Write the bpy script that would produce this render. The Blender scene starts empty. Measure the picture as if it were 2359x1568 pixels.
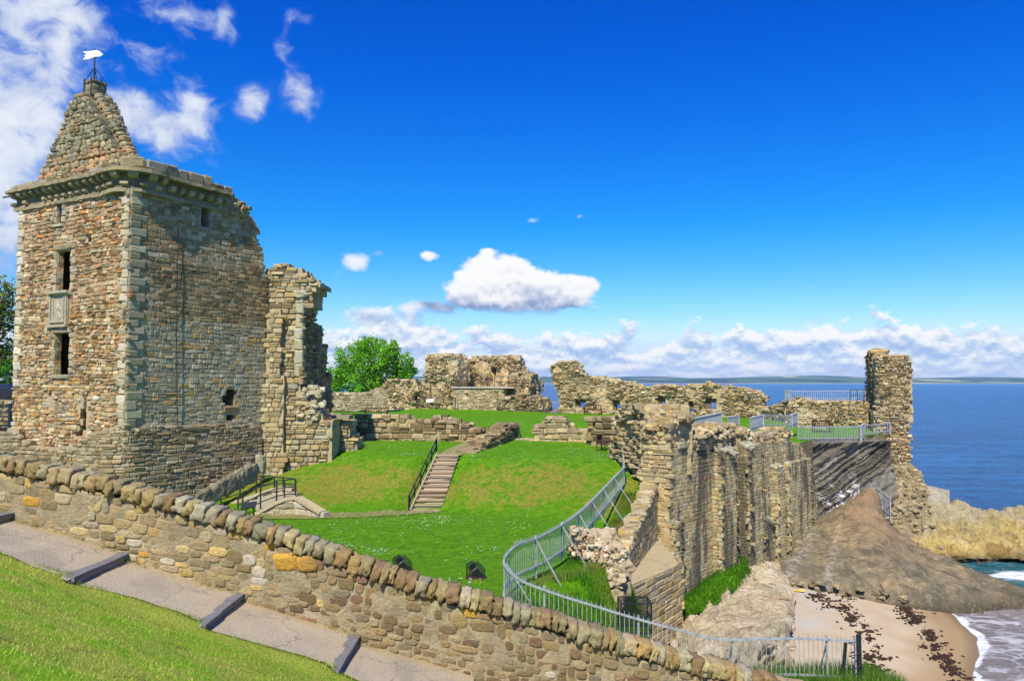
import bpy, math, random
import numpy as np
from mathutils import Vector, noise as mn
R = math.radians
C = bpy.context.scene
COL = C.collection

# ------------------------------------------------------------------ camera, sky, sun
# The photograph is measured in units of a 2358 x 1568 print; the lens is 1803 of those units long.
FL = 1803.0
PITCH = math.atan(96 / FL)
cam = bpy.data.objects.new('camera', bpy.data.cameras.new('camera'))
COL.objects.link(cam)
cam.data.sensor_width = 36
cam.data.lens = 36 * FL / 2358
cam.data.clip_start = 0.1
cam.data.clip_end = 60000
cam.location = (0, 0, 0)
cam.rotation_euler = (math.pi / 2 + PITCH, 0, 0)
C.camera = cam
C.view_settings.view_transform = 'Standard'
C.view_settings.look = 'None'
C.view_settings.exposure = 0.35
C.view_settings.gamma = 1
C.cycles.max_bounces = 5
C.cycles.diffuse_bounces = 3
C.cycles.glossy_bounces = 3
C.cycles.transparent_max_bounces = 12
C.cycles.volume_bounces = 1

SUN_EL, SUN_AZ = R(50), R(14)          # azimuth: to the left of straight behind the camera
sd = Vector((-math.sin(SUN_AZ) * math.cos(SUN_EL), -math.cos(SUN_AZ) * math.cos(SUN_EL), math.sin(SUN_EL)))
sun = bpy.data.objects.new('sun', bpy.data.lights.new('sun', 'SUN'))
COL.objects.link(sun)
sun.data.energy = 4.8
sun.data.angle = R(0.5)
sun.data.color = (1.0, 0.93, 0.80)
sun.rotation_euler = sd.to_track_quat('Z', 'Y').to_euler()
sun.location = (-10, -20, 30)


def ray(vx, vy):
    cx, cy = (vx - 1179) / FL, (784 - vy) / FL
    y = math.cos(PITCH) - cy * math.sin(PITCH)
    return Vector((cx / y, 1.0, (math.sin(PITCH) + cy * math.cos(PITCH)) / y))


def P(vx, vy, Y):
    return ray(vx, vy) * Y


def G(vx, vy, z):
    r = ray(vx, vy)
    return r * (z / r.z)


class NT:
    """small helper to write node trees as expressions"""
    def __init__(s, tree):
        s.t = tree; s.n = tree.nodes; s.l = tree.links
    def put(s, sock, v):
        if v is None: return
        if isinstance(v, bpy.types.NodeSocket): s.l.new(v, sock)
        else: sock.default_value = v
    def m(s, op, a, b=None, c=None, clamp=False):
        n = s.n.new('ShaderNodeMath'); n.operation = op; n.use_clamp = clamp
        for i, v in enumerate((a, b, c)): s.put(n.inputs[i], v)
        return n.outputs[0]
    def vm(s, op, a, b=None):
        n = s.n.new('ShaderNodeVectorMath'); n.operation = op
        for i, v in enumerate((a, b)): s.put(n.inputs[i], v)
        return n.outputs[1] if op in ('DOT_PRODUCT', 'LENGTH') else n.outputs[0]
    def xyz(s, x, y, z=0.0):
        n = s.n.new('ShaderNodeCombineXYZ')
        for i, v in enumerate((x, y, z)): s.put(n.inputs[i], v)
        return n.outputs[0]
    def noise(s, vec, scale, detail=4, rough=.55, dist=0.0, out=0):
        n = s.n.new('ShaderNodeTexNoise'); s.put(n.inputs['Vector'], vec)
        n.inputs['Scale'].default_value = scale; n.inputs['Detail'].default_value = detail
        n.inputs['Roughness'].default_value = rough; n.inputs['Distortion'].default_value = dist
        return n.outputs[out]
    def vor(s, vec, scale, feature='F1', out='Distance', rnd=1.0):
        n = s.n.new('ShaderNodeTexVoronoi'); n.feature = feature; s.put(n.inputs['Vector'], vec)
        n.inputs['Scale'].default_value = scale; n.inputs['Randomness'].default_value = rnd
        return n.outputs[out]
    def step(s, x, a, b, lo=0.0, hi=1.0):
        n = s.n.new('ShaderNodeMapRange'); n.interpolation_type = 'SMOOTHSTEP'
        s.put(n.inputs[0], x); s.put(n.inputs[1], a); s.put(n.inputs[2], b)
        s.put(n.inputs[3], lo); s.put(n.inputs[4], hi)
        return n.outputs[0]
    def lin(s, x, a, b, lo=0.0, hi=1.0):
        n = s.n.new('ShaderNodeMapRange')
        s.put(n.inputs[0], x); s.put(n.inputs[1], a); s.put(n.inputs[2], b)
        s.put(n.inputs[3], lo); s.put(n.inputs[4], hi)
        return n.outputs[0]
    def mix(s, f, a, b, mode='MIX'):
        n = s.n.new('ShaderNodeMix'); n.data_type = 'RGBA'; n.blend_type = mode
        s.put(n.inputs[0], f)
        for i, v in ((6, a), (7, b)):
            if not isinstance(v, bpy.types.NodeSocket): v = (*v[:3], 1)
            s.put(n.inputs[i], v)
        return n.outputs[2]
    def ramp(s, x, stops):
        n = s.n.new('ShaderNodeValToRGB'); s.put(n.inputs[0], x); e = n.color_ramp.elements
        while len(e) < len(stops): e.new(0.5)
        for k, (p, c) in enumerate(stops):
            e[k].position = p; e[k].color = (*c, 1)
        return n.outputs[0]
    def attr(s, name, out='Color'):
        n = s.n.new('ShaderNodeAttribute'); n.attribute_name = name
        return n.outputs[out]


def azel(vx, vy):
    r = ray(vx, vy)
    return math.atan2(r.x, r.y), r.z / math.hypot(r.x, r.y)


def build_world():
    w = bpy.data.worlds.new('World'); C.world = w; w.use_nodes = True
    t = NT(w.node_tree); t.n.clear()
    out = t.n.new('ShaderNodeOutputWorld'); bg = t.n.new('ShaderNodeBackground')
    STR = 0.085
    bg.inputs[1].default_value = STR
    sky = t.n.new('ShaderNodeTexSky'); sky.sky_type = 'NISHITA'; sky.sun_disc = False
    sky.sun_elevation = SUN_EL; sky.sun_rotation = math.pi + SUN_AZ
    sky.air_density = 1.0; sky.dust_density = 0.4; sky.ozone_density = 4.0; sky.altitude = 50
    tc = t.n.new('ShaderNodeTexCoord'); D = tc.outputs['Generated']
    sep = t.n.new('ShaderNodeSeparateXYZ'); t.l.new(D, sep.inputs[0]); x, y, z = sep.outputs
    az = t.m('ARCTAN2', x, y)
    el = t.m('DIVIDE', z, t.m('SQRT', t.m('ADD', t.m('MULTIPLY', x, x), t.m('MULTIPLY', y, y))))
    hs = t.n.new('ShaderNodeHueSaturation'); hs.inputs['Saturation'].default_value = 1.45
    hs.inputs['Value'].default_value = 1.0
    t.l.new(sky.outputs[0], hs.inputs['Color'])
    # a polarised, deep blue sky: less green overhead, more blue all over
    skyc = t.vm('MULTIPLY', hs.outputs[0], t.xyz(t.lin(el, .0, .20, 1.70, .30), t.lin(el, .10, .46, 1.26, .78), t.lin(el, .0, .4, 1.40, 1.70)))
    k = 1 / STR / 2 ** C.view_settings.exposure
    def blobs(lst):
        tot = None
        for vx, vy, sx, sy, amp in lst:
            a0, e0 = azel(vx, vy); c2 = math.cos(a0) ** 2
            u = t.m('MULTIPLY', t.m('SUBTRACT', az, a0), FL / sx / c2)
            v = t.m('MULTIPLY', t.m('SUBTRACT', el, e0), FL / sy / math.cos(a0))
            q = t.m('ADD', t.m('MULTIPLY', u, u), t.m('MULTIPLY', v, v))
            g = t.m('MULTIPLY', t.m('EXPONENT', t.m('MULTIPLY', q, -1.0)), amp)
            tot = g if tot is None else t.m('ADD', tot, g)
        return tot
    cen = lambda n, f: t.m('MULTIPLY', t.m('SUBTRACT', n, .5), f)
    add = lambda *a: a[0] if len(a) == 1 else t.m('ADD', a[0], add(*a[1:]))
    def rgb(*c): return tuple(q * k for q in c)
    # high broken cloud at the left
    vA = t.xyz(az, t.m('MULTIPLY', el, 1.1), 0.37)
    nA = t.noise(vA, 26.0, 8, .58, .5); nA0 = t.noise(vA, 9.0, 4, .5, .3)
    mA = blobs([(0, 110, 170, 200, 1.35), (-150, 60, 260, 330, 1.3), (120, 40, 110, 80, .5), (60, 240, 120, 90, .6), (225, 110, 45, 50, .35),
                (430, 35, 115, 62, 1.0), (330, 145, 60, 46, .62), (395, 110, 60, 40, .45), (350, 310, 85, 62, 1.05), (300, 250, 60, 40, .45),
                (440, 230, 50, 66, .85), (585, 245, 42, 40, .85), (690, 195, 46, 44, .76), (700, 250, 26, 36, .6), (655, 95, 26, 44, .6), (470, 330, 46, 60, .55), (250, 290, 50, 50, .5),
                (690, 45, 44, 20, .62), (20, 330, 110, 80, .6), (400, 400, 50, 40, .3), (460, 270, 40, 60, .4), (250, 60, 40, 40, .25), (5, 540, 50, 80, .95), (-60, 480, 120, 160, 1.0), (520, 30, 30, 60, .5)])
    mA = t.m('MINIMUM', mA, 1.12)
    fA = add(mA, cen(nA, 2.5), cen(nA0, 1.7))
    dA = t.m('MULTIPLY', t.step(fA, .28, 1.18), t.step(mA, .06, .38))
    cA = t.mix(t.step(add(cen(nA, 1.0), cen(nA0, 2.2), cen(nA, 1.0), mA), .45, 1.7), rgb(.36, .47, .78), rgb(.86, .90, .96))
    c1 = t.mix(t.m('MULTIPLY', dA, .95), skyc, cA)
    # cumulus: one large cloud over the ruins and small ones round it
    vB = t.xyz(az, t.m('MULTIPLY', el, 1.2), 2.1)
    vBu = t.xyz(az, t.m('MULTIPLY', t.m('ADD', el, .009), 1.2), 2.1)
    nB = t.noise(vB, 30.0, 9, .58, .0); nBu = t.noise(vBu, 30.0, 9, .58, .0); nB2 = t.noise(vB, 11.0, 3, .5, .0)
    a0, e0 = azel(1210, 712)
    mB = blobs([(1152, 650, 84, 62, 1.3), (1258, 672, 84, 46, 1.0), (1085, 668, 52, 40, .8), (1340, 660, 46, 26, .70), (1195, 704, 112, 26, .55),
                (822, 604, 44, 28, .86), (868, 578, 40, 18, .42), (990, 591, 42, 20, .72), (1124, 579, 18, 12, .42), (1350, 498, 38, 13, .46), (1105, 494, 28, 11, .30), (1225, 506, 28, 11, .40), (780, 630, 30, 20, .3), (962, 706, 50, 24, 1.0), (845, 722, 60, 22, .85), (1000, 735, 60, 26, .8), (890, 752, 100, 24, .9), (1080, 760, 40, 24, .7), (1270, 742, 44, 18, .7), (1372, 735, 44, 18, .6), (1880, 742, 50, 20, .7), (1670, 755, 44, 16, .6), (2150, 752, 50, 18, .5)])
    bB = t.step(t.m('ADD', el, cen(nB, .016)), azel(1210, 729)[1], azel(1210, 706)[1])
    bB = t.m('MAXIMUM', bB, t.step(t.m('ABSOLUTE', t.m('SUBTRACT', az, a0)), .125, .15))
    fB = add(mB, cen(nB, 1.35), cen(nB2, .5))
    big = t.step(t.m('ABSOLUTE', t.m('SUBTRACT', az, a0)), .15, .125)
    dB = t.m('MULTIPLY', t.step(fB, .40, t.lin(big, 0, 1, .98, .66)), bB)
    dB = t.m('MULTIPLY', dB, t.step(mB, .08, .3))
    sh = add(t.lin(el, azel(1210, 726)[1], azel(1210, 640)[1], -.05, .95), t.m('MULTIPLY', t.m('SUBTRACT', nB, nBu), 1.7), cen(nB2, .9), .04, t.lin(big, 0, 1, .55, 0.0))
    cB = t.ramp(sh, [(0.0, (.22, .31, .55)), (.25, (.38, .47, .68)), (.50, (.66, .72, .84)), (.74, (.93, .94, .96)), (1.0, (1.0, 1.0, 1.0))])
    cB = t.vm('MULTIPLY', cB, (k, k, k))
    c2 = t.mix(t.m('MULTIPLY', dB, t.lin(big, 0, 1, .85, 1.0)), c1, cB)
    # banks of small cumulus over the horizon: the field shrinks and closes up towards the horizon
    g = t.m('ADD', t.m('MAXIMUM', el, -.01), .055)
    def bank(d, seed, stretch, off=0.0):
        gg = t.m('ADD', g, t.m('MULTIPLY', g, d)) if d else g
        return t.xyz(t.m('MULTIPLY', t.m('ADD', az, off), 11.0), t.m('MULTIPLY', t.m('LOGARITHM', gg, 2.71828), stretch), seed)
    nC = t.noise(bank(0, 5.3, 1.9), 1.7, 9, .60, .12); nCu = t.noise(bank(.085, 5.3, 1.9), 1.7, 5, .60, .12)
    nL = t.noise(bank(0, 1.3, 6.5, .3), .9, 8, .58, .1)
    topv = add(.072, cen(t.noise(t.xyz(az, 0.0, 1.7), 6.0, 3), .05), t.m('MULTIPLY', blobs([(930, 800, 130, 600, 1.0)]), .022), t.m('MULTIPLY', blobs([(1880, 800, 90, 600, 1.0)]), .012))
    env = t.lin(el, t.m('ADD', topv, .022), t.m('SUBTRACT', topv, .035), -.17, .13)
    fC = t.m('ADD', nC, env)
    dC = t.m('MULTIPLY', t.step(fC, .475, .555), t.step(el, .12, .10))
    rel = add(.50, t.m('MULTIPLY', t.m('SUBTRACT', nC, nCu), 4.2), cen(nL, .5), t.m('MULTIPLY', t.m('SUBTRACT', .60, fC), .9))
    cC = t.ramp(rel, [(0.0, (.38, .53, .84)), (.33, (.52, .66, .88)), (.58, (.78, .85, .94)), (.85, (1.0, 1.0, 1.0))])
    cC = t.vm('MULTIPLY', cC, (k, k, k))
    dL = t.m('MULTIPLY', t.step(nL, .30, .58), t.step(el, .075, .03))
    c3 = t.mix(t.m('MULTIPLY', dL, .80), c2, t.mix(t.step(nL, .44, .70), rgb(.45, .63, .92), rgb(.82, .89, .97)))
    c4 = t.mix(t.m('MULTIPLY', dC, t.lin(el, .0, .03, .45, .96)), c3, cC)
    t.l.new(c4, bg.inputs[0]); t.l.new(bg.outputs[0], out.inputs[0])


build_world()

# ------------------------------------------------------------------ naming helpers
def tag(o, label=None, cat=None, group=None, kind=None):
    if label: o['label'] = label
    if cat: o['category'] = cat
    if group: o['group'] = group
    if kind: o['kind'] = kind
    return o


def thing(name, label, cat, loc=(0, 0, 0), group=None):
    o = bpy.data.objects.new(name, None); COL.objects.link(o)
    o.location = loc; o.empty_display_size = .3
    return tag(o, label, cat, group)


class MB:
    """collects faces with one colour each and links them as one mesh object"""
    def __init__(s):
        s.v = []; s.f = []; s.c = []; s.vc = None
    def add(s, vs, fs, col=(.5, .5, .5)):
        b = len(s.v); s.v.extend(vs)
        s.f.extend([tuple(i + b for i in f) for f in fs]); s.c.extend([col] * len(fs))
    def build(s, name, mat, parent=None, smooth=False):
        me = bpy.data.meshes.new(name)
        off = parent.matrix_world.translation if parent else Vector()
        o = None
        if parent:
            p = parent; off = Vector()
            while p: off += p.location; p = p.parent
        vs = [(v[0] - off.x, v[1] - off.y, v[2] - off.z) for v in s.v]
        me.from_pydata(vs, [], s.f)
        a = me.color_attributes.new('Col', 'FLOAT_COLOR', 'CORNER')
        lt = np.zeros(len(me.polygons), dtype=np.int32); me.polygons.foreach_get('loop_total', lt)
        c = np.ones((len(s.c), 4), dtype=np.float32); c[:, :3] = np.array(s.c, dtype=np.float32).reshape(-1, 3)
        if s.vc is not None:                                  # one colour per vertex, blended across the faces
            li = np.zeros(len(me.loops), dtype=np.int32); me.loops.foreach_get('vertex_index', li)
            c = np.ones((len(s.vc), 4), dtype=np.float32); c[:, :3] = np.array(s.vc, dtype=np.float32).reshape(-1, 3)
            a.data.foreach_set('color', c[li].ravel())
        else: a.data.foreach_set('color', np.repeat(c, lt, axis=0).ravel())
        if smooth: me.polygons.foreach_set('use_smooth', np.ones(len(me.polygons), dtype=bool))
        me.materials.append(mat); me.update()
        o = bpy.data.objects.new(name, me); COL.objects.link(o)
        if parent: o.parent = parent
        return o


def box(mb, c, sx, sy, sz, col=(.5, .5, .5), ax=None, jit=0, rng=random):
    """box by centre and full sizes; ax = (X, Y, Z) axes"""
    X, Y, Z = ax or (Vector((1, 0, 0)), Vector((0, 1, 0)), Vector((0, 0, 1)))
    c = Vector(c); vs = []
    for k in (-.5, .5):
        for j in (-.5, .5):
            for i in (-.5, .5):
                p = c + X * (i * sx) + Y * (j * sy) + Z * (k * sz)
                if jit: p += Vector((rng.uniform(-jit, jit), rng.uniform(-jit, jit), rng.uniform(-jit, jit)))
                vs.append(p)
    mb.add(vs, [(0, 2, 3, 1), (4, 5, 7, 6), (0, 1, 5, 4), (2, 6, 7, 3), (0, 4, 6, 2), (1, 3, 7, 5)], col)


def bar(mb, a, b, w, h=None, col=(.5, .5, .5), up=Vector((0, 0, 1))):
    """square bar between two points"""
    a = Vector(a); b = Vector(b); d = (b - a); L = d.length; d.normalize()
    if abs(d.dot(up)) > .98: up = Vector((0, 1, 0))
    x = d.cross(up).normalized(); z = x.cross(d)
    box(mb, (a + b) / 2, w, L, h or w, col, (x, d, z))


def tube(mb, pts, r, col=(.5, .5, .5), n=8):
    pts = [Vector(p) for p in pts]; rings = []
    rr = r if isinstance(r, (list, tuple)) else [r] * len(pts)
    for i, p in enumerate(pts):
        d = (pts[min(i + 1, len(pts) - 1)] - pts[max(i - 1, 0)]).normalized()
        u = Vector((0, 0, 1)) if abs(d.z) < .9 else Vector((0, 1, 0))
        x = d.cross(u).normalized(); y = x.cross(d)
        rings.append([p + x * (math.cos(2 * math.pi * k / n) * rr[i]) + y * (math.sin(2 * math.pi * k / n) * rr[i]) for k in range(n)])
    vs = [v for q in rings for v in q]; fs = []
    for i in range(len(pts) - 1):
        for k in range(n):
            fs.append((i * n + k, i * n + (k + 1) % n, (i + 1) * n + (k + 1) % n, (i + 1) * n + k))
    fs.append(tuple(range(n - 1, -1, -1))); fs.append(tuple((len(pts) - 1) * n + k for k in range(n)))
    mb.add(vs, fs, col)


def _cube_sphere(n):
    vs = {}; fs = []
    def vid(p):
        key = tuple(round(q, 5) for q in p)
        if key not in vs: vs[key] = len(vs)
        return vs[key]
    for ax in range(3):
        for sg in (-1, 1):
            for i in range(n):
                for j in range(n):
                    q = []
                    for a, b in ((i, j), (i + 1, j), (i + 1, j + 1), (i, j + 1)):
                        u, v = 2 * a / n - 1, 2 * b / n - 1
                        p = [0, 0, 0]; p[ax] = sg; p[(ax + 1) % 3] = u; p[(ax + 2) % 3] = v
                        q.append(vid(p))
                    fs.append(tuple(q) if sg > 0 else tuple(q[::-1]))
    return [Vector(k) for k in vs], fs
_CS = {n: _cube_sphere(n) for n in (2, 3, 4, 5, 8, 12)}


def rock(mb, c, size, seed, col, n=3, boxy=.45, amp=.18, rot=None, ax=None, nf=1.6):
    """irregular stone: a cube pulled towards a sphere, pushed about by noise"""
    c = Vector(c); vs0, fs = _CS[n]; out = []
    X, Y, Z = ax or (Vector((1, 0, 0)), Vector((0, 1, 0)), Vector((0, 0, 1)))
    if rot:
        cr, sr = math.cos(rot), math.sin(rot); X, Y = X * cr + Y * sr, Y * cr - X * sr
    so = Vector((seed * 3.17 % 97, seed * 1.31 % 89, seed * .77 % 83))
    for v in vs0:
        s = v.normalized(); p = s.lerp(v, boxy * .6)
        p = p * (1 + amp * 2 * mn.noise(s * nf + so))
        out.append(c + X * (p.x * size[0] / 2) + Y * (p.y * size[1] / 2) + Z * (p.z * size[2] / 2))
    mb.add(out, fs, col)


def vary(col, rng, a=.18):
    k = 1 + rng.uniform(-a, a)
    return (col[0] * k * (1 + rng.uniform(-.05, .05)), col[1] * k, col[2] * k * (1 + rng.uniform(-.08, .08)))


def pick(pal, rng, a=.18):
    return vary(rng.choice(pal), rng, a)


def inside(poly, x, y):
    r = False; n = len(poly); j = n - 1
    for i in range(n):
        xi, yi = poly[i]; xj, yj = poly[j]
        if (yi > y) != (yj > y) and x < (xj - xi) * (y - yi) / (yj - yi) + xi: r = not r
        j = i
    return r


def interp(x, tab):
    if x <= tab[0][0]: return tab[0][1]
    for (a, b), (c, d) in zip(tab, tab[1:]):
        if x <= c: return b + (d - b) * (x - a) / (c - a)
    return tab[-1][1]


def sstep(x, a, b):
    t = min(1, max(0, (x - a) / (b - a))); return t * t * (3 - 2 * t)


UPV = Vector((0, 0, 1))


class Fr:
    """vertical plane: u along the wall, v = height, n = out of the wall (towards the viewer when u runs to the right)"""
    def __init__(s, O, U, V=UPV):
        s.O = Vector((O[0], O[1], 0)); s.U = Vector(U).normalized(); s.V = V; s.N = s.U.cross(V).normalized()
    def m(s, u, v, n=0.0): return s.O + s.U * u + s.V * v + s.N * n
    def uv(s, vx, vy):
        r = ray(vx, vy); k = s.O.dot(s.N) / r.dot(s.N); p = r * k - s.O
        return (p.dot(s.U), p.dot(s.V))
    def poly(s, pts): return [s.uv(*p) for p in pts]
    @staticmethod
    def ab(vxa, Ya, vxb, Yb):
        a = P(vxa, 880, Ya); b = P(vxb, 880, Yb); return Fr(a, Vector((b.x - a.x, b.y - a.y, 0)))


def stone(mb, m, u, v, w, h, n0, prot, rng, col, rd=.3, deep=.12, eight=True):
    a, b = w / 2, h / 2; r = min(a, b) * rd * rng.uniform(.6, 1.3); j = min(a, b) * .13
    if eight: o = [(a, -(b - r)), (a, b - r), (a - r, b), (-(a - r), b), (-a, b - r), (-a, -(b - r)), (-(a - r), -b), (a - r, -b)]
    else: o = [(a, -b), (a, b), (-a, b), (-a, -b)]
    o = [(p + rng.uniform(-j, j), q + rng.uniform(-j, j)) for p, q in o]
    tu, tv = rng.uniform(-.25, .25) * prot, rng.uniform(-.25, .35) * prot
    e = min(a, b) * .3; n = len(o); vs = []
    for p, q in o: vs.append(m(u + p, v + q, n0 - deep))
    for p, q in o: vs.append(m(u + p, v + q, n0 + prot * .5 + tu * p / a + tv * q / b))
    for p, q in o: vs.append(m(u + p * (1 - e / a), v + q * (1 - e / b), n0 + prot + tu * p / a + tv * q / b + rng.uniform(-.1, .1) * prot))
    fs = []
    for k in range(n):
        k2 = (k + 1) % n
        fs.append((k, k2, n + k2, n + k)); fs.append((n + k, n + k2, 2 * n + k2, 2 * n + k))
    fs.append(tuple(2 * n + k for k in range(n)))
    mb.add(vs, fs, col)


def clad(mb, m, poly, holes, w, h, pal, rng, gap=.025, prot=.05, rd=.35, n0=0.0, miss=0.0, eight=True, disp=None, palfn=None, irr=.25, wob=.05, deep=.12, edge=.5, var=.18):
    us = [p[0] for p in poly]; vs = [p[1] for p in poly]
    v = min(vs) - .05; vmax = max(vs)
    while v < vmax:
        rh = rng.uniform(*h); u = min(us) - rng.uniform(0, w[1])
        while u < max(us):
            sw = rng.uniform(*w) * rng.choice((.6, 1, 1, 1.35))
            parts = [(u + sw / 2, v + rh / 2, sw, rh)]
            if rng.random() < irr:
                if rng.random() < .6 and rh > h[0] * 1.05: parts = [(u + sw / 2, v + rh * .27, sw, rh * .5), (u + sw / 2, v + rh * .77, sw, rh * .46)]
                else: parts = [(u + sw / 2, v + rh / 2, sw * rng.uniform(.75, .9), rh * rng.uniform(.7, .95))]
            for cu, cv, a, b in parts:
                cv += wob * mn.noise(Vector((cu * .35, v * .5, 3.3))) * 2
                if not inside(poly, cu, cv): continue
                if any(inside(hh, cu + sx * a * edge * .9, cv + sy * b * edge * .8) for hh in holes for sx in (-1, 0, 1) for sy in (-1, 0, 1)): continue
                if miss and rng.random() < miss: continue
                pp = palfn(cu, cv) if palfn else pal
                d = n0 + (disp(cu, cv) if disp else 0)
                stone(mb, m, cu, cv, max(.03, a - gap), max(.03, b - gap), d, prot * rng.uniform(.3, 1.4), rng, pick(pp, rng, var), rd, deep, eight)
            u += sw
        v += rh


def core(mb, m, poly, holes, T, cs, pal, rng, jit=.3, rag=0.0, n0=-.04, nl=None, colfront=None, taper=0.0):
    """the body of a wall as a jittered block grid: outline and holes in (u, v), thickness T behind the face"""
    us = [p[0] for p in poly]; vs = [p[1] for p in poly]
    nu = max(1, math.ceil((max(us) - min(us)) / cs)); nv = max(1, math.ceil((max(vs) - min(vs)) / cs))
    du = (max(us) - min(us)) / nu; dv = (max(vs) - min(vs)) / nv; nn = nl or max(1, round(T / max(cs, .45))); dn = T / nn
    u0, v0 = min(us), min(vs)
    occ = set()
    for i in range(nu):
        for j in range(nv):
            uu, vv = u0 + (i + .5) * du, v0 + (j + .5) * dv
            if any(inside(hh, uu, vv) for hh in holes): continue
            for k in range(nn):
                q = vv + (rag * 2 * mn.noise(Vector((uu * .9, k * 1.7, 7.7))) if rag else 0) + taper * k * dn
                if inside(poly, uu, q): occ.add((i, j, k))
    ids = {}
    sd = rng.random() * 50
    def vid(i, j, k):
        key = (i, j, k)
        if key not in ids:
            q = Vector((i * 1.13 + sd, j * 1.37, k * 1.71))
            a = mn.noise_vector(q * 2.3) * jit
            edge_n = .5 if k == 0 else 1
            ids[key] = len(ids)
            vl.append(m(u0 + i * du + a.x * du, v0 + j * dv + a.y * dv, n0 - k * dn + a.z * min(dn, cs) * edge_n))
        return ids[key]
    vl = []; fl = []; cl = []
    D = [((1, 0, 0), ((1, 0, 0), (1, 0, 1), (1, 1, 1), (1, 1, 0))), ((-1, 0, 0), ((0, 0, 0), (0, 1, 0), (0, 1, 1), (0, 0, 1))),
         ((0, 1, 0), ((0, 1, 0), (1, 1, 0), (1, 1, 1), (0, 1, 1))), ((0, -1, 0), ((0, 0, 0), (0, 0, 1), (1, 0, 1), (1, 0, 0))),
         ((0, 0, 1), ((0, 0, 1), (0, 1, 1), (1, 1, 1), (1, 0, 1))), ((0, 0, -1), ((0, 0, 0), (1, 0, 0), (1, 1, 0), (0, 1, 0)))]
    for (i, j, k) in occ:
        cc = None
        for d, q in D:
            if (i + d[0], j + d[1], k + d[2]) in occ: continue
            if cc is None: cc = pick(pal, rng, .15)
            fl.append(tuple(vid(i + a, j + b, k + c) for a, b, c in q))
            cl.append(colfront if (colfront and d[2] == -1) else cc)
    b = len(mb.v); mb.v.extend(vl); mb.f.extend([tuple(x + b for x in f) for f in fl]); mb.c.extend(cl)


# ------------------------------------------------------------------ materials
def new_mat(name):
    m = bpy.data.materials.new(name); m.use_nodes = True
    t = NT(m.node_tree); b = t.n['Principled BSDF']
    b.inputs['Roughness'].default_value = .9
    b.inputs['Specular IOR Level'].default_value = .25
    tc = t.n.new('ShaderNodeTexCoord')
    return m, t, b, tc.outputs['Object']


def set_bump(t, b, h, strength=.5, dist=.02):
    n = t.n.new('ShaderNodeBump'); n.inputs['Strength'].default_value = strength; n.inputs['Distance'].default_value = dist
    t.l.new(h, n.inputs['Height']); t.l.new(n.outputs[0], b.inputs['Normal'])


def stone_mat(name, scale=1.0, lichen=(.30, .29, .24), lamt=.35, dark=(.10, .09, .07), damt=.35, bump=.6, streak=0.0, tint=(1.06, 1.0, .85)):
    m, t, b, co = new_mat(name)
    geo = t.n.new('ShaderNodeNewGeometry'); co = geo.outputs['Position']
    c = t.vm('MULTIPLY', t.attr('Col'), tint)
    n1 = t.noise(co, 1.3 * scale, 5, .6); n2 = t.noise(co, 11 * scale, 6, .65); n3 = t.noise(co, 38 * scale, 3, .6)
    c = t.mix(1.0, c, t.ramp(n2, [(.25, (.62, .60, .57)), (.5, (1, 1, 1)), (.78, (1.32, 1.28, 1.2))]), 'MULTIPLY')
    c = t.mix(t.m('MULTIPLY', t.step(n3, .56, .7), lamt), c, lichen)
    c = t.mix(t.m('MULTIPLY', t.step(t.m('ADD', t.m('MULTIPLY', n1, .75), t.m('MULTIPLY', n2, .25)), .50, .66), damt), c, dark)
    if streak:
        s = t.n.new('ShaderNodeSeparateXYZ'); t.l.new(co, s.inputs[0])
        sv = t.xyz(t.m('MULTIPLY', s.outputs[0], .8), t.m('MULTIPLY', s.outputs[1], .8), t.m('MULTIPLY', s.outputs[2], .12))
        n4 = t.noise(sv, 1.0, 5, .65); n5 = t.noise(sv, 2.6, 4, .6)
        c = t.mix(t.m('MULTIPLY', t.step(n4, .46, .57), streak), c, (.085, .075, .055))
        c = t.mix(t.m('MULTIPLY', t.step(n5, .63, .70), streak * .5), c, (.55, .52, .45))
    t.l.new(c, b.inputs['Base Color'])
    h = t.m('ADD', t.m('MULTIPLY', n2, .7), t.m('MULTIPLY', n3, .35))
    set_bump(t, b, h, bump, .05)
    return m


def plain_mat(name, col, rough=.6, metal=0.0, nscale=20, namt=.25, bump=0.0, spec=.3):
    m, t, b, co = new_mat(name)
    n = t.noise(co, nscale, 5, .6)
    k = t.lin(n, .3, .7, 1 - namt, 1 + namt)
    c = t.vm('MULTIPLY', t.xyz(*col), t.xyz(k, k, k))
    t.l.new(c, b.inputs['Base Color']); b.inputs['Roughness'].default_value = rough; b.inputs['Metallic'].default_value = metal
    b.inputs['Specular IOR Level'].default_value = spec
    if bump: set_bump(t, b, n, bump, .02)
    return m


def attr_mat(name, rough=.8, nscale=15, namt=.2, bump=.2, trans=0.0):
    m, t, b, co = new_mat(name)
    n = t.noise(co, nscale, 5, .6); k = t.lin(n, .3, .7, 1 - namt, 1 + namt)
    c = t.vm('MULTIPLY', t.attr('Col'), t.xyz(k, k, k))
    t.l.new(c, b.inputs['Base Color']); b.inputs['Roughness'].default_value = rough
    if bump: set_bump(t, b, n, bump, .02)
    if trans:
        tr = t.n.new('ShaderNodeBsdfTranslucent'); t.l.new(c, tr.inputs[0])
        mx = t.n.new('ShaderNodeMixShader'); mx.inputs[0].default_value = trans
        t.l.new(b.outputs[0], mx.inputs[1]); t.l.new(tr.outputs[0], mx.inputs[2])
        t.l.new(mx.outputs[0], t.n['Material Output'].inputs[0])
    return m


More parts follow.
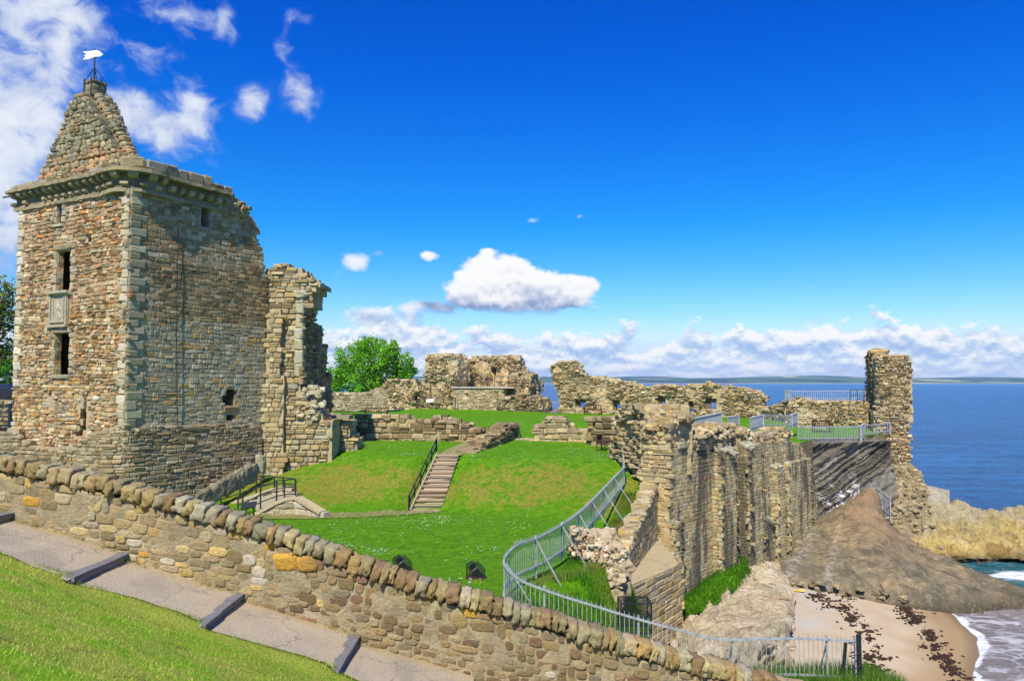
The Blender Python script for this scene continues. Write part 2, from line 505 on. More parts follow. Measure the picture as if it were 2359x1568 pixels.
M_STONE = stone_mat('weathered_sandstone')
M_NEAR = stone_mat('near_sandstone', 1.6, (.50, .47, .36), .30, (.15, .125, .075), .5, .9)
M_SEAWALL = stone_mat('streaked_sandstone', 1.0, (.34, .32, .26), .25, (.12, .105, .08), .3, .6, streak=.85, tint=(1.02, 1.02, .90))
M_ROOF = stone_mat('lichened_sandstone', 1.2, (.34, .34, .25), .5, (.10, .095, .06), .5, .6)
M_GALV = plain_mat('galvanised_steel', (.37, .39, .40), .55, .15, 6, .3)
M_IRON = plain_mat('dark_painted_iron', (.018, .028, .03), .5, .0, 20, .3)
M_WOOD = plain_mat('dark_bench_wood', (.085, .04, .02), .7, 0, 30, .4)
M_FLAG = plain_mat('white_flag', (.85, .80, .62), .7, 0, 8, .08)
M_LEAF = attr_mat('leaves', .6, 3, .3, 0, .35)
M_BARK = plain_mat('bark', (.10, .075, .05), .9, 0, 12, .35, .4)
M_BLADE = attr_mat('grass_blades', .6, 2, .25, 0, .3)
M_ATTR = attr_mat('painted_parts', .55, 25, .15, .05)

TAN, CREAM, ORANGE, BROWN = (.44, .315, .175), (.56, .45, .29), (.46, .235, .08), (.27, .175, .095)
GREY, PALE, PINK, DARK, OLIVE = (.31, .285, .215), (.52, .47, .36), (.46, .30, .20), (.13, .10, .065), (.26, .23, .13)
MORTAR = (.43, .36, .255)

# ------------------------------------------------------------------ ground
FOOT = [(-40, 40), (-30, 40), (-12, 41), (-4.6, 42), (0, 40.5), (3, 37.5), (5, 35), (7, 34.5), (9, 35)]
CREST = [(-40, 53), (-30, 52), (-14, 52), (-9.5, 50), (-7, 47.2), (-4.6, 46.6), (0, 46.6), (5, 46), (7, 45.5), (9, 45)]
FENCE_FAR = [(24, -.28), (27.6, 1.46), (31.4, 2.76), (36, 4.19), (41, 5.89)]
RW_A, RW_B = Vector((4.2, 31, 0)), Vector((7.34, 40, 0))


def bank_t(x, y):
    f = interp(x, FOOT); c = interp(x, CREST); t = min(1, max(0, (y - f) / (c - f)))
    return t


def wall_top(x): return interp(x, WT)
# boundary wall: top of its stones and foot of its front face, from the photograph at 12.2 m
WT = sorted([(P(a, b, 12.2).x, P(a, b, 12.2).z) for a, b in ((-260, 1000), (0, 1040), (130, 1066), (300, 1106), (480, 1156), (550, 1178), (700, 1228), (830, 1276), (1000, 1332), (1180, 1380), (1400, 1446), (1600, 1503), (1850, 1570), (2100, 1640))])
WB = [(-14, .12 - 0.345 * (-14 + 2.32) - 3.93 - .3), (-7.48, -2.14), (-5.85, -2.7), (-4.12, -3.3), (-2.32, -3.93), (6, -6.8)]


def lawn_z(x, y):
    zl = -6.48 - .018 * (min(y, 46) - 24)
    t = bank_t(x, y); ts = t * .5 + .5 * t * t * (3 - 2 * t)
    zt = -4.42 + .02 * max(0, min(y - 46.5, 10))
    zt -= .9 * sstep(x, -11.5, -16)
    z = zl + (zt - zl) * ts
    z += (-3.35 + 4.22) * sstep(y, 58, 70) + .25 * sstep(y, 74, 95)
    # ground falling away behind the boundary wall
    zh = wall_top(x) - 1.55 - .55 * (y - 12.7)
    z = max(z, zh)
    # outer side of the palisade: rough mound running down to the right
    if y < 33:
        fx = interp(y, FENCE_FAR) if y > 24 else interp(y, [(12, -.9), (24, -.28)])
        d = x - fx - .3
        if d > 0:
            z -= d * .30 * sstep(33, y, 26) if y < 33 else 0
    # the stairs are cut straight up the bank
    if -7.2 < x < -2.6 and 42 < y < 48.5:
        f = (y - 42.6) / 4.8; lim = -6.88 + f * 2.45 - .16; d = abs(x - (-4.62 + .85 * f)) ; w_ = sstep(d, 1.6, .95)
        z = z + (min(z, lim) - z) * w_ if f < 1 else z
    if y < 31:
        xr = interp(y, [(24, 1.5), (31, 4.2)]); z -= 2.6 * max(0, x - xr)
    z += .05 * mn.noise(Vector((x * .35, y * .35, 0))) + .02 * mn.noise(Vector((x * 1.6, y * 1.6, 4)))
    return z


def xmax(y):
    if y < 31: return interp(y, [(12, -.3), (23.5, -.1), (24, 2.7), (26, 3.8), (30.9, 5.3), (31, 4.2)])
    if y < 40: return RW_A.x + (RW_B.x - RW_A.x) * (y - 31) / 9 - .45
    if y < 40.8: return 8.2
    if 57.3 <= y < 61: return interp(y, [(57.3, 21.4), (60.6, 28.0)]) - .5
    if y < 57.3: return interp(y, [(40.8, 9.0), (57, 22.0)]) - .3
    if y < 73: return 29.2
    if y < 84: return 25.6 - (y - 73) * 2.0
    return interp(y, [(84, 3.6), (90, 3.4), (97, 2.0), (98, -9.5), (112, -10)])


def grid_mesh(name, mat, xs, ys, zf, keep=None, skirt=None, parent=None, colfn=None):
    idx = {}; mb = MB()
    def vid(i, j):
        if (i, j) not in idx:
            idx[(i, j)] = len(mb.v); mb.v.append((xs(i, j), ys(i, j), zf(xs(i, j), ys(i, j))))
        return idx[(i, j)]
    return idx, mb, vid


def build_lawn():
    st = .35; x0, y0 = -42, 12.75
    nx, ny = int((34 - x0) / st), int((112 - y0) / st)
    mb = MB(); idx = {}; edges = {}
    def vid(i, j):
        if (i, j) not in idx:
            x, y = x0 + i * st, y0 + j * st
            idx[(i, j)] = len(mb.v); mb.v.append((x, y, lawn_z(x, y)))
        return idx[(i, j)]
    for j in range(ny):
        y = y0 + (j + .5) * st; xm = xmax(y)
        for i in range(nx):
            x = x0 + (i + .5) * st
            if x > xm: continue
            f = (vid(i, j), vid(i + 1, j), vid(i + 1, j + 1), vid(i, j + 1))
            t = bank_t(x, y); dry = max(0, min(1, 4 * t * (1 - t)))
            mb.f.append(f); mb.c.append((dry, 0, 0))
            for a, b in zip(f, f[1:] + f[:1]):
                edges[(a, b)] = 1
    low = {}
    mb.vc = [(max(0, min(1, 4 * bank_t(v[0], v[1]) * (1 - bank_t(v[0], v[1])))), 0, 0) for v in mb.v]
    def lowv(a):
        if a not in low:
            v = mb.v[a]; low[a] = len(mb.v); mb.v.append((v[0], v[1], -15)); mb.v.append((v[0], v[1], v[2] - .02)); mb.vc.extend([(0, 1, 0)] * 2)
        return low[a]
    for (a, b) in list(edges):
        if (b, a) not in edges:
            mb.f.append((lowv(b) + 1, lowv(a) + 1, lowv(a), lowv(b))); mb.c.append((0, 1, 0))
    return tag(mb.build('lawn', M_GRASS, smooth=True), kind='structure')


def grass_mat():
    m, t, b, co = new_mat('grass')
    geo = t.n.new('ShaderNodeNewGeometry'); co = geo.outputs['Position']
    a = t.n.new('ShaderNodeSeparateXYZ'); t.l.new(t.attr('Col'), a.inputs[0])
    n1 = t.noise(co, .33, 6, .62); n2 = t.noise(co, 2.2, 6, .7); n3 = t.noise(co, 16, 5, .75); n0 = t.noise(co, .09, 3, .5)
    g = t.ramp(n2, [(.28, (.050, .165, .002)), (.5, (.10, .275, .004)), (.72, (.185, .36, .008))])
    g = t.mix(t.step(n0, .42, .62), g, t.mix(.5, g, (.10, .255, .006)))
    dry = t.m('ADD', t.m('MULTIPLY', a.outputs[0], .74), t.m('MULTIPLY', t.m('SUBTRACT', n1, .5), 1.3))
    dry = t.m('ADD', dry, t.m('MULTIPLY', t.m('SUBTRACT', n2, .5), 2.4))
    d = t.step(dry, .34, .84)
    g = t.mix(t.m('MULTIPLY', d, .88), g, t.ramp(n3, [(.3, (.15, .15, .015)), (.55, (.26, .24, .04)), (.8, (.40, .33, .09))]))
    g = t.mix(1.0, g, t.ramp(n3, [(.28, (.40, .50, .35)), (.5, (1, 1, 1)), (.74, (1.6, 1.45, 1.3))]), 'MULTIPLY')
    n5 = t.noise(co, 5.5, 4, .6)
    g = t.mix(1.0, g, t.ramp(n5, [(.3, (.70, .76, .65)), (.5, (1, 1, 1)), (.7, (1.22, 1.16, 1.1))]), 'MULTIPLY')
    g = t.mix(a.outputs[1], g, t.ramp(n2, [(.3, (.14, .11, .06)), (.7, (.30, .25, .16))]))
    t.l.new(g, b.inputs['Base Color']); b.inputs['Specular IOR Level'].default_value = .1
    set_bump(t, b, t.m('ADD', n3, t.m('MULTIPLY', n2, 1.0)), .9, .10)
    return m


M_GRASS = grass_mat()
build_lawn()


# near bank of grass and the stepped path
def path_z(x):
    """foot-path along the wall: ramps broken by a step at every kerb"""
    k = (x - KX0) / KSP; i = math.floor(k); f = k - i
    return KZ0 - KDZ * i - (KDZ - .09) * f - .09
KX0, KSP = -2.32, 1.755
KZ0, KDZ = -3.80, .345 * 1.755


def path_edge(x): return 10.58 + .05 * mn.noise(Vector((x * .9, 2, 0))) + .025 * mn.noise(Vector((x * 4, 5, 0)))


def bank_z(x, y):
    zp = KZ0 - .345 * (x - KX0) - .10
    zp += (path_z(x) + .02 - zp) * sstep(10.6 - y, .5, .02)
    return zp + .29 * (10.6 - y) + .06 * mn.noise(Vector((x * .8, y * .8, 1))) + .03 * mn.noise(Vector((x * 3, y * 3, 6)))


def near_grass_mat():
    m, t, b, co = new_mat('bank_grass')
    geo = t.n.new('ShaderNodeNewGeometry'); co = geo.outputs['Position']
    n1 = t.noise(t.vm('MULTIPLY', co, t.xyz(.7, 1.3, 1.0)), .9, 6, .65); n2 = t.noise(co, 5, 6, .7); n3 = t.noise(co, 45, 4, .7)
    g = t.ramp(n2, [(.3, (.15, .34, .008)), (.55, (.26, .47, .018)), (.75, (.36, .55, .035))])
    s = t.n.new('ShaderNodeSeparateXYZ'); t.l.new(co, s.inputs[0])
    dry = t.m('ADD', n1, t.m('MULTIPLY', t.m('SUBTRACT', n2, .5), .9))
    dry = t.m('ADD', dry, t.m('MULTIPLY', t.step(s.outputs[1], 6.0, 8.0), .10))
    g = t.mix(t.m('MULTIPLY', t.step(dry, .42, .66), .85), g, t.ramp(n3, [(.3, (.27, .32, .035)), (.55, (.40, .42, .07)), (.8, (.52, .46, .13))]))
    g = t.mix(t.m('MULTIPLY', t.step(t.noise(co, 2.6, 5, .7), .58, .68), .75), g, (.19, .125, .045))
    g = t.mix(1.0, g, t.ramp(n3, [(.25, (.55, .6, .5)), (.5, (1, 1, 1)), (.8, (1.35, 1.3, 1.2))]), 'MULTIPLY')
    t.l.new(g, b.inputs['Base Color']); b.inputs['Specular IOR Level'].default_value = .1
    set_bump(t, b, t.m('ADD', n3, t.m('MULTIPLY', n2, 1.5)), .8, .05)
    return m


def gravel_mat():
    m, t, b, co = new_mat('gravelly_tarmac')
    n1 = t.noise(co, 1.4, 5, .6); n2 = t.noise(co, 30, 6, .75); v = t.vor(co, 55)
    s = t.n.new('ShaderNodeSeparateXYZ'); t.l.new(co, s.inputs[0])
    c = t.ramp(n2, [(.25, (.25, .205, .135)), (.5, (.40, .335, .235)), (.75, (.53, .46, .34))])
    c = t.mix(t.m('MULTIPLY', t.step(n1, .48, .64), .5), c, (.46, .38, .25))
    n6 = t.noise(co, .8, 4, .6, .6); c = t.mix(t.m('MULTIPLY', t.step(n6, .52, .64), .45), c, t.mix(n2, (.17, .15, .11), (.33, .29, .22)))
    cr = t.vor(t.vm('ADD', co, t.vm('MULTIPLY', t.noise(co, 2.5, 4, out=1), (.5, .5, .5))), .75, 'DISTANCE_TO_EDGE'); c = t.mix(t.m('MULTIPLY', t.step(cr, .012, .0), .5), c, (.12, .10, .07))
    e = t.m('ADD', s.outputs[1], t.m('MULTIPLY', t.m('SUBTRACT', t.noise(co, 5, 5, .7), .5), .5))
    c = t.mix(t.m('MULTIPLY', t.step(e, 11.72, 11.98), .85), c, t.ramp(n2, [(.3, (.30, .21, .09)), (.7, (.50, .38, .2))]))
    a = t.attr('Col'); q = t.n.new('ShaderNodeSeparateXYZ'); t.l.new(a, q.inputs[0])
    c = t.mix(t.m('MULTIPLY', q.outputs[0], t.step(n2, .3, .6)), c, (.43, .35, .23))
    t.l.new(c, b.inputs['Base Color'])
    set_bump(t, b, t.m('ADD', n2, v), .5, .02)
    return m


def build_near():
    rng = random.Random(4)
    st = .14; mb = MB(); nx, ny = int(24 / st), 78
    for j in range(ny + 1):
        for i in range(nx + 1):
            x = -14.5 + i * st; ye = path_edge(x); y = ye - (ny - j) * (ye + 1.2) / ny * 1.0
            mb.v.append((x, y, bank_z(x, y)))
    for j in range(ny):
        for i in range(nx):
            a = j * (nx + 1) + i; mb.f.append((a, a + 1, a + nx + 2, a + nx + 1)); mb.c.append((0, 0, 0))
    # turned-down edge to the path
    b0 = len(mb.v)
    for i in range(nx + 1):
        v = mb.v[ny * (nx + 1) + i]; mb.v.append((v[0], v[1] + .03, v[2] - .5))
    for i in range(nx):
        a = ny * (nx + 1) + i; mb.f.append((a, a + 1, b0 + i + 1, b0 + i)); mb.c.append((0, 0, 0))
    tag(mb.build('grass_bank', near_grass_mat(), smooth=True), kind='structure')
    # blades on the bank
    mb = MB()
    for _ in range(95000):
        x = rng.uniform(-7.5, 1.6); y = 10.62 - 7.2 * rng.random() ** .8
        if x / y < -.72 or x / y > .2: continue
        z = bank_z(x, y) - .01
        hgt = rng.uniform(.016, .050) * (1.5 if y > 10.35 else 1); w = rng.uniform(.0022, .0045)
        a = rng.uniform(0, 6.28); dx, dy = math.cos(a) * w, math.sin(a) * w
        lx, ly = rng.uniform(-.03, .03), rng.uniform(-.03, .03)
        k = mn.noise(Vector((x * .7, y * 1.2, 3))) + rng.uniform(-.5, .5)
        col = (.22, .48, .016) if k < -.05 else ((.38, .55, .035) if k < .2 else (.60, .54, .14))
        mb.add([(x - dx, y - dy, z), (x + dx, y + dy, z), (x + lx, y + ly, z + hgt)], [(0, 1, 2)], vary(col, rng, .25))
    for _ in range(5000):
        x = rng.uniform(-9, 3); y = 11.98 - abs(rng.gauss(0, .07)) if rng.random() < .5 else path_edge(x) + abs(rng.gauss(0, .06))
        if mn.noise(Vector((x * 1.7, y * .2, 8))) < -.05 + (.12 if y > 11 else 0): continue
        z = path_z(x); h = rng.uniform(.02, .08); a = rng.uniform(0, 6.28); w = .004
        mb.add([(x - math.cos(a) * w, y - math.sin(a) * w, z), (x + math.cos(a) * w, y + math.sin(a) * w, z), (x + rng.uniform(-.04, .04), y + rng.uniform(-.03, .03), z + h)], [(0, 1, 2)], vary((.34, .27, .10) if y > 11 and rng.random() < .7 else (.17, .30, .02), rng, .3))
    tag(mb.build('grass', M_BLADE), kind='stuff')
    # path surface
    mb = MB(); rows = 10
    xs = []
    for i in range(-8, 6):
        xk = KX0 + i * KSP
        xs.extend([xk + .001 + q * (KSP - .002) / 12 for q in range(13)])
    for x in xs:
        for r in range(rows + 1):
            y = 10.4 + r * (12.25 - 10.4) / rows
            mb.v.append((x, y, path_z(x) + .015 * mn.noise(Vector((x * 2, y * 2, 0)))))
    for q in range(len(xs) - 1):
        for r in range(rows):
            a = q * (rows + 1) + r
            ed = 1.0 if q % 13 in (0, 10, 11) else 0.0
            mb.f.append((a, a + rows + 1, a + rows + 2, a + 1)); mb.c.append((ed, 0, 0))
    tag(mb.build('footpath', gravel_mat(), smooth=False), kind='structure')
    # kerbs across the path
    M_K = plain_mat('dark_kerb_stone', (.17, .165, .165), .75, 0, 18, .25, .3)
    ords = ['topmost', 'second from the top', 'third', 'lowest']
    for n, i in enumerate((-3, -2, -1, 0)):
        xk = KX0 + i * KSP
        if xk > 1: continue
        mb = MB(); zt = path_z(xk - .01) + .02; y = 10.5
        while y < 12.03:
            L = min(rng.uniform(.35, .55), 12.04 - y)
            if L > .05:
                ax = (Vector((1, 0, -.1)).normalized(), Vector((0, 1, 0)), Vector((.1, 0, 1)).normalized())
                box(mb, (xk - .05, y + L / 2, zt - .03), .18, L - .012, .06, (.5,) * 3, ax, .008, rng)
            y += L
            where = ['at the left edge of the photo', 'beside the pale patch at the foot of the wall, highest of the three complete ones', 'in the middle of the visible path', 'lowest on the path, cut by the grass at the bottom'][n]
        tag(mb.build('path_kerb', M_K), 'dark stone kerb step across the gravel path, ' + where, 'kerb', 'kerb steps across the path')


build_near()


# sea, far shore
def sea_mat():
    m, t, b, co = new_mat('sea_water')
    geo = t.n.new('ShaderNodeNewGeometry'); co = geo.outputs['Position']
    n1 = t.noise(t.vm('MULTIPLY', co, t.xyz(.8, 1.5, 1)), .55, 8, .7, .3); n2 = t.noise(co, .012, 5, .6)
    n3 = t.noise(t.vm('MULTIPLY', co, t.xyz(.6, 1.8, 1)), .08, 5, .6)
    c = t.ramp(t.m('ADD', t.m('MULTIPLY', n1, .6), t.m('MULTIPLY', n3, .4)), [(.34, (.0, .017, .065)), (.5, (.0, .062, .195)), (.66, (.002, .155, .39))])
    c = t.mix(t.m('MULTIPLY', t.step(n2, .45, .65), .3), c, (.002, .026, .12))
    # shallow water near the beach: green then brown-violet over sand, with foam
    a = t.n.new('ShaderNodeSeparateXYZ'); t.l.new(t.attr('Col'), a.inputs[0])
    c = t.mix(a.outputs[0], c, t.ramp(n1, [(.35, (.012, .085, .095)), (.65, (.04, .17, .16))]))
    c = t.mix(a.outputs[2], c, t.ramp(n1, [(.3, (.20, .17, .165)), (.7, (.30, .255, .22))]))
    wp = t.noise(co, .55, 5, .6, .4, out=1)
    wv = t.vm('ADD', co, t.vm('MULTIPLY', t.vm('SUBTRACT', wp, (.5, .5, .5)), (1.6, 1.6, 0)))
    e1 = t.vor(wv, .75, 'DISTANCE_TO_EDGE')
    lace = t.m('MULTIPLY', t.step(e1, .10, .02), t.step(t.noise(co, .4, 4, .6), .40, .58))
    fo = t.m('MAXIMUM', t.m('MULTIPLY', lace, .75), t.step(n1, .53, .62))
    foam = t.m('MULTIPLY', a.outputs[1], t.m('MAXIMUM', fo, t.step(a.outputs[1], .72, .95)))
    foam = t.m('MINIMUM', foam, 1.0)
    c = t.mix(foam, c, (.80, .82, .83))
    t.l.new(c, b.inputs['Base Color'])
    t.put(b.inputs['Roughness'], t.lin(foam, 0, 1, .22, .8))
    b.inputs['Specular IOR Level'].default_value = .09
    set_bump(t, b, t.m('ADD', n1, t.m('MULTIPLY', n3, 2.0)), .8, .7)
    return m


def hline(pts, x):
    return interp(x, pts)


SEA = -13.0
# waterline on the beach (photograph points on the sea level plane)
WL = [G(a, b, SEA) for a, b in ((2300, 1393), (2215, 1388), (2166, 1382), (2175, 1400), (2210, 1432), (2243, 1462), (2254, 1490), (2249, 1520), (2244, 1568), (2235, 1640))]


def build_sea():
    mb = MB()
    def near_d(x, y):
        p = Vector((x, y, 0)); best = 1e9
        for a, b in zip(WL, WL[1:]):
            a2, b2 = Vector((a.x, a.y, 0)), Vector((b.x, b.y, 0)); d = b2 - a2
            k = min(1, max(0, (p - a2).dot(d) / d.length_squared)); best = min(best, (a2 + d * k - p).length)
        return best
    gx = [12 + i * .22 for i in range(150)] ; gy = [24 + j * .22 for j in range(170)]
    # fine patch near the beach, carrying waves
    wv = lambda x, y: .10 * mn.noise(Vector((x * .35 + y * .15, y * .55, 0))) + .05 * mn.noise(Vector((x * 1.1, y * 1.3, 3)))
    cove = G(2290, 1325, SEA); cove2 = G(2358, 1330, SEA)
    for y in gy:
        for x in gx: mb.v.append((x, y, SEA + (0 if x in (gx[0], gx[-1]) or y in (gy[0], gy[-1]) else wv(x, y) * (sstep(near_d(x, y), .6, 9) if y < 50 else 1))))
    n = len(gx)
    mb.vc = []
    for y in gy:
        for x in gx:
            d = near_d(x, y)
            if y < 47.8:
                sh = sstep(d, 12, 3.5)
                w = d + .6 * mn.noise(Vector((x * .45, y * .45, 9))) + .25 * mn.noise(Vector((x * 1.4, y * 1.4, 2)))
                foam = max(sstep(w, .50, .22), .8 * sstep(abs(w - 3.4), .75, .1), .7 * sstep(abs(w - 6.6), 1.0, .15), .50 * sstep(w, 9, 1.5), .22)
                mb.vc.append((.45, min(1, foam), sh))
            else:
                q = math.hypot((x - cove.x - 2.5) / 4.5, (y - cove.y) / 1.5) + .3 * mn.noise(Vector((x * .6, y * .9, 1)))
                mb.vc.append((sstep(y, 66, 54), .95 * sstep(q, 1.25, .45) + .10, 0.0))
    for j in range(len(gy) - 1):
        for i in range(n - 1):
            a = j * n + i; mb.f.append((a, a + 1, a + n + 1, a + n)); mb.c.append((0, 0, 0))
    # the rest, in rings out to the horizon
    def quad(x0, x1, y0, y1):
        b = len(mb.v); mb.v.extend([(x0, y0, SEA), (x1, y0, SEA), (x1, y1, SEA), (x0, y1, SEA)]); mb.f.append((b, b + 1, b + 2, b + 3)); mb.c.append((0, 0, 0)); mb.vc.extend([(0, .03, 0)] * 4)
    X0, X1, Y0, Y1 = gx[0], gx[-1], gy[0], gy[-1]; B = 14000
    quad(-B, B, Y1, 14000); quad(-B, X0, -200, Y1); quad(X1, B, -200, Y1); quad(X0, X1, -200, Y0)
    tag(mb.build('sea', sea_mat(), smooth=True), kind='structure')


build_sea()


def far_mat():
    m, t, b, co = new_mat('far_fields')
    v = t.vor(t.vm('MULTIPLY', co, t.xyz(1.0, .45, 0.0)), .0022, 'F1', 'Color')
    s = t.n.new('ShaderNodeSeparateXYZ'); t.l.new(v, s.inputs[0])
    n = t.noise(t.vm('MULTIPLY', co, t.xyz(1, .35, 1)), .0016, 4, .6)
    c = t.ramp(s.outputs[0], [(.0, (.035, .07, .02)), (.35, (.06, .13, .03)), (.6, (.11, .16, .05)), (.82, (.045, .07, .03)), (.93, (.42, .42, .14))])
    c = t.mix(t.step(n, .5, .6), c, (.022, .042, .02))
    a = t.n.new('ShaderNodeSeparateXYZ'); t.l.new(t.attr('Col'), a.inputs[0])
    c = t.mix(a.outputs[0], c, (.58, .50, .36)); c = t.mix(a.outputs[1], c, (.016, .030, .014))
    t.l.new(c, b.inputs['Base Color']); return m


def build_far():
    mb = MB(); nx, ny = 170, 26
    for j in range(ny + 1):
        for i in range(nx + 1):
            x = -4200 + i * 13200 / nx; y = 7600 + j * 4600 / ny + 400 * mn.noise(Vector((x * .0006, 0, 2)))
            t = j / ny
            hh = 75 * sstep(t, .06, .55) + 95 * sstep(t, .5, .95) * max(0, .45 + 1.1 * mn.noise(Vector((x * .00055 + 3.1, t, 5)))) + 22 * mn.noise(Vector((x * .0011, y * .0013, 1))) * sstep(t, .1, .3)
            mb.v.append((x, y, -13.5 if j == 0 else -10 + hh * (.78 if x < 2500 else .66)))
    for j in range(ny):
        for i in range(nx):
            a = j * (nx + 1) + i; x = mb.v[a][0]
            mb.f.append((a, a + 1, a + nx + 2, a + nx + 1))
            mb.c.append((1 if j == 0 else 0, 1 if (j in (1, 2) and x < 2200) else 0, 0))
    tag(mb.build('far_shore', far_mat(), smooth=True), kind='structure')


build_far()

# ------------------------------------------------------------------ fore tower
TH = R(61)
UR = Vector((math.cos(TH), math.sin(TH), 0))         # along the right-hand face, away from the camera
UL = Vector((math.sin(TH), -math.cos(TH), 0))        # along the left-hand face, towards the corner
YC = 40.0
CORNER = P(290, 880, YC); CORNER.z = 0
FR = Fr(CORNER, UR)
ML, LR = 10.0, 9.25
FLF = Fr(CORNER - UL * ML, UL)
ZC = P(298, 440, YC).z                                # underside of the cornice
ZB = -8.2
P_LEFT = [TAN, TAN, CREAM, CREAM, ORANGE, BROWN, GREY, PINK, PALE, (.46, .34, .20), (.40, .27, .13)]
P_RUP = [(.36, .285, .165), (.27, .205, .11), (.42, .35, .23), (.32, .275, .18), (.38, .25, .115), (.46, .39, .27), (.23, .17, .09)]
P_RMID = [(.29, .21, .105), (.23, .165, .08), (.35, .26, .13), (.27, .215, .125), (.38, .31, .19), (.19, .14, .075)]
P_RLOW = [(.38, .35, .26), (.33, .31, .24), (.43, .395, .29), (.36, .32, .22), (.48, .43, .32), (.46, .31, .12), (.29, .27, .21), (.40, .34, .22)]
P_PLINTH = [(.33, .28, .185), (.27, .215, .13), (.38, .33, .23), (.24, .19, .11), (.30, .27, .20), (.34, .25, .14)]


def proj(p):
    y = p.y * math.cos(PITCH) + p.z * math.sin(PITCH); z = -p.y * math.sin(PITCH) + p.z * math.cos(PITCH)
    return 1179 + FL * p.x / y, 784 - FL * z / y


def rect(fr, x0, y0, x1, y1):
    u0, v1 = fr.uv(x0, y0); u1, v0 = fr.uv(x1, y1)
    return [(u0, v0), (u1, v0), (u1, v1), (u0, v1)]


def frame_stones(mb, fr, hole, rng, pal, w=.30, prot=.07, lintel=True, sill=True, jamb=True, deep=.35):
    """dressed stones round an opening"""
    u0, v0 = hole[0]; u1, v1 = hole[2]
    if jamb:
        v = v0
        k = 0
        while v < v1 - .05:
            h = min(rng.uniform(.3, .5), v1 - v); a = w * (1.25 if k % 2 else .85); k += 1
            for s, uu in ((-1, u0), (1, u1)):
                stone(mb, fr.m, uu + s * a / 2, v + h / 2, a - .02, h - .025, 0, prot, rng, pick(pal, rng, .1), .12, deep)
            v += h
    if lintel: stone(mb, fr.m, (u0 + u1) / 2, v1 + .16, (u1 - u0) + w * 1.5, .3, 0, prot * 1.3, rng, pick(pal, rng, .1), .12, .4)
    if sill: stone(mb, fr.m, (u0 + u1) / 2, v0 - .11, (u1 - u0) + w * 1.1, .2, 0, prot * 1.6, rng, pick(pal, rng, .1), .12, .4)


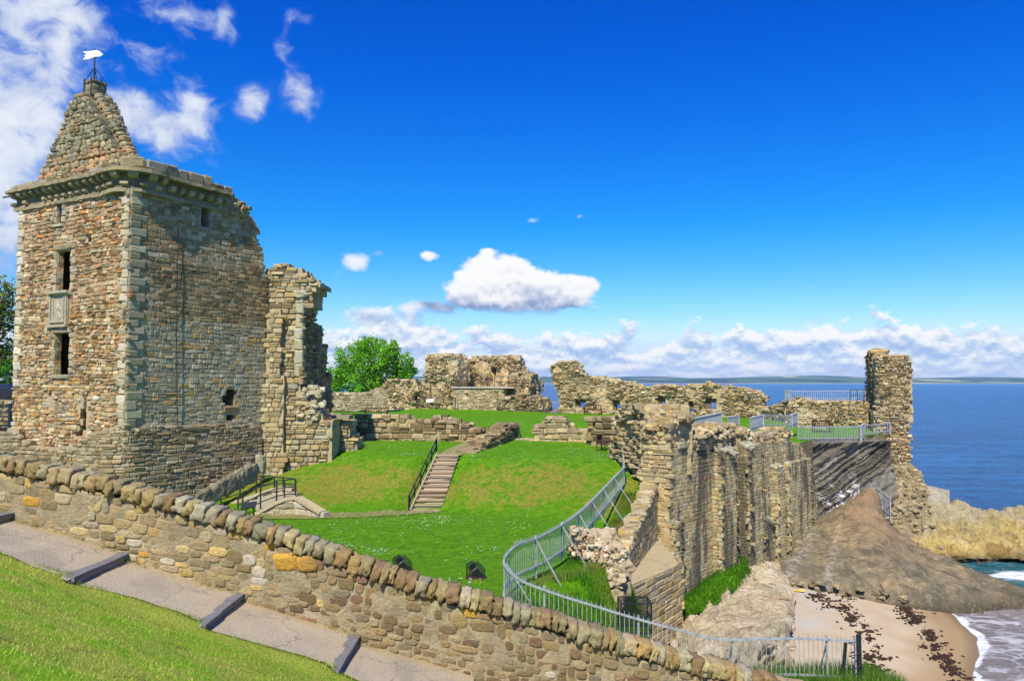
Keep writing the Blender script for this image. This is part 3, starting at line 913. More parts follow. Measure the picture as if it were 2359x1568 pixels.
def build_tower():
    rng = random.Random(11)
    root = thing('castle_tower', 'tall square sandstone castle tower with a pointed stone roof and weather vane', 'tower', (CORNER.x, CORNER.y, -7))
    # ---- left face
    holes = [rect(FLF, 134, 470, 144, 514), rect(FLF, 134, 578, 163, 671), rect(FLF, 129, 769, 160, 862)]
    jag = lambda pts: FLF.poly(pts)
    holes2 = [jag([(186, 912), (200, 910), (201, 955), (200, 985), (180, 1006), (176, 1000), (190, 975), (184, 950), (180, 946), (190, 930)]),
              jag([(203, 538), (213, 545), (212, 560), (206, 552)]),
              jag([(108, 905), (120, 908), (119, 940), (116, 940), (114, 912)])]
    niche = rect(FLF, 119, 678, 158, 748)
    pl = [(0, ZB), (ML, ZB), (ML, ZC + .3), (0, ZC + .3)]
    mb = MB()
    core(mb, FLF.m, pl, holes + holes2, .3, .3, P_LEFT, rng, .22, 0, -.02, colfront=MORTAR)
    er = lambda u, v: .10 * mn.noise(Vector((u * .5, v * .5, 1))) + .05 * mn.noise(Vector((u * 1.9, v * 1.9, 5)))
    clad(mb, FLF.m, pl, holes + holes2 + [niche], (.22, .46), (.13, .28), P_LEFT, rng, .016, .085, .5, disp=er, irr=.4, wob=.09, var=.24)
    # pale dressed quoins at both corners
    v = FR.uv(290, 985)[1]; k = 0
    while v < ZC - .05:
        h = rng.uniform(.34, .5); a = .62 if k % 2 else .42; k += 1
        stone(mb, FLF.m, ML - a / 2 + .02, v + h / 2, a, h - .02, .05, .08, rng, pick([PALE, (.44, .41, .31), (.40, .37, .27)], rng, .12), .12, .3)
        if v > FLF.uv(33, 900)[1]: stone(mb, FLF.m, a / 2 - .02, v + h / 2, a, h - .02, .05, .09, rng, pick([(.60, .56, .45), PALE], rng, .12), .15, .3)
        v += h
    left = mb.build('front_wall', M_STONE, root)
    # ---- right face
    bh = rect(FR, 459, 475, 480, 526)
    av = FR.poly([(517, 935), (517, 905), (521, 896), (529, 893), (538, 896), (546, 903), (543, 918), (538, 926), (538, 935)])
    av2 = FR.poly([(520, 952), (543, 950), (540, 962), (532, 965), (527, 968), (521, 966)])
    gp = FR.poly([(422, 1045), (428, 1045), (434, 1090), (452, 1118), (450, 1130), (432, 1105)])
    zt = ZC + .25
    prof = FR.poly([(545, 468), (566, 489), (570, 502), (584, 504), (588, 520), (592, 545), (590, 553), (597, 560), (598, 575), (606, 582), (610, 596), (610, 640), (613, 668), (616, 700), (617, 985)])
    pr = [(0, ZB), (prof[-1][0], ZB)] + prof[::-1] + [(0, zt)]
    ub, um = FR.uv(400, 622), FR.uv(400, 738)
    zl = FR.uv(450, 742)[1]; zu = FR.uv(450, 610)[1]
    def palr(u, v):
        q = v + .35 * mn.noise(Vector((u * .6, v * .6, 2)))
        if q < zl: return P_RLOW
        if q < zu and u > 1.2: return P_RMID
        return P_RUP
    mb = MB()
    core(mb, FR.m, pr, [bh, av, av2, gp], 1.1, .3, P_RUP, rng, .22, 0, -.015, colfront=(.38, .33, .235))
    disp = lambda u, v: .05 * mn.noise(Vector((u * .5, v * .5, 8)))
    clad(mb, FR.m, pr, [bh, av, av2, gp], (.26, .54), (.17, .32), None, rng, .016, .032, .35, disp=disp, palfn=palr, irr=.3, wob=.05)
    frame_stones(mb, FR, bh, rng, [(.30, .28, .21)], .26, .05)
    v = FR.uv(290, 985)[1]; k = 0
    while v < ZC - .05:
        h = rng.uniform(.34, .5); a = .95 if k % 2 else .62; k += 1
        stone(mb, FR.m, a / 2 - .02, v + h / 2, a, h - .02, .04, .045, rng, pick([(.36, .34, .235), (.41, .385, .27), (.32, .30, .20)], rng, .12), .1, .3)
        v += h
    right = mb.build('side_wall', M_STONE, root)
    # ---- hidden sides, inner floor and roof slab
    mb = MB()
    B = CORNER - UL * ML + UR * LR; A = CORNER - UL * ML; D = CORNER + UR * LR
    def wallbox(p, q, z0, z1, t):
        d = (q - p).normalized(); c = (p + q) / 2; c = Vector((c.x, c.y, (z0 + z1) / 2)); n = d.cross(UPV)
        box(mb, c, (q - p).length, t, z1 - z0, (.30, .25, .16), (d, n, UPV))
    wallbox(A + UR * 1.0 + UL * .55, B + UL * .55 - UR * .2, ZB, ZC - .1, 1.0)
    wallbox(A + UR * 2.3 + UL * 1.0, CORNER + UR * 2.3 - UL * 1.0, ZB, ZC - .15, .4)  # partition added behind the front wall to keep its windows dark
    wallbox(B + UL * 1.1 - UR * .5, D - UL * .3 - UR * .6, ZB, ZC - 3.2, .9)
    cx = (A + B + CORNER + D) / 4
    box(mb, Vector((cx.x, cx.y, ZC - .35)), ML - 1.2, LR - 1.2, .3, (.25, .22, .16), (UL, UR, UPV))
    for zz in (2.2, -2.0):
        box(mb, Vector((cx.x, cx.y, zz)), ML - 2.0, LR - 2.0, .3, (.12, .10, .07), (UL, UR, UPV))
    mb.build('inner_wall_and_light_block', M_STONE, root)
    # ---- windows: frames as parts
    for hh, st in zip(holes, ((0, 1, 1), (1, 1, 1), (1, 1, 1))):
        mb = MB(); frame_stones(mb, FLF, hh, rng, [(.42, .39, .30), (.40, .35, .25), (.46, .40, .29)], .34, .10, bool(st[1]), bool(st[2]), True, .12)
        mb.build('window_frame', M_STONE, root)
    # carved panel between the windows
    mb = MB(); (u0, v0), (u1, v1) = niche[0], niche[2]; um_, w_ = (u0 + u1) / 2, u1 - u0
    g = (.42, .385, .29)
    ax = (FLF.U, -FLF.N, UPV)
    def pb(u, v, n, sx, sn, sz, col=g): box(mb, FLF.m(u, v, n), sx, sn, sz, vary(col, rng, .08), ax)
    pb(um_, (v0 + v1) / 2, -.02, w_, .2, v1 - v0, (.40, .37, .29))
    for s in (-1, 1):
        pb(um_ + s * w_ * .44, (v0 + v1) / 2, .08, .12, .16, v1 - v0)
        pb(um_ + s * w_ * .29, (v0 + v1) / 2, .07, .07, .12, v1 - v0 - .3)
    pb(um_, v1 + .06, .14, w_ + .3, .3, .14); pb(um_, v0 - .05, .14, w_ + .2, .28, .14); pb(um_, v0 + .2, .10, w_ * .8, .18, .1)
    for k in range(9):
        q = FLF.m(um_ + rng.uniform(-.18, .18), (v0 + v1) / 2 + rng.uniform(-.5, .6), .08)
        rock(mb, q, (.16, .1, .22), k, (.52, .49, .40), 2, .3, .3, ax=ax)
    mb.build('carved_panel', M_STONE, root)
    # arched opening trim
    mb = MB(); u0 = min(p[0] for p in av); u1 = max(p[0] for p in av); vb = min(p[1] for p in av); vt = max(p[1] for p in av)
    for k in range(9):
        a = math.pi * (k + .5) / 9; uu = (u0 + u1) / 2 + math.cos(a) * (u1 - u0) * .62; vv = vt - .45 + math.sin(a) * .55
        stone(mb, FR.m, uu, vv, .24, .2, 0, .05, rng, pick([(.33, .32, .26)], rng, .1), .2, .3)
    mb.build('arch_trim', M_STONE, root); mb = MB()
    stone(mb, FR.m, (u0 + u1) / 2, vb - .17, (u1 - u0) + .12, .3, 0, .09, rng, (.26, .20, .11), .15, .4)
    mb.build('window_sill', M_STONE, root)
    # ---- battered plinth, wrapped round the corner
    zp = FR.uv(288, 986)[1]
    rc = 1.2; L1 = ML - rc * .6; LA = rc * math.pi / 2
    cc = CORNER - UL * rc * .6 + UR * rc * .6
    def pm(s, v, n=0.0):
        k = sstep(s, L1 - .5, L1 + LA + .4); off = .34 - .24 * k + (.10 - .03 * k) * max(0, zp - v) + n
        if s < L1: p = CORNER - UL * (ML - s); d = FLF.N; return Vector((p.x, p.y, 0)) + d * off + UPV * v
        if s < L1 + LA:
            a = (s - L1) / LA; d = (FLF.N * math.cos(a * math.pi / 2) + FR.N * math.sin(a * math.pi / 2))
            p = cc + d * (rc * .6 + off); return Vector((p.x, p.y, v))
        q = s - L1 - LA; p = CORNER + UR * (rc * .6 + q); return Vector((p.x, p.y, 0)) + FR.N * off + UPV * v
    SM = L1 + LA + LR - rc * .6 - .3
    mb = MB()
    tp = [(-4.5, ZB), (SM, ZB), (SM, zp - .25), (SM - 3, zp - .1), (SM - 6, zp + .0), (L1 + LA * .4, zp + .02), (L1 - .8, zp - .12), (L1 - 2.4, zp - .9), (L1 - 4.2, zp - 1.2), (L1 - 7.5, zp - 1.05), (L1 - 8.2, zp - .45), (1.2, zp - .35), (-1.5, zp - .55), (-4.5, zp - .6)]
    core(mb, pm, tp, [], 1.0, .3, P_PLINTH, rng, .25, .08, -.05, colfront=(.36, .31, .22))
    clad(mb, pm, tp, [], (.28, .62), (.15, .28), P_PLINTH, rng, .022, .06, .45, irr=.25, wob=.07, disp=lambda u, v: .07 * mn.noise(Vector((u * .6, v * .6, 4))))
    mb.build('plinth', M_STONE, root)
    # ---- corbelled cornice, rounded at the corner
    ra = 1.25; i0 = ra * 1.0
    cc2 = CORNER - UL * ra + UR * ra; A1 = ML - ra; AA = ra * math.pi / 2
    def cm(s, v, n=0.0):
        ex = .42 * math.exp(-((s - (A1 + AA / 2)) / 1.3) ** 2)   # the corner round stands further out
        if s < A1: p = CORNER - UL * (ML - s) + FLF.N * (n + ex)
        elif s < A1 + AA:
            a = (s - A1) / AA * math.pi / 2; d = FLF.N * math.cos(a) + FR.N * math.sin(a); p = cc2 + d * (ra + n + ex)
        else: p = CORNER + UR * (ra + s - A1 - AA) + FR.N * (n + ex)
        return Vector((p.x, p.y, ZC + v))
    S1 = A1 + AA + (LR - ra)
    u_end = FR.uv(566, 490)[0] - ra + A1 + AA; u_end2 = FR.uv(517, 440)[0] - ra + A1 + AA
    mb = MB()
    def band(s0, s1, v0, v1, n0, n1, col, lump=.02):
        k = max(2, int((s1 - s0) / .3)); prev = None
        for i in range(k + 1):
            s = s0 + (s1 - s0) * i / k; j = [rng.uniform(-lump, lump) for _ in range(4)]
            ring = [cm(s, v0 + j[0], n0), cm(s, v0 + j[0], n1 + j[1]), cm(s, v1 + j[2], n1 + j[1]), cm(s, v1 + j[2], n0)]
            if prev:
                mb.add(prev + ring, [(0, 4, 5, 1), (1, 5, 6, 2), (2, 6, 7, 3), (3, 7, 4, 0)], vary(col, rng, .22))
                if i == 1: mb.add(prev, [(0, 1, 2, 3)], col)
                if i == k: mb.add(ring, [(3, 2, 1, 0)], col)
            prev = ring
    g1, g2, g3 = (.30, .265, .165), (.24, .205, .12), (.38, .33, .21)
    band(-.5, u_end, -.02, .18, -.3, .16, g1, .035)
    band(-.3, u_end - .5, .18, .98, -.3, .07, g2, .03)
    band(-.55, u_end2, .96, 1.12, -.4, .62, g1, .03)
    band(-.45, u_end2 - .2, 1.12, 1.2, -.3, .5, g2, .03)
    s = -.4; k = 0
    while s < u_end - .3:
        c1 = vary(g3, rng, .25)
        rightside = s > A1 + AA + .6
        for (v0, v1, n1, ds) in ((.22, .46, .30, 0), (.62, .96, .50, .3)):
            if rightside and v0 < .5: continue
            if rightside and v0 > .5: v0, v1, n1 = .34, .66, .44
            ss = s + ds
            if ss > u_end - .4: continue
            if rightside or rng.random() > .06:
                w = rng.uniform(.24, .34)
                o = [cm(ss - w / 2, v0, -.1), cm(ss - w / 2, v0 + .07, n1 * .75), cm(ss - w / 2, v0 + (v1 - v0) * .5, n1), cm(ss - w / 2, v1, n1), cm(ss - w / 2, v1, -.1)]
                q = [cm(ss + w / 2, v0, -.1), cm(ss + w / 2, v0 + .07, n1 * .75), cm(ss + w / 2, v0 + (v1 - v0) * .5, n1), cm(ss + w / 2, v1, n1), cm(ss + w / 2, v1, -.1)]
                fs = [(0, 1, 2, 3, 4), (9, 8, 7, 6, 5)] + [(i, 5 + i, 5 + (i + 1) % 5, (i + 1) % 5) for i in range(5)]
                mb.add(o + q, fs, vary(g3, rng, .25))
        s += .62
    # blocking course and broken parapet stones
    s = -.4
    while s < u_end2 - .2:
        L = rng.uniform(.55, 1.0); hh = rng.uniform(.18, .32)
        if A1 + .6 < s < A1 + AA + 3.4: hh += .28
        if 1.2 < s < A1 - .6 and rng.random() < .5: hh *= .5
        stone(mb, cm, s + L / 2, 1.19 + hh / 2, L - .03, hh, .3, .12, rng, pick([(.33, .31, .24), (.26, .25, .17), (.30, .26, .16)], rng, .15), .25, .6)
        s += L
    s = u_end2 - .6
    while s < u_end + .1:                                      # stepped, broken end of the parapet
        f = (s - u_end2 + .6) / (u_end - u_end2 + .7); hh = 1.15 * (1 - f) + .16
        stone(mb, cm, s + .2, .1 + hh / 2, .42, hh, .0, .22, rng, pick([(.24, .22, .15), (.28, .25, .16)], rng, .2), .25, .5)
        s += .4
    for q in range(26):                                        # loose stones on the wall head
        s = rng.uniform(A1 + AA + 2.5, u_end); rock(mb, cm(s, rng.uniform(1.15, 1.4) - .9 * max(0, (s - u_end2) / 2), rng.uniform(-.5, .3)), (.5, .5, .25), q, pick([(.26, .24, .16)], rng, .2), 2, .5, .25)
    mb.build('cornice', M_ROOF, root)
    mb = MB(); tube(mb, [cm(-.5, .9, .3), cm(-.5, .9, .3) - UL * .75], .07, (.25, .23, .18), 8)
    mb.build('water_spout', M_STONE, root)
    # ---- stepped stone roof of the cap-house
    z0 = ZC + 1.1; zap = P(219, 236, YC + 3.4).z; best = 0
    for k in range(900):                                        # the peak stands where the photograph shows it, 1.35 m in from the side wall
        q = CORNER - UL * (k * .01) + UR * 1.2; q = Vector((q.x, q.y, zap)); r0 = ray(219, 236)
        if abs(q.x / q.y - r0.x) < abs(best - r0.x) or k == 0: best = q.x / q.y; apex = q
    apex = Vector((apex.x, apex.y, r0.z * apex.y)); ztop = apex.z
    qc = CORNER - UL * .1 + UR * .9
    def roofpt(vx, vy, Y): p = P(vx, vy, Y); return p
    # plan at the base in (a along -UL, b along UR) from the corner
    def loc(p): d = Vector((p.x, p.y, 0)) - CORNER; return (-d.dot(UL), d.dot(UR))
    baseL = FLF; IN = .5
    frl = Fr(CORNER - UL * ML - FLF.N * IN, UL)                 # plane of the roof's front face at its foot
    ua = frl.uv(100, 412)[0]; ubb = frl.uv(228, 388)[0]
    a_far, a_near = ML - ua, ML - ubb
    a_near = .45; b0 = IN; b1 = next(k * .02 for k in range(20, 300) if proj(CORNER - UL * .45 + UR * (k * .02) + UPV * z0)[0] > 318)
    ap = loc(apex)
    half = .48
    rows = 30; mb = MB()
    rr = random.Random(5)
    zz = z0
    while zz < ztop:
        hh = rr.uniform(.17, .36); t = (zz - z0) / (ztop - z0); t2 = t
        al, ar = a_far + (ap[0] + half - a_far) * t2, a_near + (ap[0] - half - a_near) * t2
        bl, br = b0 + (ap[1] - half - b0) * t2, b1 + (ap[1] + half - b1) * t2
        pts = [(al, bl), (ar, bl), (ar, br), (al, br)]
        for e, (q0, q1) in enumerate(zip(pts, pts[1:] + pts[:1])):
            L = math.hypot(q1[0] - q0[0], q1[1] - q0[1]); d = ((q1[0] - q0[0]) / L, (q1[1] - q0[1]) / L); s = -.02
            while s < L - .08:
                w = min(rr.uniform(.3, .62), L - s); c = (q0[0] + d[0] * (s + w / 2), q0[1] + d[1] * (s + w / 2))
                nin = (-d[1], d[0])
                dep = .55; sh = rr.uniform(-.06, .07) - dep / 2; w *= rr.uniform(.85, 1.02); vj = rr.uniform(-.03, .03)
                pc = CORNER - UL * (c[0] + nin[0] * -sh * -1) + UR * (c[1] + nin[1] * -sh * -1)
                nx = nin[0], nin[1]
                pc = CORNER - UL * (c[0] - nin[0] * sh * (1 if True else 0)) + UR * (c[1] - nin[1] * sh)
                D1 = (-UL * d[0] + UR * d[1]).normalized(); D2 = (-UL * nin[0] + UR * nin[1]).normalized()
                pc = pc + D2 * 0
                pal = [(.30, .285, .19), (.26, .25, .165), (.36, .32, .21), (.34, .25, .13), (.22, .205, .13)] if t > .3 else [(.36, .31, .2), (.40, .29, .16), (.31, .28, .19), (.42, .27, .14), (.28, .25, .17)]
                rock(mb, Vector((pc.x, pc.y, zz + hh / 2 + vj)), (w - .01, dep, hh * rr.uniform(.9, 1.15)), rr.random() * 900, pick(pal, rr, .26), 3, .9, .10, ax=(D1, D2, UPV))
                s += w
        zz += hh
    # solid heart so that no light leaks between the stones
    k = .36
    def ringat(z, ext):
        t = (z - z0) / (ztop - z0)
        al, ar = a_far + (ap[0] + half - a_far) * t - ext, a_near + (ap[0] - half - a_near) * t + ext
        bl, br = b0 + (ap[1] - half - b0) * t + ext, b1 + (ap[1] + half - b1) * t - ext
        return [CORNER - UL * a + UR * b + UPV * z for a, b in ((al, bl), (ar, bl), (ar, br), (al, br))]
    lo, hi = ringat(z0 - .2, .14), ringat(ztop, .14)
    mb.add(lo + hi, [(0, 1, 5, 4), (1, 2, 6, 5), (2, 3, 7, 6), (3, 0, 4, 7), (4, 5, 6, 7)], (.34, .29, .2))
    mb.build('stepped_roof', M_ROOF, root)
    # chimney-like cap
    mb = MB(); ct = P(219, 190, apex.y).z
    cp = Vector((apex.x, apex.y, 0)); zz = ztop - .1; lay = 0
    while zz < ct - .02:
        hh = min((ct - zz), .38 if lay else .3); wd = (.80, .94, .84, .92, .9)[min(lay, 4)]
        for i in (-1, 1):
            for j in (-1, 1):
                rock(mb, cp + UL * (i * wd * .25) + UR * (j * wd * .25) + UPV * (zz + hh / 2), (wd * .52, wd * .52, hh), lay * 7 + i + 3 * j, pick([(.25, .235, .15), (.20, .19, .12), (.29, .27, .17)], rr, .15), 3, .95, .05, ax=(UL, UR, UPV))
        zz += hh; lay += 1
    mb.build('cap_stone', M_ROOF, root)
    mb = MB()
    for a, b in ((-.28, -.50), (.36, -.50), (.50, .0)):
        q = cp + UL * a + UR * b; mb = MB()
        bar(mb, q + UPV * (ct + .10), q + UPV * (ct - 1.0), .05, .05, (.02,) * 3)
        mb.build('iron_strap', M_IRON, root)
    # lightning conductor down the side wall
    mb = MB(); u, v = FR.uv(405, 560); u2, v2 = FR.uv(404, 975)
    tube(mb, [FR.m(u, v + .9, .17), FR.m(u + .03, (v + v2) / 2, .17), FR.m(u2, v2, .16), FR.m(u2, v2 - .3, .36)], .022, (.02,) * 3, 6)
    mb.build('lightning_cable', M_IRON, root)
    # ---- weather vane
    top = P(219, 112, apex.y); tb = Vector((top.x, top.y, ct))
    vane = thing('weather_vane', 'white swallow-tailed flag vane on a thin iron pole at the tower peak', 'weather vane', tb)
    mb = MB(); tube(mb, [tb - UPV * .1, tb + UPV * 1.5, Vector((tb.x, tb.y, top.z))], [.045, .035, .025], (.02,) * 3)
    mb.build('pole', M_IRON, vane)
    mb = MB(); rock(mb, Vector((tb.x, tb.y, top.z - 1.75)), (.14, .14, .2), 1, (.02,) * 3, 3, .1, .02); mb.build('collar', M_IRON, vane)
    for i, j in ((-1, -1), (1, -1), (1, 1), (-1, 1)):
        mb = MB(); tube(mb, [cp + UL * (i * .4) + UR * (j * .4) + UPV * (ct - .02), tb + UPV * .85], .022, (.02,) * 3, 6); mb.build('stay', M_IRON, vane)
    Yv = top.y
    pts = [(190, 119), (201, 119), (222, 116), (228, 118), (238, 126), (229, 131), (220, 131), (203, 137), (190, 138), (197, 131), (193, 129), (199, 126)]
    f = [P(a, b, Yv - .04) for a, b in pts]; bk = [p + Vector((0, .05, 0)) for p in f]; n = len(f)
    mb = MB(); mb.add(f + bk, [tuple(range(n))[::-1], tuple(range(n, 2 * n))] + [(i, (i + 1) % n, n + (i + 1) % n, n + i) for i in range(n)], (.9, .85, .7))
    mb.build('flag', M_FLAG, vane)


build_tower()

# ------------------------------------------------------------------ boundary wall in front
def build_boundary():
    rng = random.Random(21)
    root = thing('boundary_wall', 'long rubble boundary wall with rounded coping stones running down beside the gravel path', 'wall', (-3, 12.2, -4))
    fr = Fr(Vector((0, 12.0, 0)), Vector((1, 0, 0)))
    xs = [-15 + i * .5 for i in range(53)]
    top = lambda x: wall_top(x) - .27
    poly = [(x, interp(x, WB) - .35) for x in xs] + [(x, top(x)) for x in xs[::-1]]
    mort = (.34, .295, .20)
    mb = MB()
    # backing, front and back
    ft = []
    st = .12; x = -15.0; cols = []
    while x <= 11.0: cols.append(x); x += st
    rows = 14
    vid = {}
    for i, x in enumerate(cols):
        z0, z1 = interp(x, WB) - .4, top(x)
        for j in range(rows + 1):
            z = z0 + (z1 - z0) * j / rows
            vid[(i, j)] = len(mb.v); mb.v.append((x, 12.0 + .03 * mn.noise(Vector((x * 2.2, z * 2.2, 0))) + .015 * mn.noise(Vector((x * 7, z * 7, 3))), z))
        vid[(i, 'b1')] = len(mb.v); mb.v.append((x, 12.48, z1)); vid[(i, 'b0')] = len(mb.v); mb.v.append((x, 12.5, z0 - 1.2))
    for i in range(len(cols) - 1):
        for j in range(rows):
            mb.f.append((vid[(i, j)], vid[(i + 1, j)], vid[(i + 1, j + 1)], vid[(i, j + 1)])); mb.c.append(vary(mort, rng, .12))
        mb.f.append((vid[(i, rows)], vid[(i + 1, rows)], vid[(i + 1, 'b1')], vid[(i, 'b1')])); mb.c.append(mort)
        mb.f.append((vid[(i, 'b1')], vid[(i + 1, 'b1')], vid[(i + 1, 'b0')], vid[(i, 'b0')])); mb.c.append((.3, .25, .16))
    pl_left = [(.36, .29, .16), (.46, .37, .19), (.30, .245, .14), (.40, .35, .23), (.27, .23, .14), (.48, .36, .15), (.34, .31, .22)]
    pl_right = [(.235, .175, .095), (.20, .145, .085), (.27, .21, .12), (.31, .26, .16), (.24, .21, .14), (.21, .13, .085), (.29, .22, .11)]
    def pf(u, v): return pl_left if u + rng.uniform(-1.6, 1.6) < -3.2 else pl_right
    # stones laid in sloping, wandering courses, each its own size
    x0, x1 = -14.8, 9.0
    def slope(u): return wall_top(u)
    s = -.10
    while s < 2.2:
        rh = rng.uniform(.085, .165); u = x0
        while u < x1:
            w = rng.uniform(.11, .30); k = 1.0
            if rng.random() < .12: w *= 1.45
            lf = 1 if u < -2.5 else 0; a, b = w * rng.uniform(.88 + .06 * lf, 1.0 + .02 * lf), rh * rng.uniform(.88 + .06 * lf, 1.12)
            if rng.random() < .10: b *= 1.45
            uc = u + w / 2; vc = top(uc) - .08 - s - rh / 2 + .03 * mn.noise(Vector((uc * 1.2, s * 3, 2)))
            if vc > interp(uc, WB) - .1 and not (rng.random() < .05):
                m = lambda uu, vv, n, uc=uc, vc=vc: Vector((uu, 12.0 - n, vv + (uu - uc) * -.12))
                pr = rng.uniform(.002, .018)
                g = rng.uniform(.006, .022)
                col = pick(pf(uc, vc), rng, .22)
                if rng.random() < .012: col = (.52, .31, .06)
                if rng.random() < .03: col = (.50, .47, .40)
                stone12(mb, m, uc, vc, a - g, b - g, pr, rng, col)
            u += w
        s += rh
    # two ochre blocks and a pale one that catch the eye
    for (vx, vy, w, h, col) in ((838, 1652, .36, .26, (.60, .36, .06)), (900, 1657, .32, .25, (.50, .30, .07))):
        p = P(vx / 1.2757 * 1.0, vy / 1.2757, 11.95)
        m = lambda uu, vv, n: Vector((uu, 12.0 - n, vv)); stone12(mb, m, p.x, p.z, w, h, .05, rng, col)
    mb.build('rubble_face', M_NEAR, root, smooth=True)
    # coping of upright rounded stones
    pal = [(.37, .31, .165), (.33, .28, .155), (.42, .36, .21), (.30, .24, .12), (.31, .29, .19), (.37, .27, .125), (.39, .365, .26), (.26, .18, .095)]
    rest = MB()
    def cope(mb, x, w):
        xc = x + w / 2
        h = rng.uniform(.19, .24); t = (wall_top(xc + .2) - wall_top(xc - .2)) / .4
        sl = Vector((1, 0, t)).normalized(); lean = rng.uniform(-.10, .10) - .10
        Z = (Vector((-t, 0, 1)).normalized() + sl * lean).normalized(); X = Vector((0, 1, 0)).cross(Z).normalized()
        rock(mb, Vector((xc, 12.16 + rng.uniform(-.02, .02), wall_top(xc) - h / 2 - .03 + rng.uniform(-.02, .025))), (w * 1.03, .46 + rng.uniform(-.04, .05), h * 1.08), rng.random() * 999, pick(pal, rng, .2), 5, 1.22, .17, ax=(X, Vector((0, 1, 0)), Z), nf=2.6)
    x = -14.6; n = 0
    while x < 10:
        w = rng.choice((.105, .12, .14, .155, .175, .20)) * rng.uniform(.92, 1.08)
        if -8.3 < x < 4.9 and n < 99:                          # the stones one can see, each a part
            mb = MB(); cope(mb, x, w); mb.build('coping_stone', M_NEAR, root, smooth=True); n += 1
        else: cope(rest, x, w)
        x += w * .985
    tag(rest.build('coping', M_NEAR, root, smooth=True), kind='stuff')


def stone12(mb, m, u, v, w, h, prot, rng, col):
    """rounded rubble stone: twelve-sided outline, three rings and a low dome"""
    n = 12; p = rng.uniform(3.2, 9); o = []
    ph = rng.uniform(0, 1)
    for k in range(n):
        a = 2 * math.pi * (k + ph) / n; c, s = math.cos(a), math.sin(a)
        r = (abs(c) ** p + abs(s) ** p) ** (-1 / p) * (1 + rng.uniform(-.12, .10))
        o.append((c * r * w / 2, s * r * h / 2))
    tu, tv = rng.uniform(-.3, .3) * prot, rng.uniform(-.2, .4) * prot; vs = []
    for sc, q in ((1.03, -.05), (1.0, prot * .45), (.93, prot * .95), (.6, prot * 1.0)):
        for a, b in o: vs.append(m(u + a * sc, v + b * sc, q + (tu * a / w + tv * b / h) * 2 * (q > 0)))
    vs.append(m(u, v, prot * 1.0)); fs = []
    for r in range(3):
        for k in range(n): fs.append((r * n + k, r * n + (k + 1) % n, (r + 1) * n + (k + 1) % n, (r + 1) * n + k))
    for k in range(n): fs.append((3 * n + k, 3 * n + (k + 1) % n, 4 * n))
    mb.add(vs, fs, col)


build_boundary()

# ------------------------------------------------------------------ ruins
def proj(p):
    """where a point falls on the photograph (used to set the depth of buttresses)"""
    y = p.y * math.cos(PITCH) + p.z * math.sin(PITCH); z = -p.y * math.sin(PITCH) + p.z * math.cos(PITCH)
    return 1179 + FL * p.x / y, 784 - FL * z / y


def sheet(rows, n=8, amp=.2, freq=.7, fine=.05, seed=0, colfn=None, disp=None):
    """a rock sheet through a grid of (photo x, photo y, distance) or Vector points, finely divided and roughened"""
    g = [[q if isinstance(q, Vector) else P(*q) for q in r] for r in rows]
    R_, Cn = len(g), len(g[0])
    def cr(a, b, c, d, t): return .5 * ((2 * b) + (c - a) * t + (2 * a - 5 * b + 4 * c - d) * t * t + (3 * b - a - 3 * c + d) * t ** 3)
    def at(r, c):
        i, j = min(int(r), R_ - 2), min(int(c), Cn - 2); t, s = r - i, c - j
        rowsv = []
        for k in range(i - 1, i + 3):
            kk = min(max(k, 0), R_ - 1); q = [g[kk][min(max(m, 0), Cn - 1)] for m in range(j - 1, j + 3)]
            rowsv.append(cr(*q, s))
        return cr(*rowsv, t)
    nr, nc = (R_ - 1) * n, (Cn - 1) * n
    pts = [[at(i / n, j / n) for j in range(nc + 1)] for i in range(nr + 1)]
    mb = MB(); so = Vector((seed * 7.1, seed * 3.3, 0))
    for i in range(nr + 1):
        for j in range(nc + 1):
            p = pts[i][j]
            a = pts[min(i + 1, nr)][j] - pts[max(i - 1, 0)][j]; b = pts[i][min(j + 1, nc)] - pts[i][max(j - 1, 0)]
            nn = b.cross(a); nn = nn.normalized() if nn.length > 1e-6 else UPV
            if nn.z < 0 and abs(nn.z) > .2: nn = -nn
            d = amp * mn.fractal(p * freq + so, 1.0, 2.0, 5) + fine * mn.noise(p * 3.1 + so)
            if disp: d += disp(p, i / nr, j / nc)
            mb.v.append(p + nn * d)
    for i in range(nr):
        for j in range(nc):
            a = i * (nc + 1) + j; mb.f.append((a, a + nc + 1, a + nc + 2, a + 1))
            mb.c.append((0, 0, 0))
    mb.vc = [colfn(pts[i][j], i / nr, j / nc) if colfn else (0, 0, 0) for i in range(nr + 1) for j in range(nc + 1)]
    return mb


def low(row, z=-15.0, dy=0.0): return [Vector((p.x, p.y + dy, z)) for p in [P(*q) for q in row]]


P_WING = [(.42, .35, .20), (.37, .31, .18), (.46, .40, .26), (.33, .29, .19), (.40, .30, .15), (.35, .34, .26), (.28, .23, .14)]
P_RUIN = [(.42, .345, .21), (.36, .295, .18), (.47, .41, .27), (.31, .265, .175), (.27, .215, .13), (.40, .35, .24), (.44, .33, .17)]
P_FAR = [(.47, .39, .24), (.41, .335, .20), (.53, .46, .31), (.36, .30, .19), (.33, .25, .14), (.49, .37, .18), (.41, .38, .28)]
P_SEA = [(.47, .39, .21), (.42, .35, .19), (.53, .45, .27), (.37, .30, .16), (.49, .39, .19), (.32, .26, .15), (.45, .40, .27), (.46, .32, .17)]
P_DK = [(.24, .175, .095), (.31, .24, .14), (.20, .15, .085), (.36, .29, .17), (.28, .23, .15), (.16, .125, .08)]


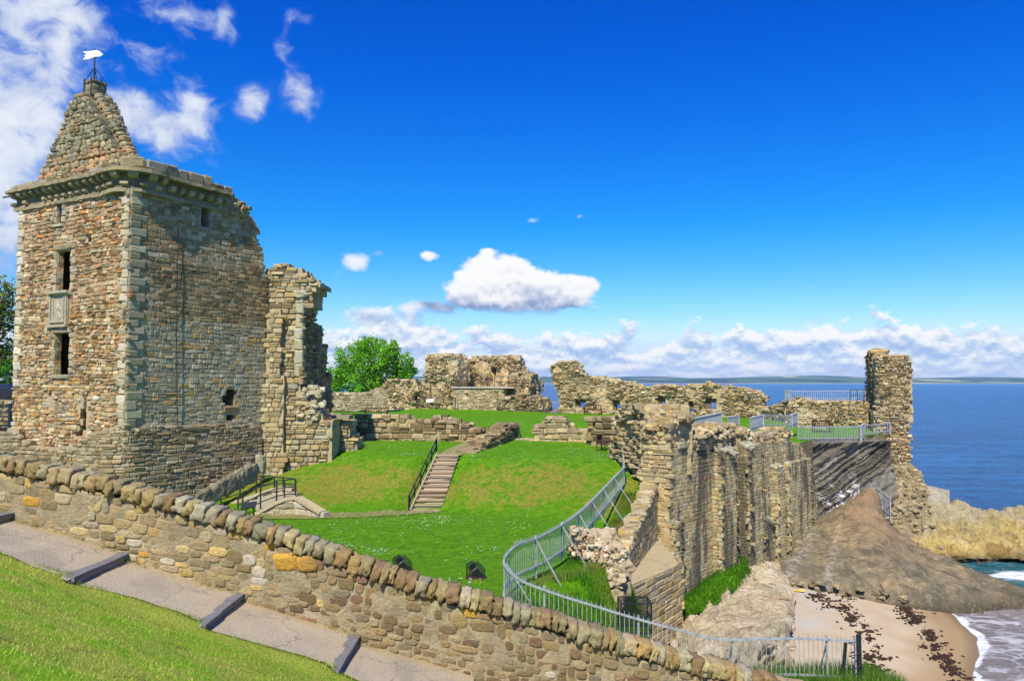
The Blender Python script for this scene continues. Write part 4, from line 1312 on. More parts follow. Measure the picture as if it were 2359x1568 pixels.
def rubble(mb, fr, uvpoly, T, rng, n=40, size=(.35, .8), pal=P_RUIN, nrange=None, flat=.6):
    """loose stones bedded in the head of a wall, along the upper edge of its outline"""
    us = [p[0] for p in uvpoly]; u0, u1 = min(us), max(us); vmin, vmax = min(p[1] for p in uvpoly), max(p[1] for p in uvpoly)
    for k in range(n):
        u = rng.uniform(u0, u1); v = vmax
        while v > vmin and not inside(uvpoly, u, v): v -= .06
        if v <= vmin + .3: continue
        s = rng.uniform(*size); nn = -rng.uniform(0, T) if not nrange else rng.uniform(*nrange)
        rock(mb, fr.m(u, v - s * .12, nn), (s, s * rng.uniform(.6, 1), s * flat * rng.uniform(.6, 1.1)), rng.random() * 999, pick(pal, rng, .22), 2, .55, .3, rng.uniform(0, 3))


def ruin(name, label, cat, fr, px, T, seed, w=(.24, .54), h=(.15, .3), pal=P_RUIN, holes=(), cs=.3, prot=.09, miss=.04, ragged=.12, loose=30, lsize=(.3, .7), mat=None, group=None, extra=None, uvpoly=None, rough=.12, backclad=False, eight=False):
    rng = random.Random(seed)
    grow = lambda q: [((x - sum(p[0] for p in q) / len(q)) * 1.22 + sum(p[0] for p in q) / len(q), (y - sum(p[1] for p in q) / len(q)) * 1.15 + sum(p[1] for p in q) / len(q)) for x, y in q]
    pl = uvpoly or fr.poly(px); hs = [fr.poly(grow(h_)) for h_ in holes]
    mb = MB()
    core(mb, fr.m, pl, hs, T, cs, pal, rng, .32, ragged, -.05)
    disp = lambda u, v: rough * mn.noise(Vector((u * .6 + seed, v * .6, 1))) * 1.6
    clad(mb, fr.m, pl, hs, w, h, pal, rng, .03, prot, .4, disp=disp, miss=miss, irr=.35, wob=.08, eight=eight, deep=.2)
    # stones across the ends, so that the thickness is masonry too
    us = [p[0] for p in pl]
    if loose: rubble(mb, fr, pl, T, rng, loose, lsize, pal)
    if extra: extra(mb, rng)
    o = mb.build(name, mat or M_STONE)
    return tag(o, label, cat, group)


def endclad(mb, fr, u, v0, v1, n0, n1, rng, pal, w=(.3, .6), h=(.2, .34), prot=.08, right=True, miss=.03):
    """masonry on the end of a wall: plane u = const, from n0 (front) back to n1"""
    e = Fr(fr.m(u, 0, n0), -fr.N) if right else Fr(fr.m(u, 0, n1), fr.N)
    L = abs(n1 - n0)
    clad(mb, e.m, [(0, v0), (L, v0), (L, v1), (0, v1)], [], w, h, pal, rng, .03, prot, .4, miss=miss, irr=.3, eight=False)


def build_wing():
    fr = Fr.ab(605, 48.4, 765, 48.4)
    rng = random.Random(31)
    root = thing('ruined_wing_wall', 'tall broken wall standing against the right side of the tower, with a ragged top', 'ruined wall', fr.m(0, -6, 0))
    pl = fr.poly([(600, 1095), (600, 650), (612, 636), (616, 625), (628, 620), (640, 608), (664, 607), (668, 618), (690, 621), (692, 630), (716, 640), (722, 648), (735, 654), (735, 661), (722, 664), (720, 690), (712, 705), (698, 712), (697, 870), (690, 885), (692, 905), (715, 930), (730, 950), (742, 962), (760, 965), (764, 1060), (760, 1100)])
    mb = MB()
    core(mb, fr.m, pl, [], 3.0, .3, P_WING, rng, .28, .08, -.05, colfront=(.42, .36, .24))
    clad(mb, fr.m, pl, [], (.36, .72), (.22, .38), P_WING, rng, .035, .10, .35, disp=lambda u, v: .08 * mn.noise(Vector((u, v, 1))), irr=.3)
    rubble(mb, fr, pl, 2.5, rng, 26, (.3, .75), P_WING)
    ue, vt = fr.uv(697, 712); vb = fr.uv(697, 880)[1]
    endclad(mb, fr, ue, vb - 1.5, vt + 1.2, 0, -3.0, rng, P_DK, prot=.14)  # end turned from the sun: shade put into a darker stone palette
    mb.build('front_masonry', M_STONE, root)
    # the part that runs back, lower step by step; its shade is in the dark palette
    mb = MB()
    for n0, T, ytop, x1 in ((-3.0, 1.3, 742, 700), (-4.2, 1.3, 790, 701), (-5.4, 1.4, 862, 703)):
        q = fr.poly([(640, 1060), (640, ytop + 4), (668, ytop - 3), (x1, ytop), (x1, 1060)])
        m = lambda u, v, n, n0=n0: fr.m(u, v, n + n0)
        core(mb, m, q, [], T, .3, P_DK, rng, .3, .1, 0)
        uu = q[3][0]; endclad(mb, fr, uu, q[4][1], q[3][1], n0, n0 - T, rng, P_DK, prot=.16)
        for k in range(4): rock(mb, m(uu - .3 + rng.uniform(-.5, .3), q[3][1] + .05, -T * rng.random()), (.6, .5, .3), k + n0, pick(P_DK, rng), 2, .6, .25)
    mb.build('return_wall', M_STONE, root)
    # projecting strip beside the tower
    b = fr.poly([(606, 1092), (606, 905), (612, 880), (622, 720), (652, 712), (655, 1092)])
    mb = MB(); m = lambda u, v, n=0: fr.m(u, v, n + .45)
    core(mb, m, b, [], .6, .28, P_WING, rng, .2, 0, -.04, colfront=(.42, .36, .24))
    clad(mb, m, b, [], (.3, .6), (.22, .36), P_WING, rng, .03, .07, .35, irr=.2)
    mb.build('pilaster', M_STONE, root)
    # dressed jamb of the lost window
    mb = MB(); (u, v0), (_, v1) = fr.uv(689, 868), fr.uv(689, 690)
    v = v0
    while v < v1:
        hh = rng.uniform(.6, 1.1); a = rng.uniform(.42, .55)
        stone(mb, fr.m, u - a / 2 + .22, v + hh / 2, a, hh - .03, .08, .1, rng, pick([(.40, .41, .33), (.44, .43, .33)], rng, .08), .08, .5); v += hh
    rock(mb, fr.m(u + .05, v1 + .35, .05), (1.0, .6, .5), 4, (.42, .40, .31), 3, .7, .15)
    mb.build('window_jamb', M_STONE, root)
    # rough broken core below the jamb
    mb = MB()
    for k in range(70):
        p = fr.m(*fr.uv(rng.uniform(686, 742), rng.uniform(890, 965)), rng.uniform(-.5, .12)); s = rng.uniform(.2, .5)
        rock(mb, p, (s, s * .9, s * rng.uniform(.5, .9)), k, pick([(.46, .42, .32), (.40, .35, .24), (.52, .48, .38)], rng, .2), 2, .5, .35)
    mb.build('rubble_core', M_STONE, root)
    # the low buttress block further right, capped by a slab
    f2 = Fr.ab(765, 50.6, 825, 50.6)
    def ex(mb, rng):
        u0, v0 = f2.uv(765, 966); u1, _ = f2.uv(806, 966)
        box(mb, f2.m((u0 + u1) / 2 + .0, v0 + .14, -.2), (u1 - u0) + .1, 1.3, .26, (.24, .22, .16), None, .05, rng)
    ruin('ruined_wall_stub', 'low masonry stub capped by a flat projecting slab, right of the tall broken wall', 'ruined wall', f2, [(768, 1062), (768, 970), (800, 972), (806, 985), (800, 1000), (818, 1010), (822, 1045)], 2.2, 33, pal=P_WING, loose=6, extra=ex, rough=.05)


def build_mid():
    ruin('ruined_wall', 'long low ruined wall across the lawn above the stairs, left of the gap', 'ruined wall', Fr.ab(812, 57.5, 1108, 56.0),
         [(806, 1048), (808, 985), (815, 962), (850, 955), (905, 958), (943, 962), (957, 978), (962, 966), (975, 970), (1002, 962), (1030, 965), (1080, 976), (1085, 985), (1104, 990), (1108, 1020), (1106, 1030)], 1.5, 41, pal=P_DK + P_RUIN[:3], loose=46, prot=.12, lsize=(.35, .8), w=(.35, .8), h=(.24, .42))
    # receding stub by the head of the stairs
    a, b = P(1093, 1046, 48.9), P(1196, 1012, 59.0)
    fr = Fr(a, Vector((b.x - a.x, b.y - a.y, 0))); L = math.hypot(b.x - a.x, b.y - a.y)
    ruin('ruined_wall_end', 'short ruined wall receding from the head of the grass stairs', 'ruined wall', fr, None, 1.1, 42, uvpoly=[(-.3, -5.2), (L, -5.2), (L, -3.05), (L * .8, -3.0), (L * .62, -3.2), (L * .5, -3.55), (L * .3, -3.75), (L * .15, -4.15), (-.3, -4.3)], pal=P_DK + P_RUIN[:2], loose=60, lsize=(.3, .8), prot=.14)
    ruin('ruined_wall', 'low ruined wall with a raised left end, right of the gap in the lawn wall', 'ruined wall', Fr.ab(1232, 56.5, 1412, 54.5),
         [(1230, 1030), (1231, 984), (1244, 976), (1262, 960), (1292, 960), (1300, 975), (1311, 988), (1350, 992), (1352, 1000), (1352, 1035)], 1.3, 43, pal=P_RUIN, loose=26, w=(.35, .8), h=(.24, .42))
    ruin('ruined_wall', 'dark stepped wall block beside the rough ruin at the right end of the lawn wall', 'ruined wall', Fr.ab(1352, 54.0, 1415, 52.5),
         [(1352, 1040), (1353, 964), (1372, 960), (1412, 962), (1420, 1050)], 1.6, 44, pal=P_DK + P_RUIN[:2], loose=12, w=(.5, 1.1), h=(.28, .45), prot=.16)
    # door sill in the gap
    mb = MB(); rng = random.Random(3)
    for k in range(6):
        p = P(1180 + k * 11, 1016, 57.5); rock(mb, Vector((p.x, p.y, lawn_z(p.x, p.y) + .06)), (.42, .5, .2), k, pick([(.40, .35, .25)], rng), 3, .9, .06)
    tag(mb.build('door_sill', M_STONE), 'row of pale sill stones in the gap of the lawn wall', 'stone sill')


def build_keep():
    rng = random.Random(51)
    fr = Fr.ab(981, 93, 1258, 86)
    root = thing('ruined_keep', 'crumbling keep ruin with a railed viewing platform at the far end of the lawn', 'ruin', fr.m(0, -3, 0))
    def blk(name, px, T, n0=0, holes=(), seed=1, pal=P_FAR, rough=.3, loose=24, w=(.22, .5), h=(.14, .28), prot=.16, miss=.10):
        r = random.Random(seed); mb = MB(); pl = fr.poly(px); hs = [fr.poly(q) for q in holes]
        m = lambda u, v, n=0: fr.m(u, v, n + n0)
        core(mb, m, pl, hs, T, .35, pal, r, .38, .25, -.05)
        clad(mb, m, pl, hs, w, h, pal, r, .03, prot, .5, disp=lambda u, v: rough * 2 * mn.noise(Vector((u * .7 + seed, v * .7, 2))), miss=miss, irr=.4, wob=.12, eight=False, deep=.35)
        rubble(mb, fr, pl, T, r, loose, (.4, .9), pal, (n0 - T, n0 + .05))
        return mb.build(name, M_STONE, root)
    blk('pillar', [(985, 946), (987, 905), (978, 880), (980, 850), (979, 828), (990, 817), (1012, 820), (1037, 814), (1049, 822), (1052, 860), (1047, 895), (1052, 946)], 3.0, 0, (), 1)
    blk('back_wall', [(1012, 900), (1014, 830), (1040, 822), (1052, 824), (1066, 820), (1088, 817), (1128, 815), (1150, 824), (1152, 842), (1164, 857), (1180, 866), (1196, 880), (1196, 905)], 1.6, -5.0, [[(1082, 852), (1086, 842), (1094, 842), (1098, 852), (1091, 866)]], 2, rough=.4)
    blk('platform_wall', [(1048, 950), (1048, 892), (1162, 892), (1164, 960)], 6.0, .5, [[(1076, 906), (1082, 906), (1082, 914), (1076, 914)]], 3, [(.50, .43, .29), (.45, .37, .23), (.54, .48, .35), (.42, .35, .22)], .05, 0, prot=.07, miss=.01)
    blk('pillar', [(1184, 925), (1186, 862), (1200, 856), (1222, 861), (1221, 880), (1216, 895), (1220, 925)], 2.0, 0, (), 4, P_RUIN)
    blk('fallen_corner', [(1152, 966), (1154, 922), (1185, 912), (1216, 905), (1228, 914), (1246, 918), (1252, 930), (1256, 945), (1258, 966)], 3.0, .9, (), 5, P_DK + P_RUIN[:3], .2, 30)
    blk('side_mass', [(958, 945), (962, 900), (976, 884), (992, 890), (992, 945)], 2.5, .4, (), 6, P_RUIN, .3, 20)
    mb = MB(); u0, v0 = fr.uv(1046, 891); u1, _ = fr.uv(1190, 891)
    box(mb, fr.m((u0 + u1) / 2, v0 - .05, -2.3), u1 - u0, 6.0, .12, (.52, .45, .38), (fr.U, -fr.N, UPV)); mb.build('platform_floor', M_ATTR, root)
    # railing of the platform
    rl = thing('platform_railing', 'thin dark metal railing round the platform of the far keep ruin', 'railing', fr.m((u0 + u1) / 2, v0, .2))
    us = [u0 + (u1 - u0) * k / 9 for k in range(10)]
    for u in us:
        mb = MB(); bar(mb, fr.m(u, v0, .25), fr.m(u, v0 + 1.25, .25), .06); mb.build('post', M_IRON, rl)
    for hh in (.62, 1.22):
        mb = MB(); bar(mb, fr.m(u0, v0 + hh, .25), fr.m(u1, v0 + hh, .25), .05); mb.build('rail', M_IRON, rl)
    # low curved enclosing wall and the rounded lump at its end
    ruin('enclosure_wall', 'low rubble wall between the green tree and the far keep ruin', 'wall', Fr.ab(738, 97, 890, 95), [(735, 946), (735, 905), (790, 904), (840, 905), (868, 896), (892, 893), (892, 946)], .9, 56, pal=[(.42, .37, .27), (.35, .30, .21), (.46, .42, .33), (.30, .26, .17)], loose=34, w=(.3, .6), h=(.2, .34), rough=.08)
    ruin('rubble_mass', 'rounded overhanging mass of rubble masonry left of the far keep', 'ruin', Fr.ab(882, 93, 966, 92), [(890, 944), (892, 915), (882, 895), (888, 880), (905, 873), (935, 873), (955, 880), (962, 900), (952, 918), (960, 944)], 2.4, 57, pal=P_FAR, loose=30, rough=.4, prot=.2, ragged=.3, miss=.1)


def build_curtain():
    fr = Fr.ab(1268, 84, 1768, 74)
    px = [(1280, 962), (1288, 930), (1286, 906), (1276, 890), (1268, 858), (1267, 846), (1282, 834), (1300, 834), (1323, 830), (1334, 842), (1341, 862), (1361, 868), (1370, 872), (1389, 866), (1400, 875), (1449, 879), (1473, 889), (1500, 890), (1526, 886), (1596, 889), (1631, 880), (1652, 886), (1718, 894), (1750, 905), (1767, 918), (1760, 930), (1752, 945), (1758, 985), (1500, 985)]
    holes = [[(1326, 939), (1324, 925), (1330, 919), (1347, 919), (1346, 940)], [(1410, 942), (1409, 930), (1414, 924), (1427, 924), (1426, 941)],
             [(1515, 942), (1514, 926), (1511, 916), (1520, 913), (1533, 916), (1533, 943)], [(1583, 946), (1583, 924), (1594, 922), (1595, 946)], [(1628, 939), (1626, 922), (1632, 918), (1647, 920), (1647, 940)]]
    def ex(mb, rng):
        for k, hx in enumerate(holes):     # thicker wall behind, with smaller openings; embrasure shade put into the dark colour
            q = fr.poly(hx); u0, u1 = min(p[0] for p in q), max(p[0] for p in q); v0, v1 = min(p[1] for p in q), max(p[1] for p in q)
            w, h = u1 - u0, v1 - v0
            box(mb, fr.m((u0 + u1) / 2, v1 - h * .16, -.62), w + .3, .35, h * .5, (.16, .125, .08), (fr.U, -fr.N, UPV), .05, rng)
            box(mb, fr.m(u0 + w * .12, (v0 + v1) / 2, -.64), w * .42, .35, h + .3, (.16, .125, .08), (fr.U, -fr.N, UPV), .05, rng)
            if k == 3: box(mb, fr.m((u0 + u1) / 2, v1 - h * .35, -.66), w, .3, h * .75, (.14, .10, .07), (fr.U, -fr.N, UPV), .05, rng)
    ruin('curtain_wall', 'ragged curtain wall with five small window openings, standing against the blue sea', 'ruined wall', fr, px, .95, 61, pal=P_FAR, holes=holes, loose=150, lsize=(.25, .6), w=(.22, .55), h=(.13, .26), prot=.15, rough=.26, cs=.28, miss=.08, extra=ex, ragged=.2)


def prism(mb, plan, z0, tops, pal, rng, w=(.28, .5), h=(.17, .27), prot=.05, sides=None, topclad=True, mort=(.40, .34, .22), gap=.025, irr=.15, rd=.3, topcol=None, eight=False):
    """masonry block over a counter-clockwise plan; one top height per corner"""
    n = len(plan); p0 = [Vector((x, y, z0)) for x, y in plan]; p1 = [Vector((x, y, z)) for (x, y), z in zip(plan, tops)]
    c = sum(p0, Vector()) / n
    ins = lambda p: p + (Vector((c.x, c.y, p.z)) - p).normalized() * .04
    mb.add([ins(p) for p in p0 + p1], [(i, (i + 1) % n, n + (i + 1) % n, n + i) for i in range(n)] + [tuple(range(n, 2 * n))], mort)
    for i in (sides if sides is not None else range(n)):
        a, b = plan[i], plan[(i + 1) % n]; L = math.hypot(b[0] - a[0], b[1] - a[1])
        f = Fr((a[0], a[1], 0), Vector((b[0] - a[0], b[1] - a[1], 0)))
        clad(mb, f.m, [(0, z0), (L, z0), (L, tops[(i + 1) % n]), (0, tops[i])], [], w, h, pal, rng, gap, prot, rd, irr=irr, wob=.02, eight=eight)
    if topclad:
        tc = p1; o = sum(tc, Vector()) / n
        X = (tc[1] - tc[0]).normalized(); N = X.cross(tc[2] - tc[1]).normalized(); Y = N.cross(X)
        m = lambda u, v, q=0: o + X * u + Y * v + N * q
        clad(mb, m, [((p - o).dot(X), (p - o).dot(Y)) for p in tc], [], (.4, .9), (.3, .6), [topcol] if topcol else pal, rng, .03, .05, .25, eight=False)


FS = Fr.ab(1562, 40.3, 1890, 57.5)
def su(px, py=1150): return FS.uv(px, py)[0]
def sproj(u0, target, z):
    """how far a buttress stands out so that its front corner falls where the photograph has it"""
    lo, hi = 0.0, 4.0
    for _ in range(30):
        md = (lo + hi) / 2
        if proj(FS.m(u0, z, md))[0] < target: lo = md
        else: hi = md
    return lo


def build_seawall():
    rng = random.Random(71)
    root = thing('sea_wall', 'high buttressed castle wall of stained stone dropping to the beach', 'castle wall', FS.m(8, -12, 0))
    ZB_ = -13.6
    # end wall facing the camera and the side wall running back from it
    c0 = FS.m(su(1545, 1100), 0, 0); Lr = 1.75
    e1 = c0 - FS.N * Lr
    fe = Fr(e1, FS.N)
    top = lambda px: FS.uv(px, 1003)[1]
    mb = MB()
    pl = fe.poly([(1477, 1330), (1478, 1010), (1480, 962), (1488, 950), (1500, 966), (1530, 961), (1541, 986), (1546, 1330)])
    core(mb, fe.m, pl, [], 2.2, .28, P_SEA, rng, .25, .1, -.05, colfront=(.42, .36, .24))
    clad(mb, fe.m, pl, [], (.3, .6), (.18, .3), [(.46, .38, .22), (.42, .36, .22), (.50, .43, .28), (.37, .31, .19), (.47, .36, .17)], rng, .03, .08, .35, irr=.25, disp=lambda u, v: .05 * mn.noise(Vector((u, v, 0))))
    for k in range(46):
        q = fe.m(*fe.uv(rng.uniform(1482, 1542), rng.uniform(962, 1030)), rng.uniform(-.9, .18)); s = rng.uniform(.25, .6)
        rock(mb, q, (s, s * .9, s * .7), k, pick(P_RUIN, rng, .25), 2, .5, .35)
    for k in range(60):
        u = rng.uniform(-.2, 2.0); rock(mb, fe.m(u, fe.uv(1510, 966)[1] + rng.uniform(-.15, .1), -rng.uniform(.1, 2.2)), (rng.uniform(.3, .7), .5, .35), k + 77, pick(P_RUIN + P_DK[:2], rng, .25), 2, .5, .35)
    mb.build('end_wall', M_STONE, root)
    # main face
    mb = MB()
    px = [(1548, 1500), (1548, 1016), (1590, 1014), (1655, 1012), (1700, 1022), (1760, 1016), (1800, 1015), (1842, 1020), (1850, 1040), (1868, 1062), (1880, 1140), (1890, 1260), (1892, 1330)]
    pl = FS.poly(px); pl = [(u, max(v, ZB_)) for u, v in pl]; pl[0] = (pl[0][0], ZB_); pl[-1] = (pl[-1][0] + .3, ZB_)
    core(mb, FS.m, pl, [], 1.5, .4, P_SEA, rng, .2, .06, -.04, colfront=(.39, .33, .21))
    clad(mb, FS.m, pl, [], (.26, .54), (.15, .25), P_SEA, rng, .014, .022, .35, irr=.2, eight=False, disp=lambda u, v: .02 * mn.noise(Vector((u * .6, v * .6, 3))))
    u0, u1 = su(1560), su(1655)
    ct = FS.uv(1600, 1016)[1]
    s = u0
    while s < u1:
        L = rng.uniform(.7, 1.3); stone(mb, FS.m, s + L / 2, ct - .1, L - .03, .34, .02, .12, rng, pick([(.40, .37, .25), (.36, .34, .23)], rng, .1), .2, .6); s += L
    mb.build('main_face', M_SEAWALL, root)
    # buttresses: left side from px a to b, front from b to c, head at height y
    for a, b, c, y, slope in ((1640, 1659, 1697, 1034, .55), (1699, 1724, 1757, 1024, .5), (1776, 1789, 1809, 1072, .5), (1806, 1812, 1869, 1066, .4), (1545, 1552, 1572, 1205, .6), (1752, 1764, 1782, 1196, .7)):
        ua = su(a); z = FS.uv(b, y)[1]; pr = sproj(ua, b, z); pr = max(.3, min(2.2, pr))
        lo, hi = ua + .2, ua + 6
        for _ in range(30):
            md = (lo + hi) / 2
            if proj(FS.m(md, -8, pr))[0] < c: lo = md
            else: hi = md
        uc = lo
        q = [FS.m(ua, 0, -.1), FS.m(ua, 0, pr), FS.m(uc, 0, pr), FS.m(uc, 0, -.1)]
        zb = z + slope * pr
        mb = MB(); prism(mb, [(p.x, p.y) for p in q], ZB_, [zb, z, z, zb], P_SEA, rng, (.26, .52), (.15, .25), .02, sides=(0, 1, 2), topcol=(.42, .40, .30))
        mb.build('buttress', M_SEAWALL, root)
    # the rough heads of the wall above the face
    for k, (px, T, n0) in enumerate((([(1556, 1030), (1560, 1008), (1568, 1000), (1582, 1008), (1600, 1012), (1602, 1030)], 1.2, -.3),
                                     ([(1598, 1034), (1600, 1004), (1615, 990), (1640, 982), (1655, 975), (1680, 978), (1688, 985), (1690, 1002), (1692, 1034)], 1.6, .05),
                                     ([(1692, 1040), (1694, 1005), (1700, 990), (1716, 984), (1730, 990), (1738, 1010), (1736, 1040)], 1.5, -.2),
                                     ([(1740, 1040), (1742, 1008), (1752, 1000), (1775, 998), (1795, 1004), (1800, 1020), (1802, 1040)], 1.6, -.4),
                                     ([(1800, 1045), (1802, 1010), (1812, 1000), (1822, 990), (1836, 985), (1842, 1010), (1848, 1045)], 1.4, -.8))):
        mb = MB(); pl = FS.poly(px); m = lambda u, v, n=0, n0=n0: FS.m(u, v, n + n0)
        core(mb, m, pl, [], T, .26, P_RUIN, rng, .4, .2, 0)
        clad(mb, m, pl, [], (.25, .55), (.2, .36), P_RUIN, rng, .02, .2, .5, miss=.1, irr=.4, eight=False, disp=lambda u, v: .25 * mn.noise(Vector((u * 1.2, v * 1.2, k))), deep=.3)
        rubble(mb, FS, pl, T, rng, 26, (.25, .6), P_RUIN + [PALE], (n0 - T, n0 + .15))
        for j in range(16):
            u, v = rng.choice(pl); rock(mb, m(u * .5 + sum(p[0] for p in pl) / len(pl) * .5 + rng.uniform(-.5, .5), sum(p[1] for p in pl) / len(pl) + rng.uniform(-.2, .5), rng.uniform(0, .25)), (.4, .35, .3), j + 9 * k, pick(P_RUIN + [PALE], rng, .25), 2, .5, .4)
        mb.build('ruined_parapet', M_STONE, root)
    # rough ruin at the landward corner
    fa = Fr.ab(1403, 46.6, 1479, 41.2)
    ruin('ruined_wall_corner', 'rough lump of ruined masonry above the upper end of the long steel fence', 'ruin', fa,
         [(1404, 1062), (1403, 1035), (1415, 1015), (1420, 990), (1409, 968), (1425, 948), (1438, 938), (1478, 934), (1484, 950), (1490, 985), (1492, 1110), (1440, 1085)], 2.4, 74, pal=P_RUIN, loose=130, rough=.28, prot=.2, ragged=.25, miss=.08, w=(.3, .6), h=(.2, .36))
    # retaining wall below the grass mound, its coping climbing to the corner
    rw = Fr((RW_A.x, RW_A.y, 0), RW_B - RW_A); L = (RW_B - RW_A).length
    r2 = thing('retaining_wall', 'yellowish stone retaining wall under the grass mound, with a sloping top', 'retaining wall', rw.m(L / 2, -9, 0))
    mb = MB(); zt = lambda u: interp(u, [(0, -7.45), (2.2, -6.9), (3.5, -6.5), (7, -5.75), (L, -5.05)])
    pl = [(-.2, ZB_), (L + .6, ZB_), (L + .6, zt(L))] + [(L * k / 8, zt(L * k / 8)) for k in range(8, -1, -1)]
    py = [(.47, .375, .20), (.43, .35, .20), (.50, .41, .23), (.38, .32, .20), (.46, .34, .14), (.42, .37, .25)]
    core(mb, rw.m, pl, [], .7, .35, py, rng, .2, 0, -.04, colfront=(.43, .36, .22))
    clad(mb, rw.m, pl, [], (.5, .95), (.28, .42), py, rng, .02, .03, .2, irr=.15)
    mb.build('masonry', M_STONE, r2)
    mb = MB(); u = 2.0
    while u < L:
        a = rng.uniform(.35, .7); rock(mb, rw.m(u + a / 2, zt(u + a / 2) - .02, -.25), (a, .7, .24), u, pick([(.36, .31, .20), (.42, .36, .24), (.30, .25, .15)], rng, .15), 3, .7, .2, ax=(rw.U, -rw.N, UPV)); u += a * .95
    mb.build('coping', M_STONE, r2)
    # lower block with a weathered sloping shelf, in front of it
    a, b = P(1437, 1345, 31.0), P(1571, 1290, 36.2)
    q = [(a.x, a.y), (b.x, b.y), (b.x - .4, b.y + 4.0), (a.x + .4, a.y + 3.5)]
    mb = MB(); prism(mb, q, ZB_, [-8.0, -8.25, -7.9, -8.2], py, rng, (.4, .8), (.24, .36), .04, sides=(0, 1, 3), topcol=(.40, .36, .25))
    tag(mb.build('stepped_buttress', M_STONE), 'lower yellowish stone block with a sloping weathered shelf, beside the dark mesh cage', 'buttress')


def build_right_tower():
    rng = random.Random(81)
    fr = Fr(P(2018, 880, 62), Vector((.955, -.297, 0)))
    root = thing('ruined_sea_tower', 'tall narrow ruined tower stump standing at the edge of the sea', 'ruined tower', fr.m(1, -9, 0))
    px = [(1996, 1215), (1986, 1012), (2014, 1008), (2017, 900), (2018, 832), (2024, 820), (2040, 817), (2060, 820), (2094, 818), (2098, 850), (2099, 1072), (2105, 1086), (2119, 1106), (2130, 1132), (2136, 1150), (2110, 1210)]
    pl = fr.poly(px); mb = MB()
    core(mb, fr.m, pl, [], 1.8, .3, P_FAR, rng, .3, .06, -.05, colfront=(.44, .37, .24))
    clad(mb, fr.m, pl, [], (.2, .46), (.13, .26), P_FAR + P_DK[1:4:2], rng, .03, .13, .45, irr=.4, wob=.1, disp=lambda u, v: .16 * mn.noise(Vector((u, v, 5))), miss=.04, eight=False)
    rubble(mb, fr, pl, 1.6, rng, 16, (.3, .6), P_FAR)
    mb.build('front_masonry', M_STONE, root)
    mb = MB(); u0 = fr.uv(2018, 830)[0]
    for n0, T, yt, du in ((-1.7, 1.2, 801, 1.15), (-2.9, 1.2, 803, 1.1), (-4.1, 1.1, 812, 1.0), (-5.2, 1.2, 905, 1.0)):
        v1 = fr.uv(2018, yt)[1]; v0 = fr.uv(2018, 1010)[1]
        q = [(u0, v0), (u0 + du, v0), (u0 + du, v1 - .4), (u0 + du * .6, v1), (u0, v1 - .1)]
        m = lambda u, v, n, n0=n0: fr.m(u, v, n + n0)
        core(mb, m, q, [], T, .3, P_DK, rng, .35, .1, 0)
        endclad(mb, fr, u0, v0, v1 - .1, n0, n0 - T, rng, P_DK, prot=.2, right=False)  # shaded side: darker stone colours than the front carry the shade
        clad(mb, m, q, [], (.3, .6), (.2, .32), P_FAR, rng, .03, .1, .4, eight=False)
        for k in range(6): rock(mb, m(u0 + du * rng.random(), v1 - .15, -T * rng.random()), (.5, .5, .3), k + n0, pick([(.36, .35, .2), (.3, .28, .16)], rng), 2, .5, .3)
    mb.build('side_wall', M_STONE, root)
    # splayed foot of the tower, running onto the rocks
    mb = MB()
    mb = sheet([[(2006, 1072, 61.75), (2050, 1072, 61.6), (2098, 1068, 61.3), (2106, 1080, 61.6)], [(2008, 1120, 61.0), (2055, 1120, 60.6), (2106, 1108, 60.3), (2124, 1114, 60.8)], [(2016, 1180, 59.9), (2062, 1182, 59.2), (2108, 1166, 59.0), (2140, 1152, 59.6)], low([(2016, 1180, 59.9), (2062, 1182, 59.2), (2108, 1166, 59.0), (2140, 1152, 59.6)], -14.5, -.6)], 12, .22, 1.4, .12, 8, lambda p, i, j: pick([(.29, .245, .155), (.33, .28, .18), (.24, .20, .125)], rng, .25))
    nv0 = len(mb.v)
    for k in range(420):
        p = mb.v[rng.randrange(nv0)]; sz = rng.uniform(.12, .34); b0 = len(mb.v)
        if p[2] < -13.2: continue
        rock(mb, Vector(p), (sz * 1.5, sz, sz * .7), k, pick([(.34, .285, .175), (.39, .33, .21), (.28, .235, .145), (.22, .18, .11)], rng, .2), 2, .7, .25)
        mb.vc.extend([mb.c[-1]] * (len(mb.v) - b0))
    mb.build('rubble_foot', M_STONE, root)
    # wall carrying the upper walk
    fd = Fr.ab(1800, 67.5, 2016, 64.5)
    ruin('terrace_wall', 'long rubble wall below the railed walk, joining the sea tower', 'wall', fd, [(1808, 1010), (1812, 935), (1818, 927), (1838, 924), (2020, 925), (2020, 1015)], 4.5, 83, pal=P_FAR, loose=0, rough=.16, prot=.12, w=(.2, .45), h=(.13, .25), miss=.05, cs=.34)
    ruin('ruined_wall_stub', 'jagged low ruin with a pointed block, between the curtain wall and the railed walk', 'ruin', Fr.ab(1745, 71, 1850, 66.5), [(1740, 985), (1752, 944), (1775, 938), (1800, 930), (1806, 922), (1838, 916), (1842, 950), (1846, 985)], 1.5, 84, pal=P_RUIN + P_DK[:2], loose=50, lsize=(.4, 1.0), rough=.3, prot=.18, ragged=.3)
    ruin('sloping_wall', 'low pale sloping wall beside the small lawn, under the railed walk', 'wall', Fr.ab(1838, 64.5, 1910, 63.8), [(1838, 992), (1838, 940), (1856, 944), (1878, 962), (1905, 988), (1906, 996)], .8, 85, pal=[(.47, .40, .25), (.43, .38, .26)], loose=6, rough=.05, prot=.05)


